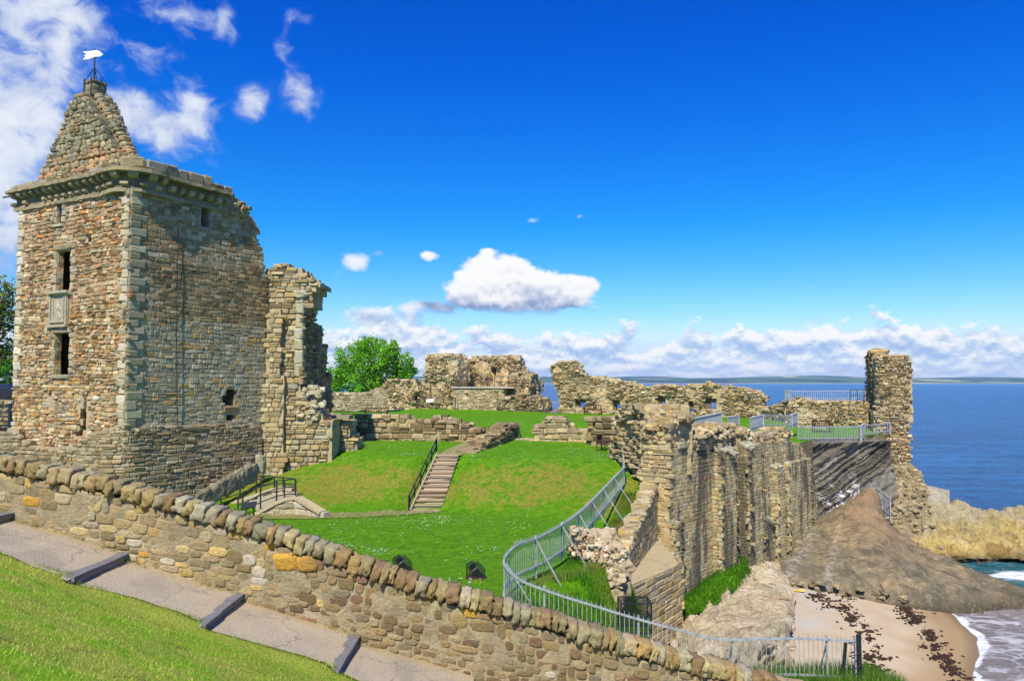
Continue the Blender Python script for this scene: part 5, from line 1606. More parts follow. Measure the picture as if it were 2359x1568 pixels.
def build_lump():
    rng = random.Random(77); mb = MB()
    for k, (vx, vy, Y, s) in enumerate(((1372, 1262, 30.0, 1.15), (1345, 1258, 30.4, .8), (1405, 1285, 29.4, 1.0), (1425, 1305, 29.0, .75), (1390, 1240, 30.6, .8), (1420, 1335, 28.6, .55), (1360, 1235, 30.8, .55))):
        p = P(vx, vy, Y); p = Vector((p.x, p.y, p.z))
        rock(mb, p, (s * 1.25, s * 1.1, s * 1.0), k * 5.3, (.42, .36, .26), 12, .5, .30, nf=2.2)
        rock(mb, p - UPV * .6, (s * 1.1, s * 1.0, s * 1.2), k * 3.1, (.36, .30, .2), 8, .6, .2)
    for k in range(230):
        f = rng.random(); vx = 1325 + f * 108 + rng.gauss(0, 8); vy = 1245 + f * 62 + rng.uniform(-32, 26); p = P(vx, vy, 29.6 - f * .7 + rng.uniform(-.35, .1)); s = rng.uniform(.10, .30)
        rock(mb, p, (s * 1.3, s, s * .9), k, pick([(.52, .46, .36), (.44, .36, .24), (.36, .30, .21), (.48, .35, .24), (.56, .52, .44)], rng, .2), 2, .5, .4, rng.uniform(0, 3))
    tag(mb.build('rubble_lump', M_STONE), 'pale boulder of fallen rubble masonry half buried in the rough grass by the curved fence', 'rubble')


build_lump(); build_wing(); build_mid(); build_keep(); build_curtain(); build_seawall(); build_right_tower()

# ------------------------------------------------------------------ rocks, beach, slopes
def rock_mat(name, c0, c1, c2, scale=1.0, crackamt=.5, bump=.8, greytop=False, slab=False):
    m, t, b, co = new_mat(name)
    geo = t.n.new('ShaderNodeNewGeometry'); co = geo.outputs['Position']
    n1 = t.noise(co, .45 * scale, 6, .6, .3); n2 = t.noise(co, 3.2 * scale, 7, .65); n3 = t.noise(co, 14 * scale, 4, .6)
    c = t.ramp(n1, [(.3, c0), (.5, c1), (.68, c2)])
    c = t.mix(1.0, c, t.ramp(n2, [(.25, (.55, .53, .5)), (.5, (1, 1, 1)), (.75, (1.3, 1.28, 1.25))]), 'MULTIPLY')
    e = t.vor(t.vm('ADD', co, t.vm('MULTIPLY', t.noise(co, 1.2, 3, out=1), (.8, .8, .8))), .5 * scale, 'DISTANCE_TO_EDGE')
    c = t.mix(t.m('MULTIPLY', t.step(e, .025, .0), crackamt), c, (.06, .05, .035))
    s = t.n.new('ShaderNodeSeparateXYZ'); t.l.new(co, s.inputs[0])
    if greytop:
        q = t.m('ADD', s.outputs[2], t.m('MULTIPLY', t.m('SUBTRACT', n1, .5), 5.0)); c = t.mix(t.m('MULTIPLY', t.step(q, -11.6, -10.4), .6), c, t.mix(n2, (.20, .19, .14), (.42, .39, .29)))
        c = t.mix(t.m('MULTIPLY', t.step(q, -12.0, -12.7), .8), c, t.mix(n2, (.14, .08, .02), (.42, .27, .07)))
    a = t.n.new('ShaderNodeSeparateXYZ'); t.l.new(t.attr('Col'), a.inputs[0])
    c = t.mix(t.m('MULTIPLY', a.outputs[0], t.step(n2, .3, .55)), c, (.05, .042, .025))      # wet, weedy foot
    n6 = t.noise(co, 1.1, 7, .7, .5)
    if slab:                                                                                  # warm and grey patches, darker weathering
        c = t.mix(t.m('MULTIPLY', a.outputs[1], .8), c, t.mix(n6, (.22, .13, .06), (.52, .33, .16)))
        c = t.mix(t.m('MULTIPLY', t.step(n6, .50, .60), .6), c, (.085, .075, .05)); c = t.mix(t.m('MULTIPLY', t.step(n2, .56, .66), .45), c, (.36, .31, .21))
    else: c = t.mix(t.m('MULTIPLY', a.outputs[1], t.step(n2, .42, .6)), c, (.06, .13, .012))        # tufts of green
    n4 = t.noise(t.xyz(t.m('MULTIPLY', t.m('ADD', s.outputs[0], s.outputs[1]), .95), t.m('MULTIPLY', s.outputs[2], .35), 2.0), 2.1, 5, .65)
    c = t.mix(t.m('MULTIPLY', a.outputs[2], t.step(n2, .40, .56) if slab else t.step(n4, .50, .57)), c, (.80, .79, .76))        # bird lime
    t.l.new(c, b.inputs['Base Color'])
    set_bump(t, b, t.m('ADD', n2, t.m('MULTIPLY', n3, .4)), bump, .12)
    return m


def build_nature():
    rng = random.Random(91)
    # stratified cliff under the small lawn
    fc = Fr.ab(1832, 56.6, 2030, 60.0)
    ua, ub = fc.uv(1800, 1100)[0], fc.uv(2052, 1100)[0]; zt = fc.uv(1900, 1019)[1]
    mb = MB(); nu, nv = 90, 84; zb = -12.5
    for j in range(nv + 1):
        for i in range(nu + 1):
            u = ua + (ub - ua) * i / nu; v = zb + (zt - zb) * j / nv
            s = (v - .45 * (u - ua) + .35 * mn.noise(Vector((u * .35, v * .6, 1)))) / (.5 + .18 * mn.noise(Vector((v * .35 - u * .15, 3, 3)))); f = s - math.floor(s)
            hsh = mn.noise(Vector((math.floor(s) * 3.7, 0, 5)))
            n = .34 * f + .35 * hsh + .10 * mn.noise(Vector((u * 1.6, v * 2.5, 3))) + .28 * sstep(v, zt - .5, zt) + .35 * mn.noise(Vector((u * .5, v * .5, 8)))
            n -= (zt - v) * -.10
            mb.v.append(fc.m(u, v, n - .2))
    b0 = len(mb.v)
    for j in range(nv):
        for i in range(nu):
            a = j * (nu + 1) + i; u, v = i / nu, j / nv
            lime = 1.25 * math.exp(-(((u - .50) / .17) ** 2 + ((v - .50 - .2 * (u - .5)) / .15) ** 2)) + .8 * math.exp(-(((u - .32) / .07) ** 2 + ((v - .36) / .14) ** 2))
            mb.f.append((a, a + 1, a + nu + 2, a + nu + 1)); mb.c.append((.0, 0, min(1, lime)))
    # its ledge, running back under the fence
    for i in range(nu):
        p, q = Vector(mb.v[nv * (nu + 1) + i]), Vector(mb.v[nv * (nu + 1) + i + 1])
        mb.add([p, q, q - fc.N * 1.6, p - fc.N * 1.6], [(0, 1, 2, 3)], (0, 0, 0))
    tag(mb.build('cliff', rock_mat('grey_strata', (.15, .13, .095), (.21, .185, .135), (.28, .25, .19), 1.0, .3)), kind='structure')

    # smooth brown slab between the wall and the beach
    r0 = [(1862, 1222, 56.4), (1935, 1180, 57.5), (2003, 1134, 58.8), (2048, 1222, 56.5), (2180, 1298, 51.5), (2380, 1376, 47.5)]
    r1 = [(1830, 1275, 51), (1905, 1262, 51.2), (1990, 1240, 51.5), (2085, 1282, 50), (2215, 1334, 48.5), (2380, 1388, 46.6)]
    r2 = [(1790, 1330, 46), (1870, 1342, 45.6), (1980, 1355, 45.4), (2110, 1373, 45.2), (2250, 1390, 45.5), (2380, 1401, 46)]
    def cf(p, i, j):
        wet = sstep(p.z, -12.2, -12.9) * .9
        lime = .22 * math.exp(-((j - .06 - .03 * i) / .035) ** 2) * sstep(i, .25, .5) + .16 * math.exp(-((j - .20 - .10 * i) / .022) ** 2) * sstep(i, .3, .5)
        warm = math.exp(-(((j - .42) / .22) ** 2 + ((i - .36) / .16) ** 2)); grey = sstep(j, .3, .08)
        return (wet, warm, min(.8, lime)) if True else grey
    def slabstep(p, i, j):
        q = p.y * .30 + p.x * .13 + .55 * mn.noise(p * .3); f = q - math.floor(q)
        return .36 * (f if f < .9 else (1 - f) * 9) - .05 * abs(mn.noise(p * 2.1)) * 2 + .12 * mn.noise(Vector((math.floor(q) * 3.3, p.x * .3, 1)))
    mb = sheet([low(r0, -15, 1.0), r0, r1, r2, low(r2, -15, -.5)], 24, .16, .45, .05, 1, cf, slabstep)
    tag(mb.build('rock_slope', rock_mat('brown_slab', (.13, .115, .075), (.225, .185, .105), (.34, .25, .13), 1.0, .45, 1.3, False, True), smooth=True), kind='structure')

    # yellow rock by the water
    y0 = [(2035, 1162, 63), (2085, 1146, 64), (2150, 1150, 65), (2230, 1164, 66), (2290, 1174, 67), (2330, 1167, 67), (2400, 1172, 67), (2620, 1178, 69)]
    y1 = [(2035, 1198, 60.5), (2100, 1188, 61), (2150, 1194, 61.5), (2230, 1204, 62.5), (2290, 1214, 63), (2330, 1214, 63), (2400, 1216, 63), (2640, 1222, 64)]
    y2 = [(2034, 1222, 58.8), (2100, 1238, 58.3), (2160, 1246, 58.2), (2230, 1252, 58.2), (2290, 1257, 58.2), (2330, 1258, 58.2), (2400, 1262, 58.2), (2660, 1266, 59)]
    y3 = [(2046, 1240, 57.6), (2105, 1268, 57.0), (2160, 1283, 57.0), (2230, 1296, 57.0), (2290, 1300, 57.2), (2330, 1301, 57.2), (2400, 1302, 57.2), (2670, 1296, 58)]
    def cy(p, i, j): return (sstep(p.z, -12.0, -12.9), .9 * sstep(j, .14, .02) * sstep(i, .1, .3) * sstep(i, .5, .3), 0)
    mb = sheet([low(y0, -15, 3), y0, y1, y2, y3, low(y3, -15, 1.5)], 18, .48, .5, .14, 2, cy, lambda p, i, j: -.7 * max(0, mn.noise(p * .9 + Vector((3, 1, 7)))) - .5 * max(0, mn.noise(p * 2.1) - .15))
    tag(mb.build('rock_outcrop', rock_mat('yellow_rock', (.27, .23, .12), (.42, .31, .10), (.52, .40, .155), 1.0, .3, 1.3, True)), kind='structure')
    # flat concrete-like ledge at the foot of the tower
    l0 = [(2095, 1118, 66), (2135, 1124, 66), (2186, 1136, 66)]; l1 = [(2095, 1146, 64), (2135, 1150, 64), (2187, 1150, 64.5)]; l2 = [(2095, 1170, 63.5), (2135, 1172, 63.5), (2187, 1172, 64.2)]
    mb = sheet([low(l0, -15, 1), l0, l1, l2], 8, .1, .6, .05, 5)
    tag(mb.build('rock_ledge', rock_mat('pale_ledge', (.26, .23, .155), (.33, .29, .20), (.38, .34, .25), 1, .3)), kind='structure')

    # beach
    bz = lambda x, y: None
    s0 = [(1600, 1322, 47.5), (1800, 1310, 47.5), (1950, 1340, 47.2), (2110, 1362, 46.5), (2180, 1372, 47.2), (2300, 1392, 46.8)]
    tip = Vector((G(2180, 1405, SEA).x, G(2180, 1405, SEA).y, -13.0))
    s1 = [(1560, 1395, 39.5), (1810, 1390, 40.5), (1930, 1395, 42), (2050, 1395, 43.5), (2150, 1392, 46), (2290, 1420, 44.8)]
    s2 = [(1540, 1480, 33), (1810, 1470, 34.5), (1950, 1470, 36.8), (2110, 1460, 39.4), (2240, 1470, 39.8), (2380, 1480, 40.2)]
    s3 = [(1540, 1600, 27.5), (1830, 1600, 28.5), (1980, 1600, 30.5), (2130, 1600, 32), (2245, 1600, 32.6), (2400, 1600, 33)]
    s4 = [(1540, 1800, 21), (1830, 1800, 21.5), (1980, 1800, 22.5), (2130, 1800, 23.2), (2245, 1800, 23.8), (2400, 1800, 24)]
    def wl(p):
        best = 1e9; q = Vector((p.x, p.y, 0)); side = 1
        for a, b in zip(WL, WL[1:]):
            a2, b2 = Vector((a.x, a.y, 0)), Vector((b.x, b.y, 0)); d = b2 - a2
            k = min(1, max(0, (q - a2).dot(d) / d.length_squared)); e = q - a2 - d * k
            if e.length < best: best = e.length; side = 1 if d.x * e.y - d.y * e.x < 0 else -1
        return best * side
    mb = sheet([s0, s1, s2, s3, s4], 16, .03, .4, .015, 3)
    for k, v in enumerate(mb.v):                               # slope the sand down through the waterline
        d = wl(Vector(v)); z = min(-13.0 + .165 * d, -11.45 + .012 * d)
        x = Vector(v); mb.v[k] = Vector((x.x, x.y, z + .03 * mn.noise(x * .8)))
    for k, v in enumerate(mb.v):
        c = Vector(v); d = wl(c)
        mb.vc[k] = (sstep(d + .5 * mn.noise(c * .4), 3.4, 1.0), sstep(abs(d - 9 + 1.5 * mn.noise(c * .3)), 4, 1), sstep(d, .8, .05))
    m, t, b, co = new_mat('sand')
    geo = t.n.new('ShaderNodeNewGeometry'); co = geo.outputs['Position']
    a = t.n.new('ShaderNodeSeparateXYZ'); t.l.new(t.attr('Col'), a.inputs[0])
    n1 = t.noise(co, .6, 6, .6); n2 = t.noise(co, 12, 6, .7)
    c = t.ramp(n1, [(.3, (.44, .335, .20)), (.55, (.50, .39, .245)), (.75, (.55, .44, .30))])
    c = t.mix(t.m('MULTIPLY', a.outputs[1], t.step(n1, .36, .6)), c, (.44, .40, .33))
    c = t.mix(t.m('MULTIPLY', a.outputs[0], .85), c, (.33, .215, .095))
    c = t.mix(a.outputs[2], c, (.22, .15, .08))
    c = t.mix(t.m('MULTIPLY', t.step(n2, .62, .74), .35), c, (.25, .19, .11))
    t.l.new(c, b.inputs['Base Color']); set_bump(t, b, t.m('ADD', n1, n2), .35, .08)
    beach = tag(mb.build('beach', m, smooth=True), kind='structure')
    def beach_z(x, y):
        d = wl(Vector((x, y, 0))); return min(-13.0 + .165 * d, -11.45 + .012 * d)
    # seaweed in drifts
    mb = MB()
    lines = [((2055, 1362), (2210, 1568), 9, 260), ((1890, 1350), (2010, 1480), 14, 90), ((1985, 1478), (2030, 1568), 16, 90), ((1870, 1372), (1960, 1378), 8, 40)]
    for (xa, ya), (xb, yb), sp, n in lines:
        cl = [(rng.random(), rng.gauss(0, sp), rng.gauss(0, sp * .5)) for _ in range(n // 4 + 1)]
        for _ in range(n * 3):
            t0, ox, oy = rng.choice(cl); kk = rng.choice((1, 1, 2.6)); ox += rng.gauss(0, 6 * kk); oy += rng.gauss(0, 1.9 * kk)
            vx, vy = xa + (xb - xa) * t0 + ox, ya + (yb - ya) * t0 + oy
            p = G(vx, vy, -12.4); p = G(vx, vy, beach_z(p.x, p.y)); p = G(vx, vy, beach_z(p.x, p.y))
            s = rng.uniform(.03, .13); rock(mb, Vector((p.x, p.y, beach_z(p.x, p.y) + .03)), (s * 1.8, s, rng.uniform(.03, .09)), rng.random() * 999, pick([(.035, .018, .008), (.055, .025, .01), (.03, .022, .01)], rng, .3), 2, .2, .5, rng.uniform(0, 3))
    tag(mb.build('seaweed', M_ATTR), kind='stuff')
    # yellow-white washed up board and a snagged branch
    mb = MB(); p = G(1828, 1353, -11.4)
    for dx, L, cc in ((-.3, .35, (.75, .72, .62)), (.05, .4, (.75, .50, .05)), (.4, .3, (.78, .55, .08))):
        box(mb, Vector((p.x + dx, p.y - dx * .2, beach_z(p.x, p.y) + .07)), L, .16, .06, cc, (Vector((.97, -.2, .05)).normalized(), Vector((.2, .97, 0)).normalized(), UPV), .03, rng)
    tag(mb.build('washed_up_board', M_ATTR), 'small yellow and white washed-up board lying on the sand among weed', 'debris')
    mb = MB(); q = G(2026, 1372, -12.0); z = beach_z(q.x, q.y)
    for a, b in (((-.3, 0, .05), (.25, 0, .75)), ((0, 0, .4), (-.4, .1, .6)), ((.1, 0, .55), (.5, 0, .5)), ((-.2, 0, .2), (.35, -.1, .02)), ((.2, 0, .7), (.1, .1, 1.0))):
        tube(mb, [q + Vector(a) + Vector((0, 0, z - q.z)), q + Vector(b) + Vector((0, 0, z - q.z))], .035, (.05, .035, .025), 5)
    tag(mb.build('driftwood', M_BARK), 'dark forked piece of driftwood sticking up at the edge of the brown rock', 'driftwood')

    # pale bedrock below the wall, with grass on its shoulder
    a0 = [(1555, 1420, 40.6), (1600, 1370, 43.0), (1660, 1310, 46.5), (1715, 1278, 49.3), (1790, 1298, 49.5)]
    a1 = [(1555, 1450, 36.5), (1620, 1410, 38.0), (1690, 1345, 42.0), (1745, 1318, 44.2), (1810, 1330, 45.2)]
    a2 = [(1560, 1475, 33.6), (1640, 1440, 35.2), (1715, 1395, 38.2), (1780, 1360, 41.0), (1828, 1372, 42.3)]
    a3 = [(1570, 1505, 30.8), (1660, 1472, 32.4), (1740, 1440, 34.8), (1800, 1418, 36.6), (1826, 1424, 38.0)]
    a4 = [(1590, 1560, 27.6), (1690, 1510, 29.6), (1760, 1482, 31.6), (1812, 1470, 33.2), (1824, 1474, 33.6)]
    def step_d(p, i, j):
        s = (p.z + .35 * p.x) / .62 + .5 * mn.noise(p * .5); f = s - math.floor(s); return .26 * (f - .5) + .14 * mn.noise(Vector((math.floor(s) * 5.1, p.x * .6, p.y * .6)))
    mb = sheet([low(a0, -14, .5), a0, a1, a2, a3, a4, low(a4, -15, -.3)], 20, .20, .6, .08, 4, lambda p, i, j: (0, .45 * sstep(mn.noise(p * .45), .1, .35), 0), step_d)
    tag(mb.build('bedrock', rock_mat('pale_bedrock', (.36, .28, .165), (.54, .44, .275), (.62, .53, .37), 1.5, .5, 1.2)), kind='structure')
    mb = MB()
    for k in range(46):
        vx, vy = rng.uniform(1640, 1815), rng.uniform(1330, 1490); Yk = 42.5 - (vy - 1340) / 150 * 9.5 + rng.uniform(-.3, .3)
        s_ = rng.uniform(.25, .95); rock(mb, P(vx, vy, Yk) - UPV * .1, (s_ * 1.4, s_, s_ * .55), k * 1.7, pick([(.50, .43, .31), (.42, .33, .21), (.40, .37, .30), (.54, .42, .33)], rng, .2), 4, .85, .2, rng.uniform(-.3, .5))
    for k in range(48):                                          # fallen stones along the slab's edges and foot
        f = rng.random(); e = rng.choice((0, 1, 1, 2))
        (xa, ya, Ya), (xb, yb, Yb) = (((1800, 1326, 46), (1880, 1222, 55.5)), ((1800, 1338, 45.2), (2110, 1382, 44.7)), ((2050, 1228, 56), (2240, 1322, 50)))[e]
        s_ = rng.uniform(.12, .42); rock(mb, P(xa + (xb - xa) * f + rng.gauss(0, 10), ya + (yb - ya) * f + rng.gauss(0, 6), Ya + (Yb - Ya) * f), (s_ * 1.5, s_, s_ * .6), k * 2.3, pick([(.27, .23, .15), (.20, .17, .11), (.36, .30, .2)], rng, .2), 3, .8, .25, rng.uniform(0, 3))
    tag(mb.build('loose_rocks', M_STONE), kind='stuff')
    # grass patch
    g0 = [(1566, 1414, 40.4), (1610, 1366, 42.8), (1655, 1322, 45.4), (1700, 1296, 47.6)]
    g1 = [(1566, 1424, 38.9), (1622, 1384, 40.9), (1672, 1338, 43.6), (1712, 1308, 46.0)]
    g2 = [(1568, 1440, 37.6), (1640, 1410, 38.6), (1696, 1364, 41.2), (1724, 1328, 44.0)]
    up = lambda r, d: [P(*q) + Vector((0, 0, d)) for q in r]
    mb = sheet([up(g0, .5), up(g1, .7), up(g2, .3)], 10, .08, 1.0, .05, 6)
    tag(mb.build('grass_slope', M_GRASS, smooth=True), kind='structure')
    tuft = MB()
    for q in mb.v[::1]:
        for _ in range(9):
            p = Vector(q) + Vector((rng.uniform(-.2, .2), rng.uniform(-.2, .2), -.03)); h = rng.uniform(.12, .32); a = rng.uniform(0, 6.3); w = .018
            tuft.add([p + Vector((math.cos(a) * w, math.sin(a) * w, 0)), p - Vector((math.cos(a) * w, math.sin(a) * w, 0)), p + Vector((rng.uniform(-.12, .12), rng.uniform(-.15, .05), h))], [(0, 1, 2)], vary((.055, .17, .008), rng, .35))
    # rough grass on the mound outside the palisade and by the fence foot
    for _ in range(16000):
        y = rng.uniform(22.3, 40); fx = interp(y, FENCE_FAR) if y > 24 else -.28 + (24 - y) * .2
        xm = min(xmax(y) - .15, fx + 7); x = rng.uniform(fx + .1, max(fx + .2, xm))
        z = lawn_z(x, y) - .02; h = rng.uniform(.10, .34) * (1.0 if mn.noise(Vector((x * .6, y * .6, 4))) > -.15 else .5); a = rng.uniform(0, 6.3); w = rng.uniform(.008, .014)
        k = mn.noise(Vector((x * .5, y * .5, 9))) + rng.uniform(-.3, .3)
        col = (.05, .17, .006) if k < .18 else ((.10, .22, .01) if k < .34 else (.26, .24, .06))
        tuft.add([Vector((x + math.cos(a) * w, y + math.sin(a) * w, z)), Vector((x - math.cos(a) * w, y - math.sin(a) * w, z)), Vector((x + rng.uniform(-.1, .1), y + rng.uniform(-.1, .1), z + h))], [(0, 1, 2)], vary(col, rng, .3))
    for _ in range(5000):
        x, y = rng.uniform(5.5, 11.0), rng.uniform(21.2, 23.0)
        z = hill_z(x, y) - .03; h = rng.uniform(.15, .45) * (1 if x > 6.5 else .5); a = rng.uniform(0, 6.3); w = .009
        tuft.add([Vector((x + math.cos(a) * w, y + math.sin(a) * w, z)), Vector((x - math.cos(a) * w, y - math.sin(a) * w, z)), Vector((x + rng.uniform(-.12, .12), y + rng.uniform(-.1, .1), z + h))], [(0, 1, 2)], vary((.065, .20, .008) if rng.random() < .8 else (.30, .28, .10), rng, .3))
    tag(tuft.build('long_grass', M_BLADE), kind='stuff')
    # daisies over the lawn
    mb = MB(); cl = [(rng.uniform(-13, 6), rng.uniform(22, 56), rng.uniform(.2, 1.2) * rng.choice((1, 1, 2))) for _ in range(90)]
    for _ in range(2600):
        if rng.random() < .93:
            cx, cy, s = rng.choice(cl); x, y = rng.gauss(cx, s), rng.gauss(cy, s)
        else: x, y = rng.uniform(-14, 8), rng.uniform(20, 75)
        t0 = bank_t(x, y)
        if .12 < t0 < .8 and rng.random() < .75: continue
        if x > xmax(y) - .5 or y < 20 or (y > 24 and x > interp(y, FENCE_FAR) - .3) or (y <= 24 and x > -.6): continue
        z = lawn_z(x, y) + .05; r = rng.uniform(.012, .03) * (1 + max(0, y - 30) * .012); a = rng.uniform(0, 1.5)
        col = (.85, .85, .80) if rng.random() < .86 else (.80, .72, .12)
        mb.add([Vector((x + r * math.cos(a + k * 1.05), y + r * math.sin(a + k * 1.05), z + rng.uniform(-.008, .008))) for k in range(6)], [tuple(range(6))], col)
    tag(mb.build('daisies', M_ATTR), kind='stuff')


def hill_z(x, y):
    """ground in front of and just behind the near stretch of palisade"""
    zf = interp(x, [(-.3, -6.48), (1.07, -7.15), (2.44, -7.65), (3.9, -8.1), (5.7, -8.42), (7.2, -8.15), (10, -8.1), (11, -8.5), (14, -9.5)])
    if y < 22: z = zf + (wall_top(x) - 1.7 - zf) * sstep(y, 20.5, 12.6)
    else: z = zf - 3.0 * sstep(y, 22.6, 29) * sstep(x, 3.2, 6.0) - .3 * sstep(y, 22.2, 24)
    return z + .06 * mn.noise(Vector((x * .7, y * .7, 3)))


def build_hill():
    mb = MB(); xs = [-.6 + i * .3 for i in range(56)]; ys = [12.7 + j * .3 for j in range(62)]
    for y in ys:
        for x in xs: mb.v.append((x, y, hill_z(x, y) - (.25 if x < 4 and y > 22.5 else 0) - 1.5 * sstep(x, 1.0, -.6) * sstep(y, 23, 26)))
    n = len(xs)
    for j in range(len(ys) - 1):
        for i in range(n - 1):
            a = j * n + i; y = ys[j]; bare = 1.0 if (y > 23.2 and xs[i] > 4.3) else 0.0
            mb.f.append((a, a + 1, a + n + 1, a + n)); mb.c.append((.5, bare, 0))
    tag(mb.build('hillside', M_GRASS, smooth=True), kind='structure')


build_nature(); build_hill()

# ------------------------------------------------------------------ fences, stairs, furniture, trees
def path_pts(pts, step):
    """walk along a polyline at equal steps"""
    pts = [Vector(p) for p in pts]; out = [pts[0].copy()]; d = 0.0
    for a, b in zip(pts, pts[1:]):
        L = math.hypot(b.x - a.x, b.y - a.y); s = step - d
        while s <= L:
            out.append(a.lerp(b, s / L)); s += step
        d = L - (s - step)
    return out


def smooth_pts(pts, n=6):
    pts = [Vector(p) for p in pts]; out = []
    for i in range(len(pts) - 1):
        a, b, c, d = pts[max(i - 1, 0)], pts[i], pts[i + 1], pts[min(i + 2, len(pts) - 1)]
        for k in range(n):
            t = k / n
            out.append(.5 * ((2 * b) + (c - a) * t + (2 * a - 5 * b + 4 * c - d) * t * t + (3 * b - a - 3 * c + d) * t ** 3))
    out.append(pts[-1]); return out


def palisade(label, pts, h, group=None, sp=.12, bay=2.4, brace=None, pw=.018, solid=False, posts=True, hend=None, cat='fence', pt=.01, low=.22):
    pp = path_pts(pts, sp); root = thing('palisade_fence', label, cat, pts[0], group)
    n = len(pp); per = max(3, int(bay / sp)); hh = lambda i: h + ((hend if hend else h) - h) * i / max(1, n - 1)
    tops = []
    for i0 in range(0, n, per):
        mb = MB(); i1 = min(n, i0 + per)
        for i in range(i0, i1):
            p = pp[i]; d = (pp[min(i + 1, n - 1)] - pp[max(i - 1, 0)]); d.z = 0; d.normalize(); nr = Vector((-d.y, d.x, 0)); H = hh(i); w = pw if not solid else sp * .48
            q = [(-w, 0), (w, 0), (w, H - .06), (0, H), (-w, H - .06)]
            vs = [p + d * a * .5 * 1.4 + UPV * b - nr * pt for a, b in q] + [p + d * a * .5 * 1.4 + UPV * b + nr * pt for a, b in q]
            mb.add(vs, [(0, 1, 2, 3, 4), (9, 8, 7, 6, 5)] + [(k, 5 + k, 5 + (k + 1) % 5, (k + 1) % 5) for k in range(5)])
        mb.build('pale_panel', M_GALV, root)
        if posts or i0 == 0:
            p = pp[i0]; mb = MB(); bar(mb, p - UPV * .1 + Vector((.0, .05, 0)), p + UPV * (hh(i0) - .04) + Vector((0, .05, 0)), .055); mb.build('post', M_GALV, root)
            if brace and i0:
                d = (pp[min(i0 + 1, n - 1)] - pp[i0 - 1]); d.z = 0; d.normalize(); nr = Vector((d.y, -d.x, 0)) * brace
                mb = MB(); bar(mb, p + UPV * (hh(i0) * .88), p + nr * (h * .75) - UPV * .25, .034); mb.build('brace', M_GALV, root)
    mb = MB(); p = pp[-1]; bar(mb, p - UPV * .1, p + UPV * (hh(n - 1) - .02), .075); mb.build('post', M_GALV, root)
    for k in (.9, low):
        mb = MB()
        for i in range(0, n - 1, 2):
            j = min(i + 2, n - 1); bar(mb, pp[i] + UPV * hh(i) * k, pp[j] + UPV * hh(j) * k, .055, .055)
        mb.build('rail', M_GALV, root)
    return root


def railing(label, pts, h, group=None, name='handrail', rails=(1.0, .55), r=.03, every=1, cat='handrail'):
    root = thing(name, label, cat, pts[0], group)
    for p in pts[::every]:
        p = Vector(p); mb = MB(); bar(mb, p - UPV * .1, p + UPV * h, r * 2); mb.build('post', M_IRON, root)
    for k in rails:
        mb = MB()
        for a, b in zip(pts, pts[1:]): bar(mb, Vector(a) + UPV * h * k, Vector(b) + UPV * h * k, r * 2)
        mb.build('rail', M_IRON, root)
    return root


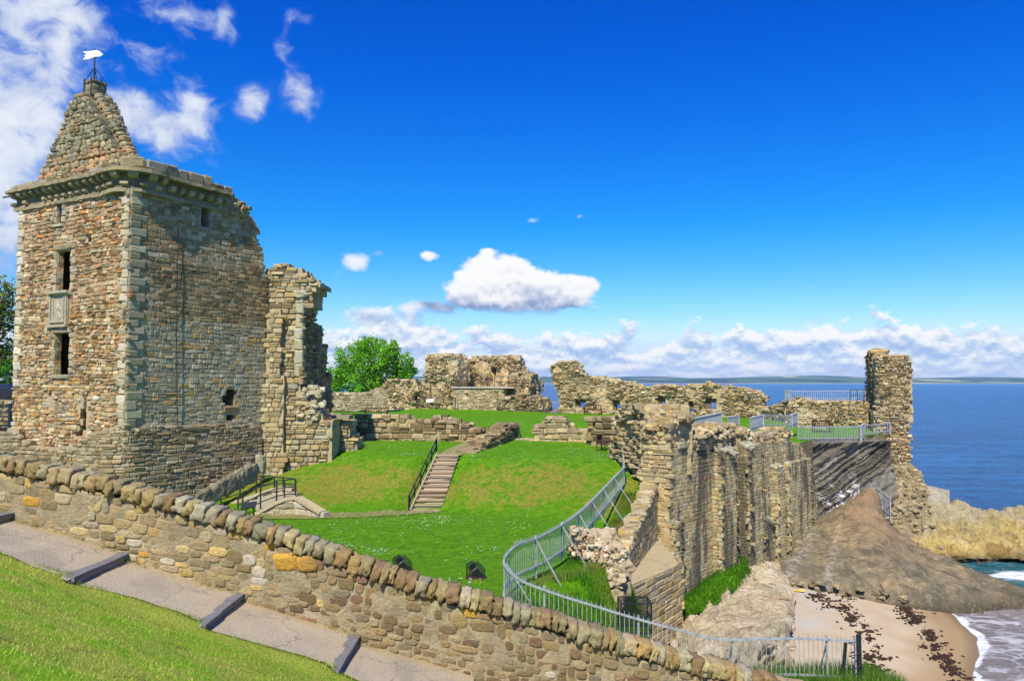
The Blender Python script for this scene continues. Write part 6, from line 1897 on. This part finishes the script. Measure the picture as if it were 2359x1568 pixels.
def build_fences():
    lz = lambda x, y, z=None: Vector((x, y, z if z is not None else lawn_z(x, y)))
    far = []
    for vx, vtop, Y, h in ((1438, 1071, 41, 1.2), (1389, 1117, 36, 1.33), (1337, 1166, 31.4, 1.38), (1274, 1206, 27.6, 1.42), (1225, 1226, 26.0, 1.45), (1190, 1238, 25.0, 1.45)):
        p = P(vx, vtop, Y); far.append(Vector((p.x, p.y, p.z - h)))
    bend = [Vector((P(1166, 1262, 24.2).x, 24.2, P(1166, 1262, 24.2).z - 1.45)), Vector((P(1160, 1288, 23.4).x, 23.4, P(1160, 1280, 23.4).z - 1.45)), Vector((P(1172, 1305, 22.7).x, 22.7, P(1172, 1298, 22.7).z - 1.45))]
    near = []
    for vx, vt in ((1207, 1322), (1267, 1345), (1323, 1364), (1379, 1381), (1435, 1399), (1501, 1418), (1564, 1435), (1644, 1456), (1720, 1458), (1836, 1456), (1955, 1463), (1972, 1466)):
        p = P(vx, vt, 22.0); near.append(Vector((p.x, p.y, p.z - 1.45)))
    pts = smooth_pts(far + bend + near, 4)
    pts = [Vector((p.x, p.y, p.z)) for p in pts]
    # split where the curve turns: two lengths bolted at a common post, one continuous fence
    palisade('long galvanised steel palisade fence curving round the lawn and along the boundary wall', pts, 1.22, None, .13, 2.7, -1, .012, hend=1.45, pt=.005)
    # end stay with wire on the last post
    e = pts[-1]
    mb = MB(); bar(mb, e + Vector((.02, -.1, -.3)), e + Vector((.02, -.1, 1.55)), .10); bar(mb, e + Vector((-.3, 0, 1.3)), e + Vector((-.55, -.2, -.2)), .07)
    for k in range(26):
        a = k * .9; tube(mb, [e + Vector((-.1 + .16 * math.cos(a), -.1 + .16 * math.sin(a), .1 + k * .05)), e + Vector((-.1 + .16 * math.cos(a + 1), -.1 + .16 * math.sin(a + 1), .16 + k * .05))], .012, (.03,) * 3, 5)
    tag(mb.build('fence_end_post', M_IRON), 'thick end post wound with dark wire at the right end of the long fence', 'post')
    # short length from the rough corner ruin down to the fence
    q0 = P(1431, 1052, 45); q1 = P(1438, 1122, 41.2)
    palisade('short steep length of steel fence climbing from the long fence to the corner ruin', [Vector((q1.x, q1.y, q1.z)), Vector((q0.x, q0.y, q0.z - .5))], 1.35, None, .12, 6, None)
    G_ = 'steel fences on the castle wall'
    def pf(label, a, Ya, b, Yb, h, **k):
        p, q = P(*a, Ya), P(*b, Yb); return palisade(label, [p, q], h, G_, **k)
    pf('grey steel palisade between the corner ruin and the rubble parapet lumps', (1551, 1014), 46.5, (1662, 984), 56, 1.12, sp=.13, bay=3, pw=.04, low=.15)
    pf('small piece of steel fence seen just above the rubble lump on the sea wall', (1676, 986), 56.5, (1702, 982), 58, .85, sp=.12, pw=.07)
    pf('solid grey steel gate panel on the sea wall, left of the open pales', (1728, 994), 54, (1758, 985), 56, 1.0, sp=.10, solid=True)
    pf('open steel pales between two solid panels on the sea wall', (1760, 985), 56, (1824, 985), 58.5, .98, sp=.2, bay=1.6)
    pf('narrow solid steel panel facing sideways beside the lawn fence', (1820, 986), 58.2, (1837, 979), 60.5, 1.02, sp=.10, solid=True)
    pf('steel palisade along the edge of the small lawn above the layered cliff', (1838, 1018), 57.6, (1983, 1016), 59.2, 1.2, sp=.15, bay=2.6, pw=.026)
    pf('small solid steel gate panel at the right end of the small lawn fence', (1981, 1015), 59.0, (1992, 1006), 60.6, 1.12, sp=.10, solid=True)
    pf('short steel fence between the small gate panel and the sea tower', (1993, 1003), 60.5, (2052, 997), 61.6, .85, sp=.2, bay=1.4)
    pf('steel palisade on the high walk beside the sea tower', (1818, 923), 67.2, (1996, 923), 65.0, .92, sp=.16, bay=2.2, pw=.026)
    pf('narrow solid steel panel at the left end of the high walk', (1808, 923), 67.0, (1818, 923), 67.2, .95, sp=.12, solid=True)
    railing('thin railing in front of the high walk, where it meets the sea tower', [P(1958 + k * 16, 926, 64.6) for k in range(5)], 1.0, None, 'walk_railing', (1.0, .55), .02, cat='railing')
    pf('steel palisade in the gap between the far keep and the curtain wall', (1246, 952), 92, (1290, 952), 92, 1.5, sp=.2, bay=3)
    pf('steel palisade seen through the curtain wall windows against the sea', (1310, 950), 85.5, (1660, 950), 79, 1.3, sp=.24, bay=4)
    pf('leaning steel gate fence at the foot of the sea tower, by the brown slab', (2019, 1172), 59.2, (2052, 1200), 57.2, 1.75, sp=.16, bay=1.4)
    # lone dark post on the corner ruin
    mb = MB(); p = P(1482, 968, 44.5); bar(mb, p, p + UPV * .85, .09); tag(mb.build('metal_post', M_GALV), 'lone flat metal post standing on top of the rough corner ruin', 'post')


def build_stairs():
    rng = random.Random(17)
    b0, b1 = P(948, 1172, 42.6), P(1013, 1172, 42.6); t0, t1 = P(1010, 1049, 47.4), P(1058, 1049, 47.4)
    z0, z1 = lawn_z(b0.x, b0.y) - .02, lawn_z(t0.x, t0.y) + .06
    root = thing('grass_stairs', 'flight of worn wooden-edged steps cut straight up the grass bank', 'stairs', ((b0.x + b1.x) / 2, b0.y, z0))
    n = 13; mb = MB(); mt = MB()
    for k in range(n):
        f = (k + .5) / n; f2 = (k + 1.5) / n
        l, r = b0.lerp(t0, k / n), b1.lerp(t1, k / n); z = z0 + (z1 - z0) * (k + 1) / n; rise = (z1 - z0) / n
        l2 = b0.lerp(t0, (k + 1) / n); run = l2.y - l.y
        cx, w = (l.x + r.x) / 2, (r.x - l.x)
        tube(mb, [Vector((l.x, l.y + .02, z - .045)), Vector((cx, l.y + .02, z - .04)), Vector((r.x, r.y + .02, z - .045))], .065, vary((.30, .22, .13), rng, .2), 8)
        box(mb, (cx, l.y + .09, z - rise * .50), w, .11, rise * .95, vary((.13, .09, .05), rng, .2), None, .012, rng)  # riser colour darkened to paint in the shadow under each nosing
        box(mt, (cx + (l2.x - l.x) / 2, l.y + run / 2 + .1, z - rise * .55), w - .04, run + .14, rise * .9, vary((.52, .43, .29), rng, .12), None, .01, rng)
    mt.build('tread', M_ATTR, root); mb.build('riser', M_ATTR, root)
    for s, (a, b) in ((-1, (b0, t0)),):
        mb = MB(); bar(mb, Vector((a.x + s * .06, a.y, z0 + .12)), Vector((b.x + s * .06, b.y, z1 + .02)), .09, .3); mb.build('side_board', plain_mat('pale_edging', (.36, .29, .18), .9, 0, 9, .3, .3), root)
    a0 = Vector((b0.x - .16, b0.y - .05, z0)); a1 = Vector((t0.x - .16, t0.y + .5, z1))
    pts = [a0.lerp(a1, k / 5) for k in range(6)]; pts.insert(1, a0 + (a1 - a0) * .035); pts.insert(-1, a0 + (a1 - a0) * .965)
    railing('dark metal handrail along the left side of the grass stairs', pts, .92, None, 'handrail', (1.0, .55))
    # worn strip of path over the lawn from the stairs towards the little bridge, and on above the stairs
    mb = MB()
    def strip(px, w0, lift=.03):
        c = smooth_pts([Vector((G(a, b, -6.78).x, G(a, b, -6.78).y, 0)) for a, b in px], 10); prev = None
        for i, p in enumerate(c):
            d = (c[min(i + 1, len(c) - 1)] - c[max(i - 1, 0)]).normalized(); nr = Vector((-d.y, d.x, 0)); q = []
            for s in (-1, -.5, 0, .5, 1):
                e = p + nr * s * w0 * (1 + .12 * mn.noise(Vector((i * .3, s, 2)))); q.append(Vector((e.x, e.y, lawn_z(e.x, e.y) + lift)))
            if prev:
                for k in range(4): mb.add([prev[k], prev[k + 1], q[k + 1], q[k]], [(0, 1, 2, 3)], (0, 0, 0))
            prev = q
    strip([(560, 1192), (640, 1190), (720, 1189), (800, 1187), (880, 1183), (950, 1178), (1000, 1174)], .85)
    m, t, b, co = new_mat('worn_grass_matting')
    geo = t.n.new('ShaderNodeNewGeometry'); co = geo.outputs['Position']
    n1 = t.noise(co, 1.1, 5, .6); n2 = t.noise(co, 14, 5, .7)
    s = t.n.new('ShaderNodeSeparateXYZ'); t.l.new(co, s.inputs[0])
    bars = t.step(t.m('SINE', t.m('MULTIPLY', s.outputs[0], 18.0)), -.2, .6)
    c = t.mix(t.step(n1, .35, .62), (.14, .19, .025), (.24, .215, .075))
    c = t.mix(t.m('MULTIPLY', bars, .35), c, (.10, .12, .03))
    c = t.mix(1.0, c, t.ramp(n2, [(.25, (.6, .6, .55)), (.5, (1, 1, 1)), (.8, (1.4, 1.35, 1.3))]), 'MULTIPLY')
    t.l.new(c, b.inputs['Base Color']); set_bump(t, b, n2, .6, .04)
    tag(mb.build('lawn_path', m, smooth=True), kind='structure')
    mb = MB(); prev = None
    for k in range(14):
        f = k / 13; cxy = Vector((P(1034, 1048, 47.8).x, 47.5, 0)).lerp(Vector((P(1096, 1016, 57).x, 56.5, 0)), f); q = []
        for s_ in (-1, -.5, 0, .5, 1):
            e = cxy + Vector((s_ * (.75 - .1 * f), 0, 0)); q.append(Vector((e.x, e.y, lawn_z(e.x, e.y) + .03)))
        if prev:
            for i in range(4): mb.add([prev[i], prev[i + 1], q[i + 1], q[i]], [(0, 1, 2, 3)], (0, 0, 0))
        prev = q
    tag(mb.build('upper_path', plain_mat('worn_earth', (.25, .22, .085), .95, 0, 2.5, .4, .5), smooth=True), kind='structure')


def build_bridge():
    rng = random.Random(19)
    # a short ramp with low stone kerbs, rising from the left to the lawn path
    Yf, Yb = 40.6, 43.2
    zf = lambda vx, vy, Y: P(vx, vy, Y)
    front = [P(592, 1180, Yf), P(632, 1158, Yf), P(655, 1148, Yf), P(683, 1143, Yf)]
    back = [P(528, 1160, Yb), P(580, 1142, Yb), P(618, 1128, Yb), P(652, 1122, Yb), P(672, 1127, Yb)]
    front = [P(540, 1204, Yf)] + front
    root = thing('ramp_bridge', 'short stone ramp bridge with pale kerbs leading across to the tower', 'bridge', (front[2].x, 41.5, -6.8))
    pale = [(.46, .40, .29), (.42, .36, .26), (.38, .34, .26), (.48, .43, .33)]
    for nm, line in (('front_parapet', front), ('rear_parapet', back)):
        mb = MB()
        for a, b in zip(line, line[1:]):
            f = Fr((a.x, a.y, 0), Vector((b.x - a.x, b.y - a.y, 0))); L = math.hypot(b.x - a.x, b.y - a.y)
            m = f.m; core(mb, m, [(0, -7.6), (L, -7.6), (L, b.z - .1), (0, a.z - .1)], [], .4, .3, pale, rng, .1, 0, -.03)
            clad(mb, m, [(0, -7.6), (L, -7.6), (L, b.z - .12), (0, a.z - .12)], [], (.4, .8), (.2, .3), pale, rng, .025, .04, .3, eight=False)
            bar(mb, a + Vector((0, .2, -.03)), b + Vector((0, .2, -.03)), .55, .17, pale[0])
        mb.build(nm, M_STONE, root)
    mb = MB(); c = P(683, 1146, Yf); d = P(742, 1181, Yf - 1.0)   # sloping wing at the right end
    f = Fr((c.x, c.y, 0), Vector((d.x - c.x, d.y - c.y, 0))); L = math.hypot(d.x - c.x, d.y - c.y)
    clad(mb, f.m, [(0, -7.5), (L, -7.5), (L, d.z), (0, c.z - .1)], [], (.5, .9), (.3, .45), [(.50, .45, .36), (.46, .41, .31)], rng, .02, .04, .3, deep=.4)
    bar(mb, c + Vector((0, .15, 0)), d + Vector((0, .15, 0)), .5, .16, (.44, .38, .26)); mb.build('wing_wall', M_STONE, root)
    mb = MB()
    pf = front[1:]; pb = back[1:]
    mb.add([p + Vector((0, .2, -.18)) for p in (front[0], front[2], front[4])] + [p + Vector((0, .2, -.2)) for p in (back[0], back[2], back[4])], [(0, 1, 4, 3), (1, 2, 5, 4)], (.33, .29, .2)); mb.build('deck', M_ATTR, root)
    g = 'railings of the ramp bridge'
    rt = lambda vx, vb, vt, Y: (P(vx, vb, Y), P(vx, vt, Y).z - P(vx, vb, Y).z)
    def rail2(label, pts):
        root = thing('ramp_railing', label, 'railing', P(*pts[0][:2], pts[0][3]), g)
        b = [P(x, y, Y) for x, y, yt, Y in pts]; t = [P(x, yt, Y) for x, y, yt, Y in pts]
        for p, q in zip(b, t): mb = MB(); bar(mb, p - UPV * .25, q, .065); mb.build('post', M_IRON, root)
        for k in (1.0, .53, .1):
            mb = MB()
            for i in range(len(b) - 1): bar(mb, b[i].lerp(t[i], k), b[i + 1].lerp(t[i + 1], k), .055)
            mb.build('rail', M_IRON, root)
    rail2('rear dark metal railing of the ramp bridge, reaching furthest to the left', [(509, 1168, 1133, Yb), (553, 1154, 1119, Yb), (590, 1143, 1103, Yb), (601, 1140, 1103, Yb), (632, 1130, 1098, Yb), (652, 1128, 1099, Yb), (680, 1132, 1103, Yb)])
    rail2('front dark metal railing of the ramp bridge, stepping up beside the information panel', [(548, 1184, 1144, Yf), (559, 1182, 1140, Yf), (600, 1160, 1119, Yf), (637, 1146, 1107, Yf), (655, 1142, 1105, Yf), (681, 1140, 1103, Yf)])
    # information lectern
    p = P(573, 1196, 38.8); root = thing('information_panel', 'tilted dark information panel on thin legs in front of the ramp bridge', 'sign', p)
    ax = (Vector((1, .1, .12)).normalized(), Vector((-.1, .8, .5)).normalized(), Vector((0, -.5, .8)).normalized())
    mb = MB(); box(mb, P(573, 1163, 38.8), .72, .45, .04, (.03,) * 3, ax); mb.build('panel', M_IRON, root)
    for x, y in ((-.25, -.1), (.25, -.1), (-.2, .12), (.22, .12)):
        mb = MB(); q = P(573, 1163, 38.8) + Vector((x, y, -.02)); bar(mb, q, q - UPV * .72, .045); mb.build('leg', M_IRON, root)
    # leaning grey slabs sloping down beside the tower
    mb = MB(); rng2 = random.Random(8)
    px = [((442, 1146), 40.6), ((478, 1123), 41.6), ((508, 1107), 42.6), ((540, 1091), 43.8), ((562, 1080), 44.8), ((586, 1068), 46.0)]
    for k in range(5):
        (a, Ya), (b, Yb2) = px[k], px[k + 1]; p, q = P(*a, Ya), P(*b, Yb2); d = (q - p); L = d.length; d.normalize(); nr = d.cross(UPV).normalized(); up = nr.cross(d)
        rock(mb, (p + q) / 2 - up * .45, (L * 1.08, .45, rng2.uniform(.95, 1.15)), k * 3.3, pick([(.25, .235, .17), (.20, .19, .14), (.29, .27, .19)], rng2, .15), 8, .92, .16, ax=(d, nr, up), nf=2.2)
    tag(mb.build('slab_wall', M_STONE), 'low wall of leaning grey slabs sloping down the grass beside the tower', 'wall')
    mb = MB(); p = P(599, 1068, 46.4); rock(mb, p, (.62, .6, 1.1), 3, (.29, .29, .22), 5, .7, .16)
    tag(mb.build('standing_stone', M_STONE), 'short upright weathered stone at the upper end of the leaning slab wall', 'stone')


def build_lamps():
    m, t, b, co = new_mat('wire_mesh')
    geo = t.n.new('ShaderNodeTexCoord')
    b.inputs['Base Color'].default_value = (.02, .02, .015, 1)
    tr = t.n.new('ShaderNodeBsdfTransparent'); mx = t.n.new('ShaderNodeMixShader'); s = t.n.new('ShaderNodeSeparateXYZ'); t.l.new(co, s.inputs[0])
    w = lambda k: t.m('GREATER_THAN', t.m('FRACT', t.m('MULTIPLY', k, 22.0)), .78)
    xy = t.m('ADD', s.outputs[0], s.outputs[1])
    t.l.new(t.m('MAXIMUM', w(xy), w(s.outputs[2])), mx.inputs[0]); t.l.new(tr.outputs[0], mx.inputs[1]); t.l.new(b.outputs[0], mx.inputs[2]); t.l.new(mx.outputs[0], t.n['Material Output'].inputs[0])
    for vx, vy, Y, lab in ((926, 1291, 27.6, 'black floodlight in a faceted mesh cage, the left one of two on the lawn'), (1095, 1306, 26.6, 'black floodlight in a faceted mesh cage, nearer the curved fence')):
        p = P(vx, vy, Y); p.z = lawn_z(p.x, p.y); root = thing('floodlight', lab, 'floodlight', p, 'floodlights on the lawn')
        cage = [(-.30, 0), (.30, 0), (.30, .30), (.08, .52), (-.16, .56), (-.30, .48)]
        vs = [p + Vector((a, -.22, c)) for a, c in cage] + [p + Vector((a, .22, c * .92)) for a, c in cage]; n = len(cage); mb = MB()
        mb.add(vs, [tuple(range(n)), tuple(range(2 * n - 1, n - 1, -1))] + [(k, n + k, n + (k + 1) % n, (k + 1) % n) for k in range(1, n)], (0, 0, 0)); o = mb.build('mesh_cage', m, root)
        mb = MB()
        for k in range(n):
            bar(mb, vs[k], vs[(k + 1) % n], .014); bar(mb, vs[n + k], vs[n + (k + 1) % n], .014); bar(mb, vs[k], vs[n + k], .014)
        mb.build('cage_frame', M_IRON, root)
        mb = MB(); box(mb, p + UPV * .02, .64, .48, .05, (.10, .05, .025), None, .008); mb.build('base_plate', M_ATTR, root)
        mb = MB(); a, c = p + Vector((.10, -.02, .12)), p + Vector((-.14, .03, .42)); d = (c - a).normalized()
        tube(mb, [a - d * .02, a, a + d * .1, a + d * .12, a + d * .26, a + d * .27, c, c + d * .03], [.03, .10, .11, .09, .11, .125, .13, .10], (.012,) * 3, 12); mb.build('lamp_housing', plain_mat('black_gloss_paint', (.012, .012, .014), .25, 0, 8, .2, 0, .6), root)
        mb = MB(); tube(mb, [a + d * .20, a + d * .235], .118, (.6, .6, .62), 12); mb.build('reflector_band', M_GALV, root)
        mb = MB(); box(mb, p + Vector((.12, 0, .10)), .22, .2, .14, (.015,) * 3, None, .006); mb.build('control_box', M_IRON, root)
        mb = MB(); bar(mb, p + Vector((-.14, -.12, .30)), p + Vector((-.06, -.12, .03)), .03); bar(mb, p + Vector((-.14, .14, .30)), p + Vector((-.06, .14, .03)), .03); mb.build('bracket', M_IRON, root)
    # dark mesh cage by the fence
    p = P(1466, 1458, 25.0); root = thing('mesh_cage', 'dark wire mesh box cage behind the long fence at the foot of the wall', 'cage', p)
    W, D_, H = .95, .8, .92; c = [Vector((x, y, 0)) for x, y in ((-W / 2, 0), (W / 2, 0), (W / 2, D_), (-W / 2, D_))]; mb = MB()
    for k in range(4):
        a, b2 = p + c[k], p + c[(k + 1) % 4]; bar(mb, a, a + UPV * H, .04); bar(mb, a + UPV * H, b2 + UPV * H, .035); bar(mb, a, b2, .035); bar(mb, a + UPV * H * .5, b2 + UPV * H * .5, .03)
    mb.build('frame', M_IRON, root); mb = MB()
    vs = [p + q for q in c] + [p + q + UPV * H for q in c]; mb.add(vs, [(0, 1, 5, 4), (1, 2, 6, 5), (2, 3, 7, 6), (3, 0, 4, 7), (4, 5, 6, 7)]); mb.build('mesh_side', m, root)


def bench(label, p, rz, wood=True, L=1.6, group='wooden benches'):
    root = thing('park_bench', label, 'bench', p, group); p = Vector(p)
    X = Vector((math.cos(rz), math.sin(rz), 0)); Y = Vector((-math.sin(rz), math.cos(rz), 0)); ax = (X, Y, UPV)
    w = lambda: (.5,) * 3
    mb = MB()
    for k in range(4): box(mb, p + Y * (-.16 + k * .13) + UPV * .45, L, .10, .04, w(), ax)
    mb.build('seat', M_WOOD, root); mb = MB()
    for k in range(9): box(mb, p + X * (-L / 2 + .1 + k * (L - .2) / 8) + Y * .32 + UPV * .70, .07, .03, .42, w(), ax)
    box(mb, p + Y * .32 + UPV * .94, L, .05, .09, w(), ax); box(mb, p + Y * .32 + UPV * .5, L, .05, .06, w(), ax); mb.build('backrest', M_WOOD, root)
    for s in (-1, 1):
        e = p + X * (s * L / 2)
        mb = MB(); box(mb, e - Y * .2 + UPV * .31, .07, .07, .62, w(), ax); mb.build('leg', M_WOOD, root)
        mb = MB(); box(mb, e + Y * .32 + UPV * .48, .07, .07, .96, w(), ax); mb.build('leg', M_WOOD, root)
        mb = MB(); box(mb, e + Y * .04 + UPV * .64, .08, .62, .05, w(), ax); mb.build('armrest', M_WOOD, root)
    return root


def build_benches():
    def at(vx, vy, Y, z=None): p = P(vx, vy, Y); return Vector((p.x, p.y, lawn_z(p.x, p.y) if z is None else z))
    bench('dark wooden bench against the low enclosure wall near the far keep', at(866, 941, 92.5), 0, L=2.6)
    bench('brown wooden bench under the leftmost window of the curtain wall', at(1365, 957, 80.5), -.2, L=1.75)
    bench('brown wooden bench on the grass before the third window of the curtain wall', at(1565, 964, 74.5), -.2, L=1.75)
    bench('reddish wooden bench on the small lawn behind the steel fence by the sea tower', at(1895, 1000, 62.2), 0, L=1.4)
    p = P(1391, 1036, 50.5); bench('dark wooden bench seen end-on beside the corner ruin above the lawn', Vector((p.x, p.y, lawn_z(p.x, p.y))), 1.25, L=1.5)
    p = at(990, 942, 91); root = thing('lectern_sign', 'white tilted lectern sign on two posts in front of the far keep', 'sign', p)
    mb = MB(); box(mb, p + UPV * .95, .85, .6, .05, (.8, .8, .76), (Vector((1, 0, .08)).normalized(), Vector((0, .8, .5)).normalized(), Vector((0, -.5, .8)).normalized())); mb.build('panel', M_ATTR, root)
    for s in (-.25, .25): mb = MB(); bar(mb, p + Vector((s, 0, -.1)), p + Vector((s, 0, .9)), .06); mb.build('leg', M_IRON, root)
    p = at(1048, 942, 89.5); mb = MB(); bar(mb, p - UPV * .1, p + UPV * 1.45, .10); tag(mb.build('metal_post', M_IRON), 'thin dark post at the foot of the far keep, right of the white sign', 'post')


def leaf(mb, p, s, rng, col):
    a = Vector((rng.gauss(0, 1), rng.gauss(0, 1), rng.gauss(0, 1) + .6)).normalized(); x = a.cross(Vector((rng.gauss(0, 1), rng.gauss(0, 1), rng.gauss(0, 1)))).normalized(); y = a.cross(x)
    mb.add([p - x * s, p - y * s * .55, p + x * s, p + y * s * .55], [(0, 1, 2, 3)], col)


def tree(label, base, lobes, rng, cols, nl, ls, group=None, trunk=.35, name='leafy_tree', cat='tree', limbs=9):
    root = thing(name, label, cat, base, group); base = Vector(base)
    cen = sum((Vector(l[0]) for l in lobes), Vector()) / len(lobes)
    mb = MB(); fork = base.lerp(cen, .35); tube(mb, [base - UPV * .3, base.lerp(fork, .5), fork], [trunk, trunk * .8, trunk * .7], (.5,) * 3, 9)
    mb.build('trunk', M_BARK, root)
    ml = MB()
    for c, r in lobes:
        c = Vector(c); md = fork.lerp(c, .5) + Vector((rng.uniform(-.4, .4), 0, rng.uniform(-.2, .5)))
        tube(ml, [fork, md, c], [trunk * .45, trunk * .28, .05], (.5,) * 3, 6)
        for k in range(limbs // 2):
            d = Vector((rng.gauss(0, 1), rng.gauss(0, 1), rng.gauss(.4, 1))).normalized(); tube(ml, [c.lerp(md, .3), c + d * r * .85], [.06, .02], (.5,) * 3, 5)
    ml.build('limbs', M_BARK, root)
    mb = MB(); tot = sum(r ** 2 for _, r in lobes)
    for c, r in lobes:
        c = Vector(c); m = int(nl * r * r / tot); k = 0
        sub = []
        for _ in range(int(14 + r * 8)):
            d = Vector((rng.gauss(0, 1), rng.gauss(0, 1), rng.gauss(.15, 1))).normalized(); sub.append((c + d * r * rng.uniform(.45, 1.02), r * rng.uniform(.16, .34), rng.uniform(.65, 1.3)))
        while k < m:
            q, sr, br = rng.choice(sub); d = Vector((rng.gauss(0, 1), rng.gauss(0, 1), rng.gauss(0, 1))); p = q + d * sr * .55
            col = rng.choice(cols); leaf(mb, p, ls * rng.uniform(.6, 1.3), rng, vary((col[0] * br, col[1] * br, col[2] * br), rng, .2)); k += 1
    mb.build('crown', M_LEAF, root)
    return root


def build_trees():
    rng = random.Random(101)
    Y = 106; c = lambda vx, vy, dy=0: P(vx, vy, Y + dy)
    px = [(775, 868, 2.0), (800, 835, 2.3), (830, 812, 2.0), (862, 825, 2.6), (900, 830, 2.2), (925, 855, 2.0), (945, 862, 1.3), (845, 860, 3.0), (800, 880, 2.4), (888, 875, 2.6), (760, 890, 1.6), (870, 800, 1.3), (905, 806, 1.2), (842, 797, 1.2), (935, 835, 1.3)]
    b = P(850, 940, Y); base = Vector((b.x, b.y, -3.4))
    tree('round bright green tree behind the low wall, right of the broken tower wall', base, [(c(x, y, rng.uniform(-2, 2)), r) for x, y, r in px], rng, [(.15, .42, .012), (.21, .52, .02), (.10, .32, .008), (.27, .56, .03)], 21000, .165)
    Y = 74
    px = [(-30, 700, 3.0), (5, 735, 2.0), (-10, 800, 2.6), (10, 840, 1.5), (-60, 770, 4), (8, 680, 1.2), (-40, 850, 3)]
    b = P(-60, 930, Y)
    tree('tall olive-green tree at the left edge, showing behind the tower', Vector((b.x, b.y, -1.8)), [(P(x, y, Y + rng.uniform(-1, 1)), r) for x, y, r in px], rng, [(.13, .22, .02), (.20, .28, .03), (.09, .16, .02), (.26, .28, .05)], 9000, .17)
    p = P(12, 868, 68); tree('bright green bush beside the parked cars behind the tower', Vector((p.x, p.y, -1.6)), [(p + Vector((0, 0, .3)), 1.2), (p + Vector((-1.0, 0, 0)), 1.0)], rng, [(.05, .22, .01), (.08, .28, .012)], 2200, .12, name='green_bush', cat='bush', trunk=.08, limbs=4)
    # street ground behind the tower, a parked car and the timber bridge rail
    mb = MB(); z = -1.6
    a = [Vector((-60, 52, z)), Vector((-27.0, 56.5, z)), Vector((-24.5, 62, z)), Vector((-26, 96, z)), Vector((-60, 96, z))]
    n = 5; mb.add(a + [q - UPV * 9 for q in a], [tuple(range(n))] + [(k, n + k, n + (k + 1) % n, (k + 1) % n)[::-1] for k in range(n)], (.12, .12, .12)); tag(mb.build('street', M_ATTR), kind='structure')
    for vx, Y, col, lab in ((2, 59.5, (.012, .014, .018), 'black parked car at the left edge behind the tower'), (-14, 63.5, (.10, .16, .30), 'pale blue parked car behind the black one at the left edge')):
        p = P(vx, 900, Y); p.z = z; car(p, col, lab)
    rl = []
    for vx in (-40, -8, 22, 50): q = P(vx, 984, 50.5); rl.append(q)
    root = thing('timber_railing', 'dark timber railing of the entrance bridge at the left edge, beside the tower', 'railing', rl[0])
    for q in rl: mb = MB(); bar(mb, q - UPV * .2, q + UPV * 1.55, .16); mb.build('post', M_IRON, root)
    for q in rl[2:3]: mb = MB(); box(mb, q + UPV * 1.58, .16, .16, .05, (.7,) * 3); mb.build('post_cap', M_ATTR, root)
    for k in (.1, .4, .7, 1.0, 1.35): mb = MB(); bar(mb, rl[0] + UPV * k, rl[-1] + UPV * k, .05, .10); mb.build('rail', M_IRON, root)
    mb = MB(); q0, q1 = rl[0], rl[-1]; box(mb, (q0 + q1) / 2 - UPV * .25 + Vector((0, .8, 0)), (q1 - q0).length + 1, 2.2, .3, (.02, .018, .015)); mb.build('deck', M_ATTR, root)
    # masonry abutment under the timber bridge and a wall behind it
    ruin('abutment_wall', 'rough masonry wall behind the timber railing at the left edge', 'wall', Fr.ab(-80, 52.5, 34, 52.5), [(-80, 1060), (-80, 922), (32, 922), (34, 1060)], 1.2, 111, pal=P_PLINTH, loose=0, rough=.05)


def car(p, col, label):
    root = thing('parked_car', label, 'car', p, 'cars parked behind the tower')
    mp = plain_mat('car_paint', col, .25, 0, 5, .05, 0, .6); mg = plain_mat('car_glass', (.02, .03, .035), .1, 0, 5, .05, 0, .8); mt = plain_mat('tyre_rubber', (.015,) * 3, .9)
    prof = [(-2.1, .35), (-2.12, .75), (-1.9, .92), (-1.2, 1.0), (-.6, 1.45), (.8, 1.47), (1.5, 1.05), (2.05, .9), (2.12, .6), (2.05, .35)]
    mb = MB(); n = len(prof); W = .85
    vs = [p + Vector((x, -W * (1 if z < 1.1 else .8), z)) for x, z in prof] + [p + Vector((x, W * (1 if z < 1.1 else .8), z)) for x, z in prof]
    mb.add(vs, [tuple(range(n)), tuple(range(2 * n - 1, n - 1, -1))] + [(k, n + k, n + (k + 1) % n, (k + 1) % n)[::-1] for k in range(n)], (.5,) * 3); mb.build('body', mp, root)
    for s in (-1, 1):
        mb = MB(); q = [(-1.05, 1.03), (-.55, 1.38), (.72, 1.40), (1.25, 1.06)]; y = [W * (1.0 if z < 1.1 else .83) + .012 for _, z in q]
        mb.add([p + Vector((x, s * yy, z)) for (x, z), yy in zip(q, y)], [(0, 1, 2, 3) if s > 0 else (3, 2, 1, 0)]); mb.build('side_window', mg, root)
        for x in (-1.3, 1.3):
            mb = MB(); tube(mb, [p + Vector((x, s * .72, .32)), p + Vector((x, s * .9, .32))], .32, (.02,) * 3, 14); w = mb.build('wheel', mt, root)


build_fences(); build_stairs(); build_bridge(); build_lamps(); build_benches(); build_trees()


# ------------------------------------------------------------------ air over the sea
def build_haze():
    mb = MB(); box(mb, (0, 6900, 67), 27000, 14400, 168)
    m = bpy.data.materials.new('haze_air'); m.use_nodes = True; t = NT(m.node_tree); t.n.clear()
    o = t.n.new('ShaderNodeOutputMaterial'); v = t.n.new('ShaderNodeVolumePrincipled')
    v.inputs['Color'].default_value = (.46, .72, 1.0, 1); v.inputs['Density'].default_value = 3.8e-5; v.inputs['Anisotropy'].default_value = .0
    t.l.new(v.outputs[0], o.inputs['Volume'])
    tag(mb.build('haze', m), kind='stuff')


build_haze()
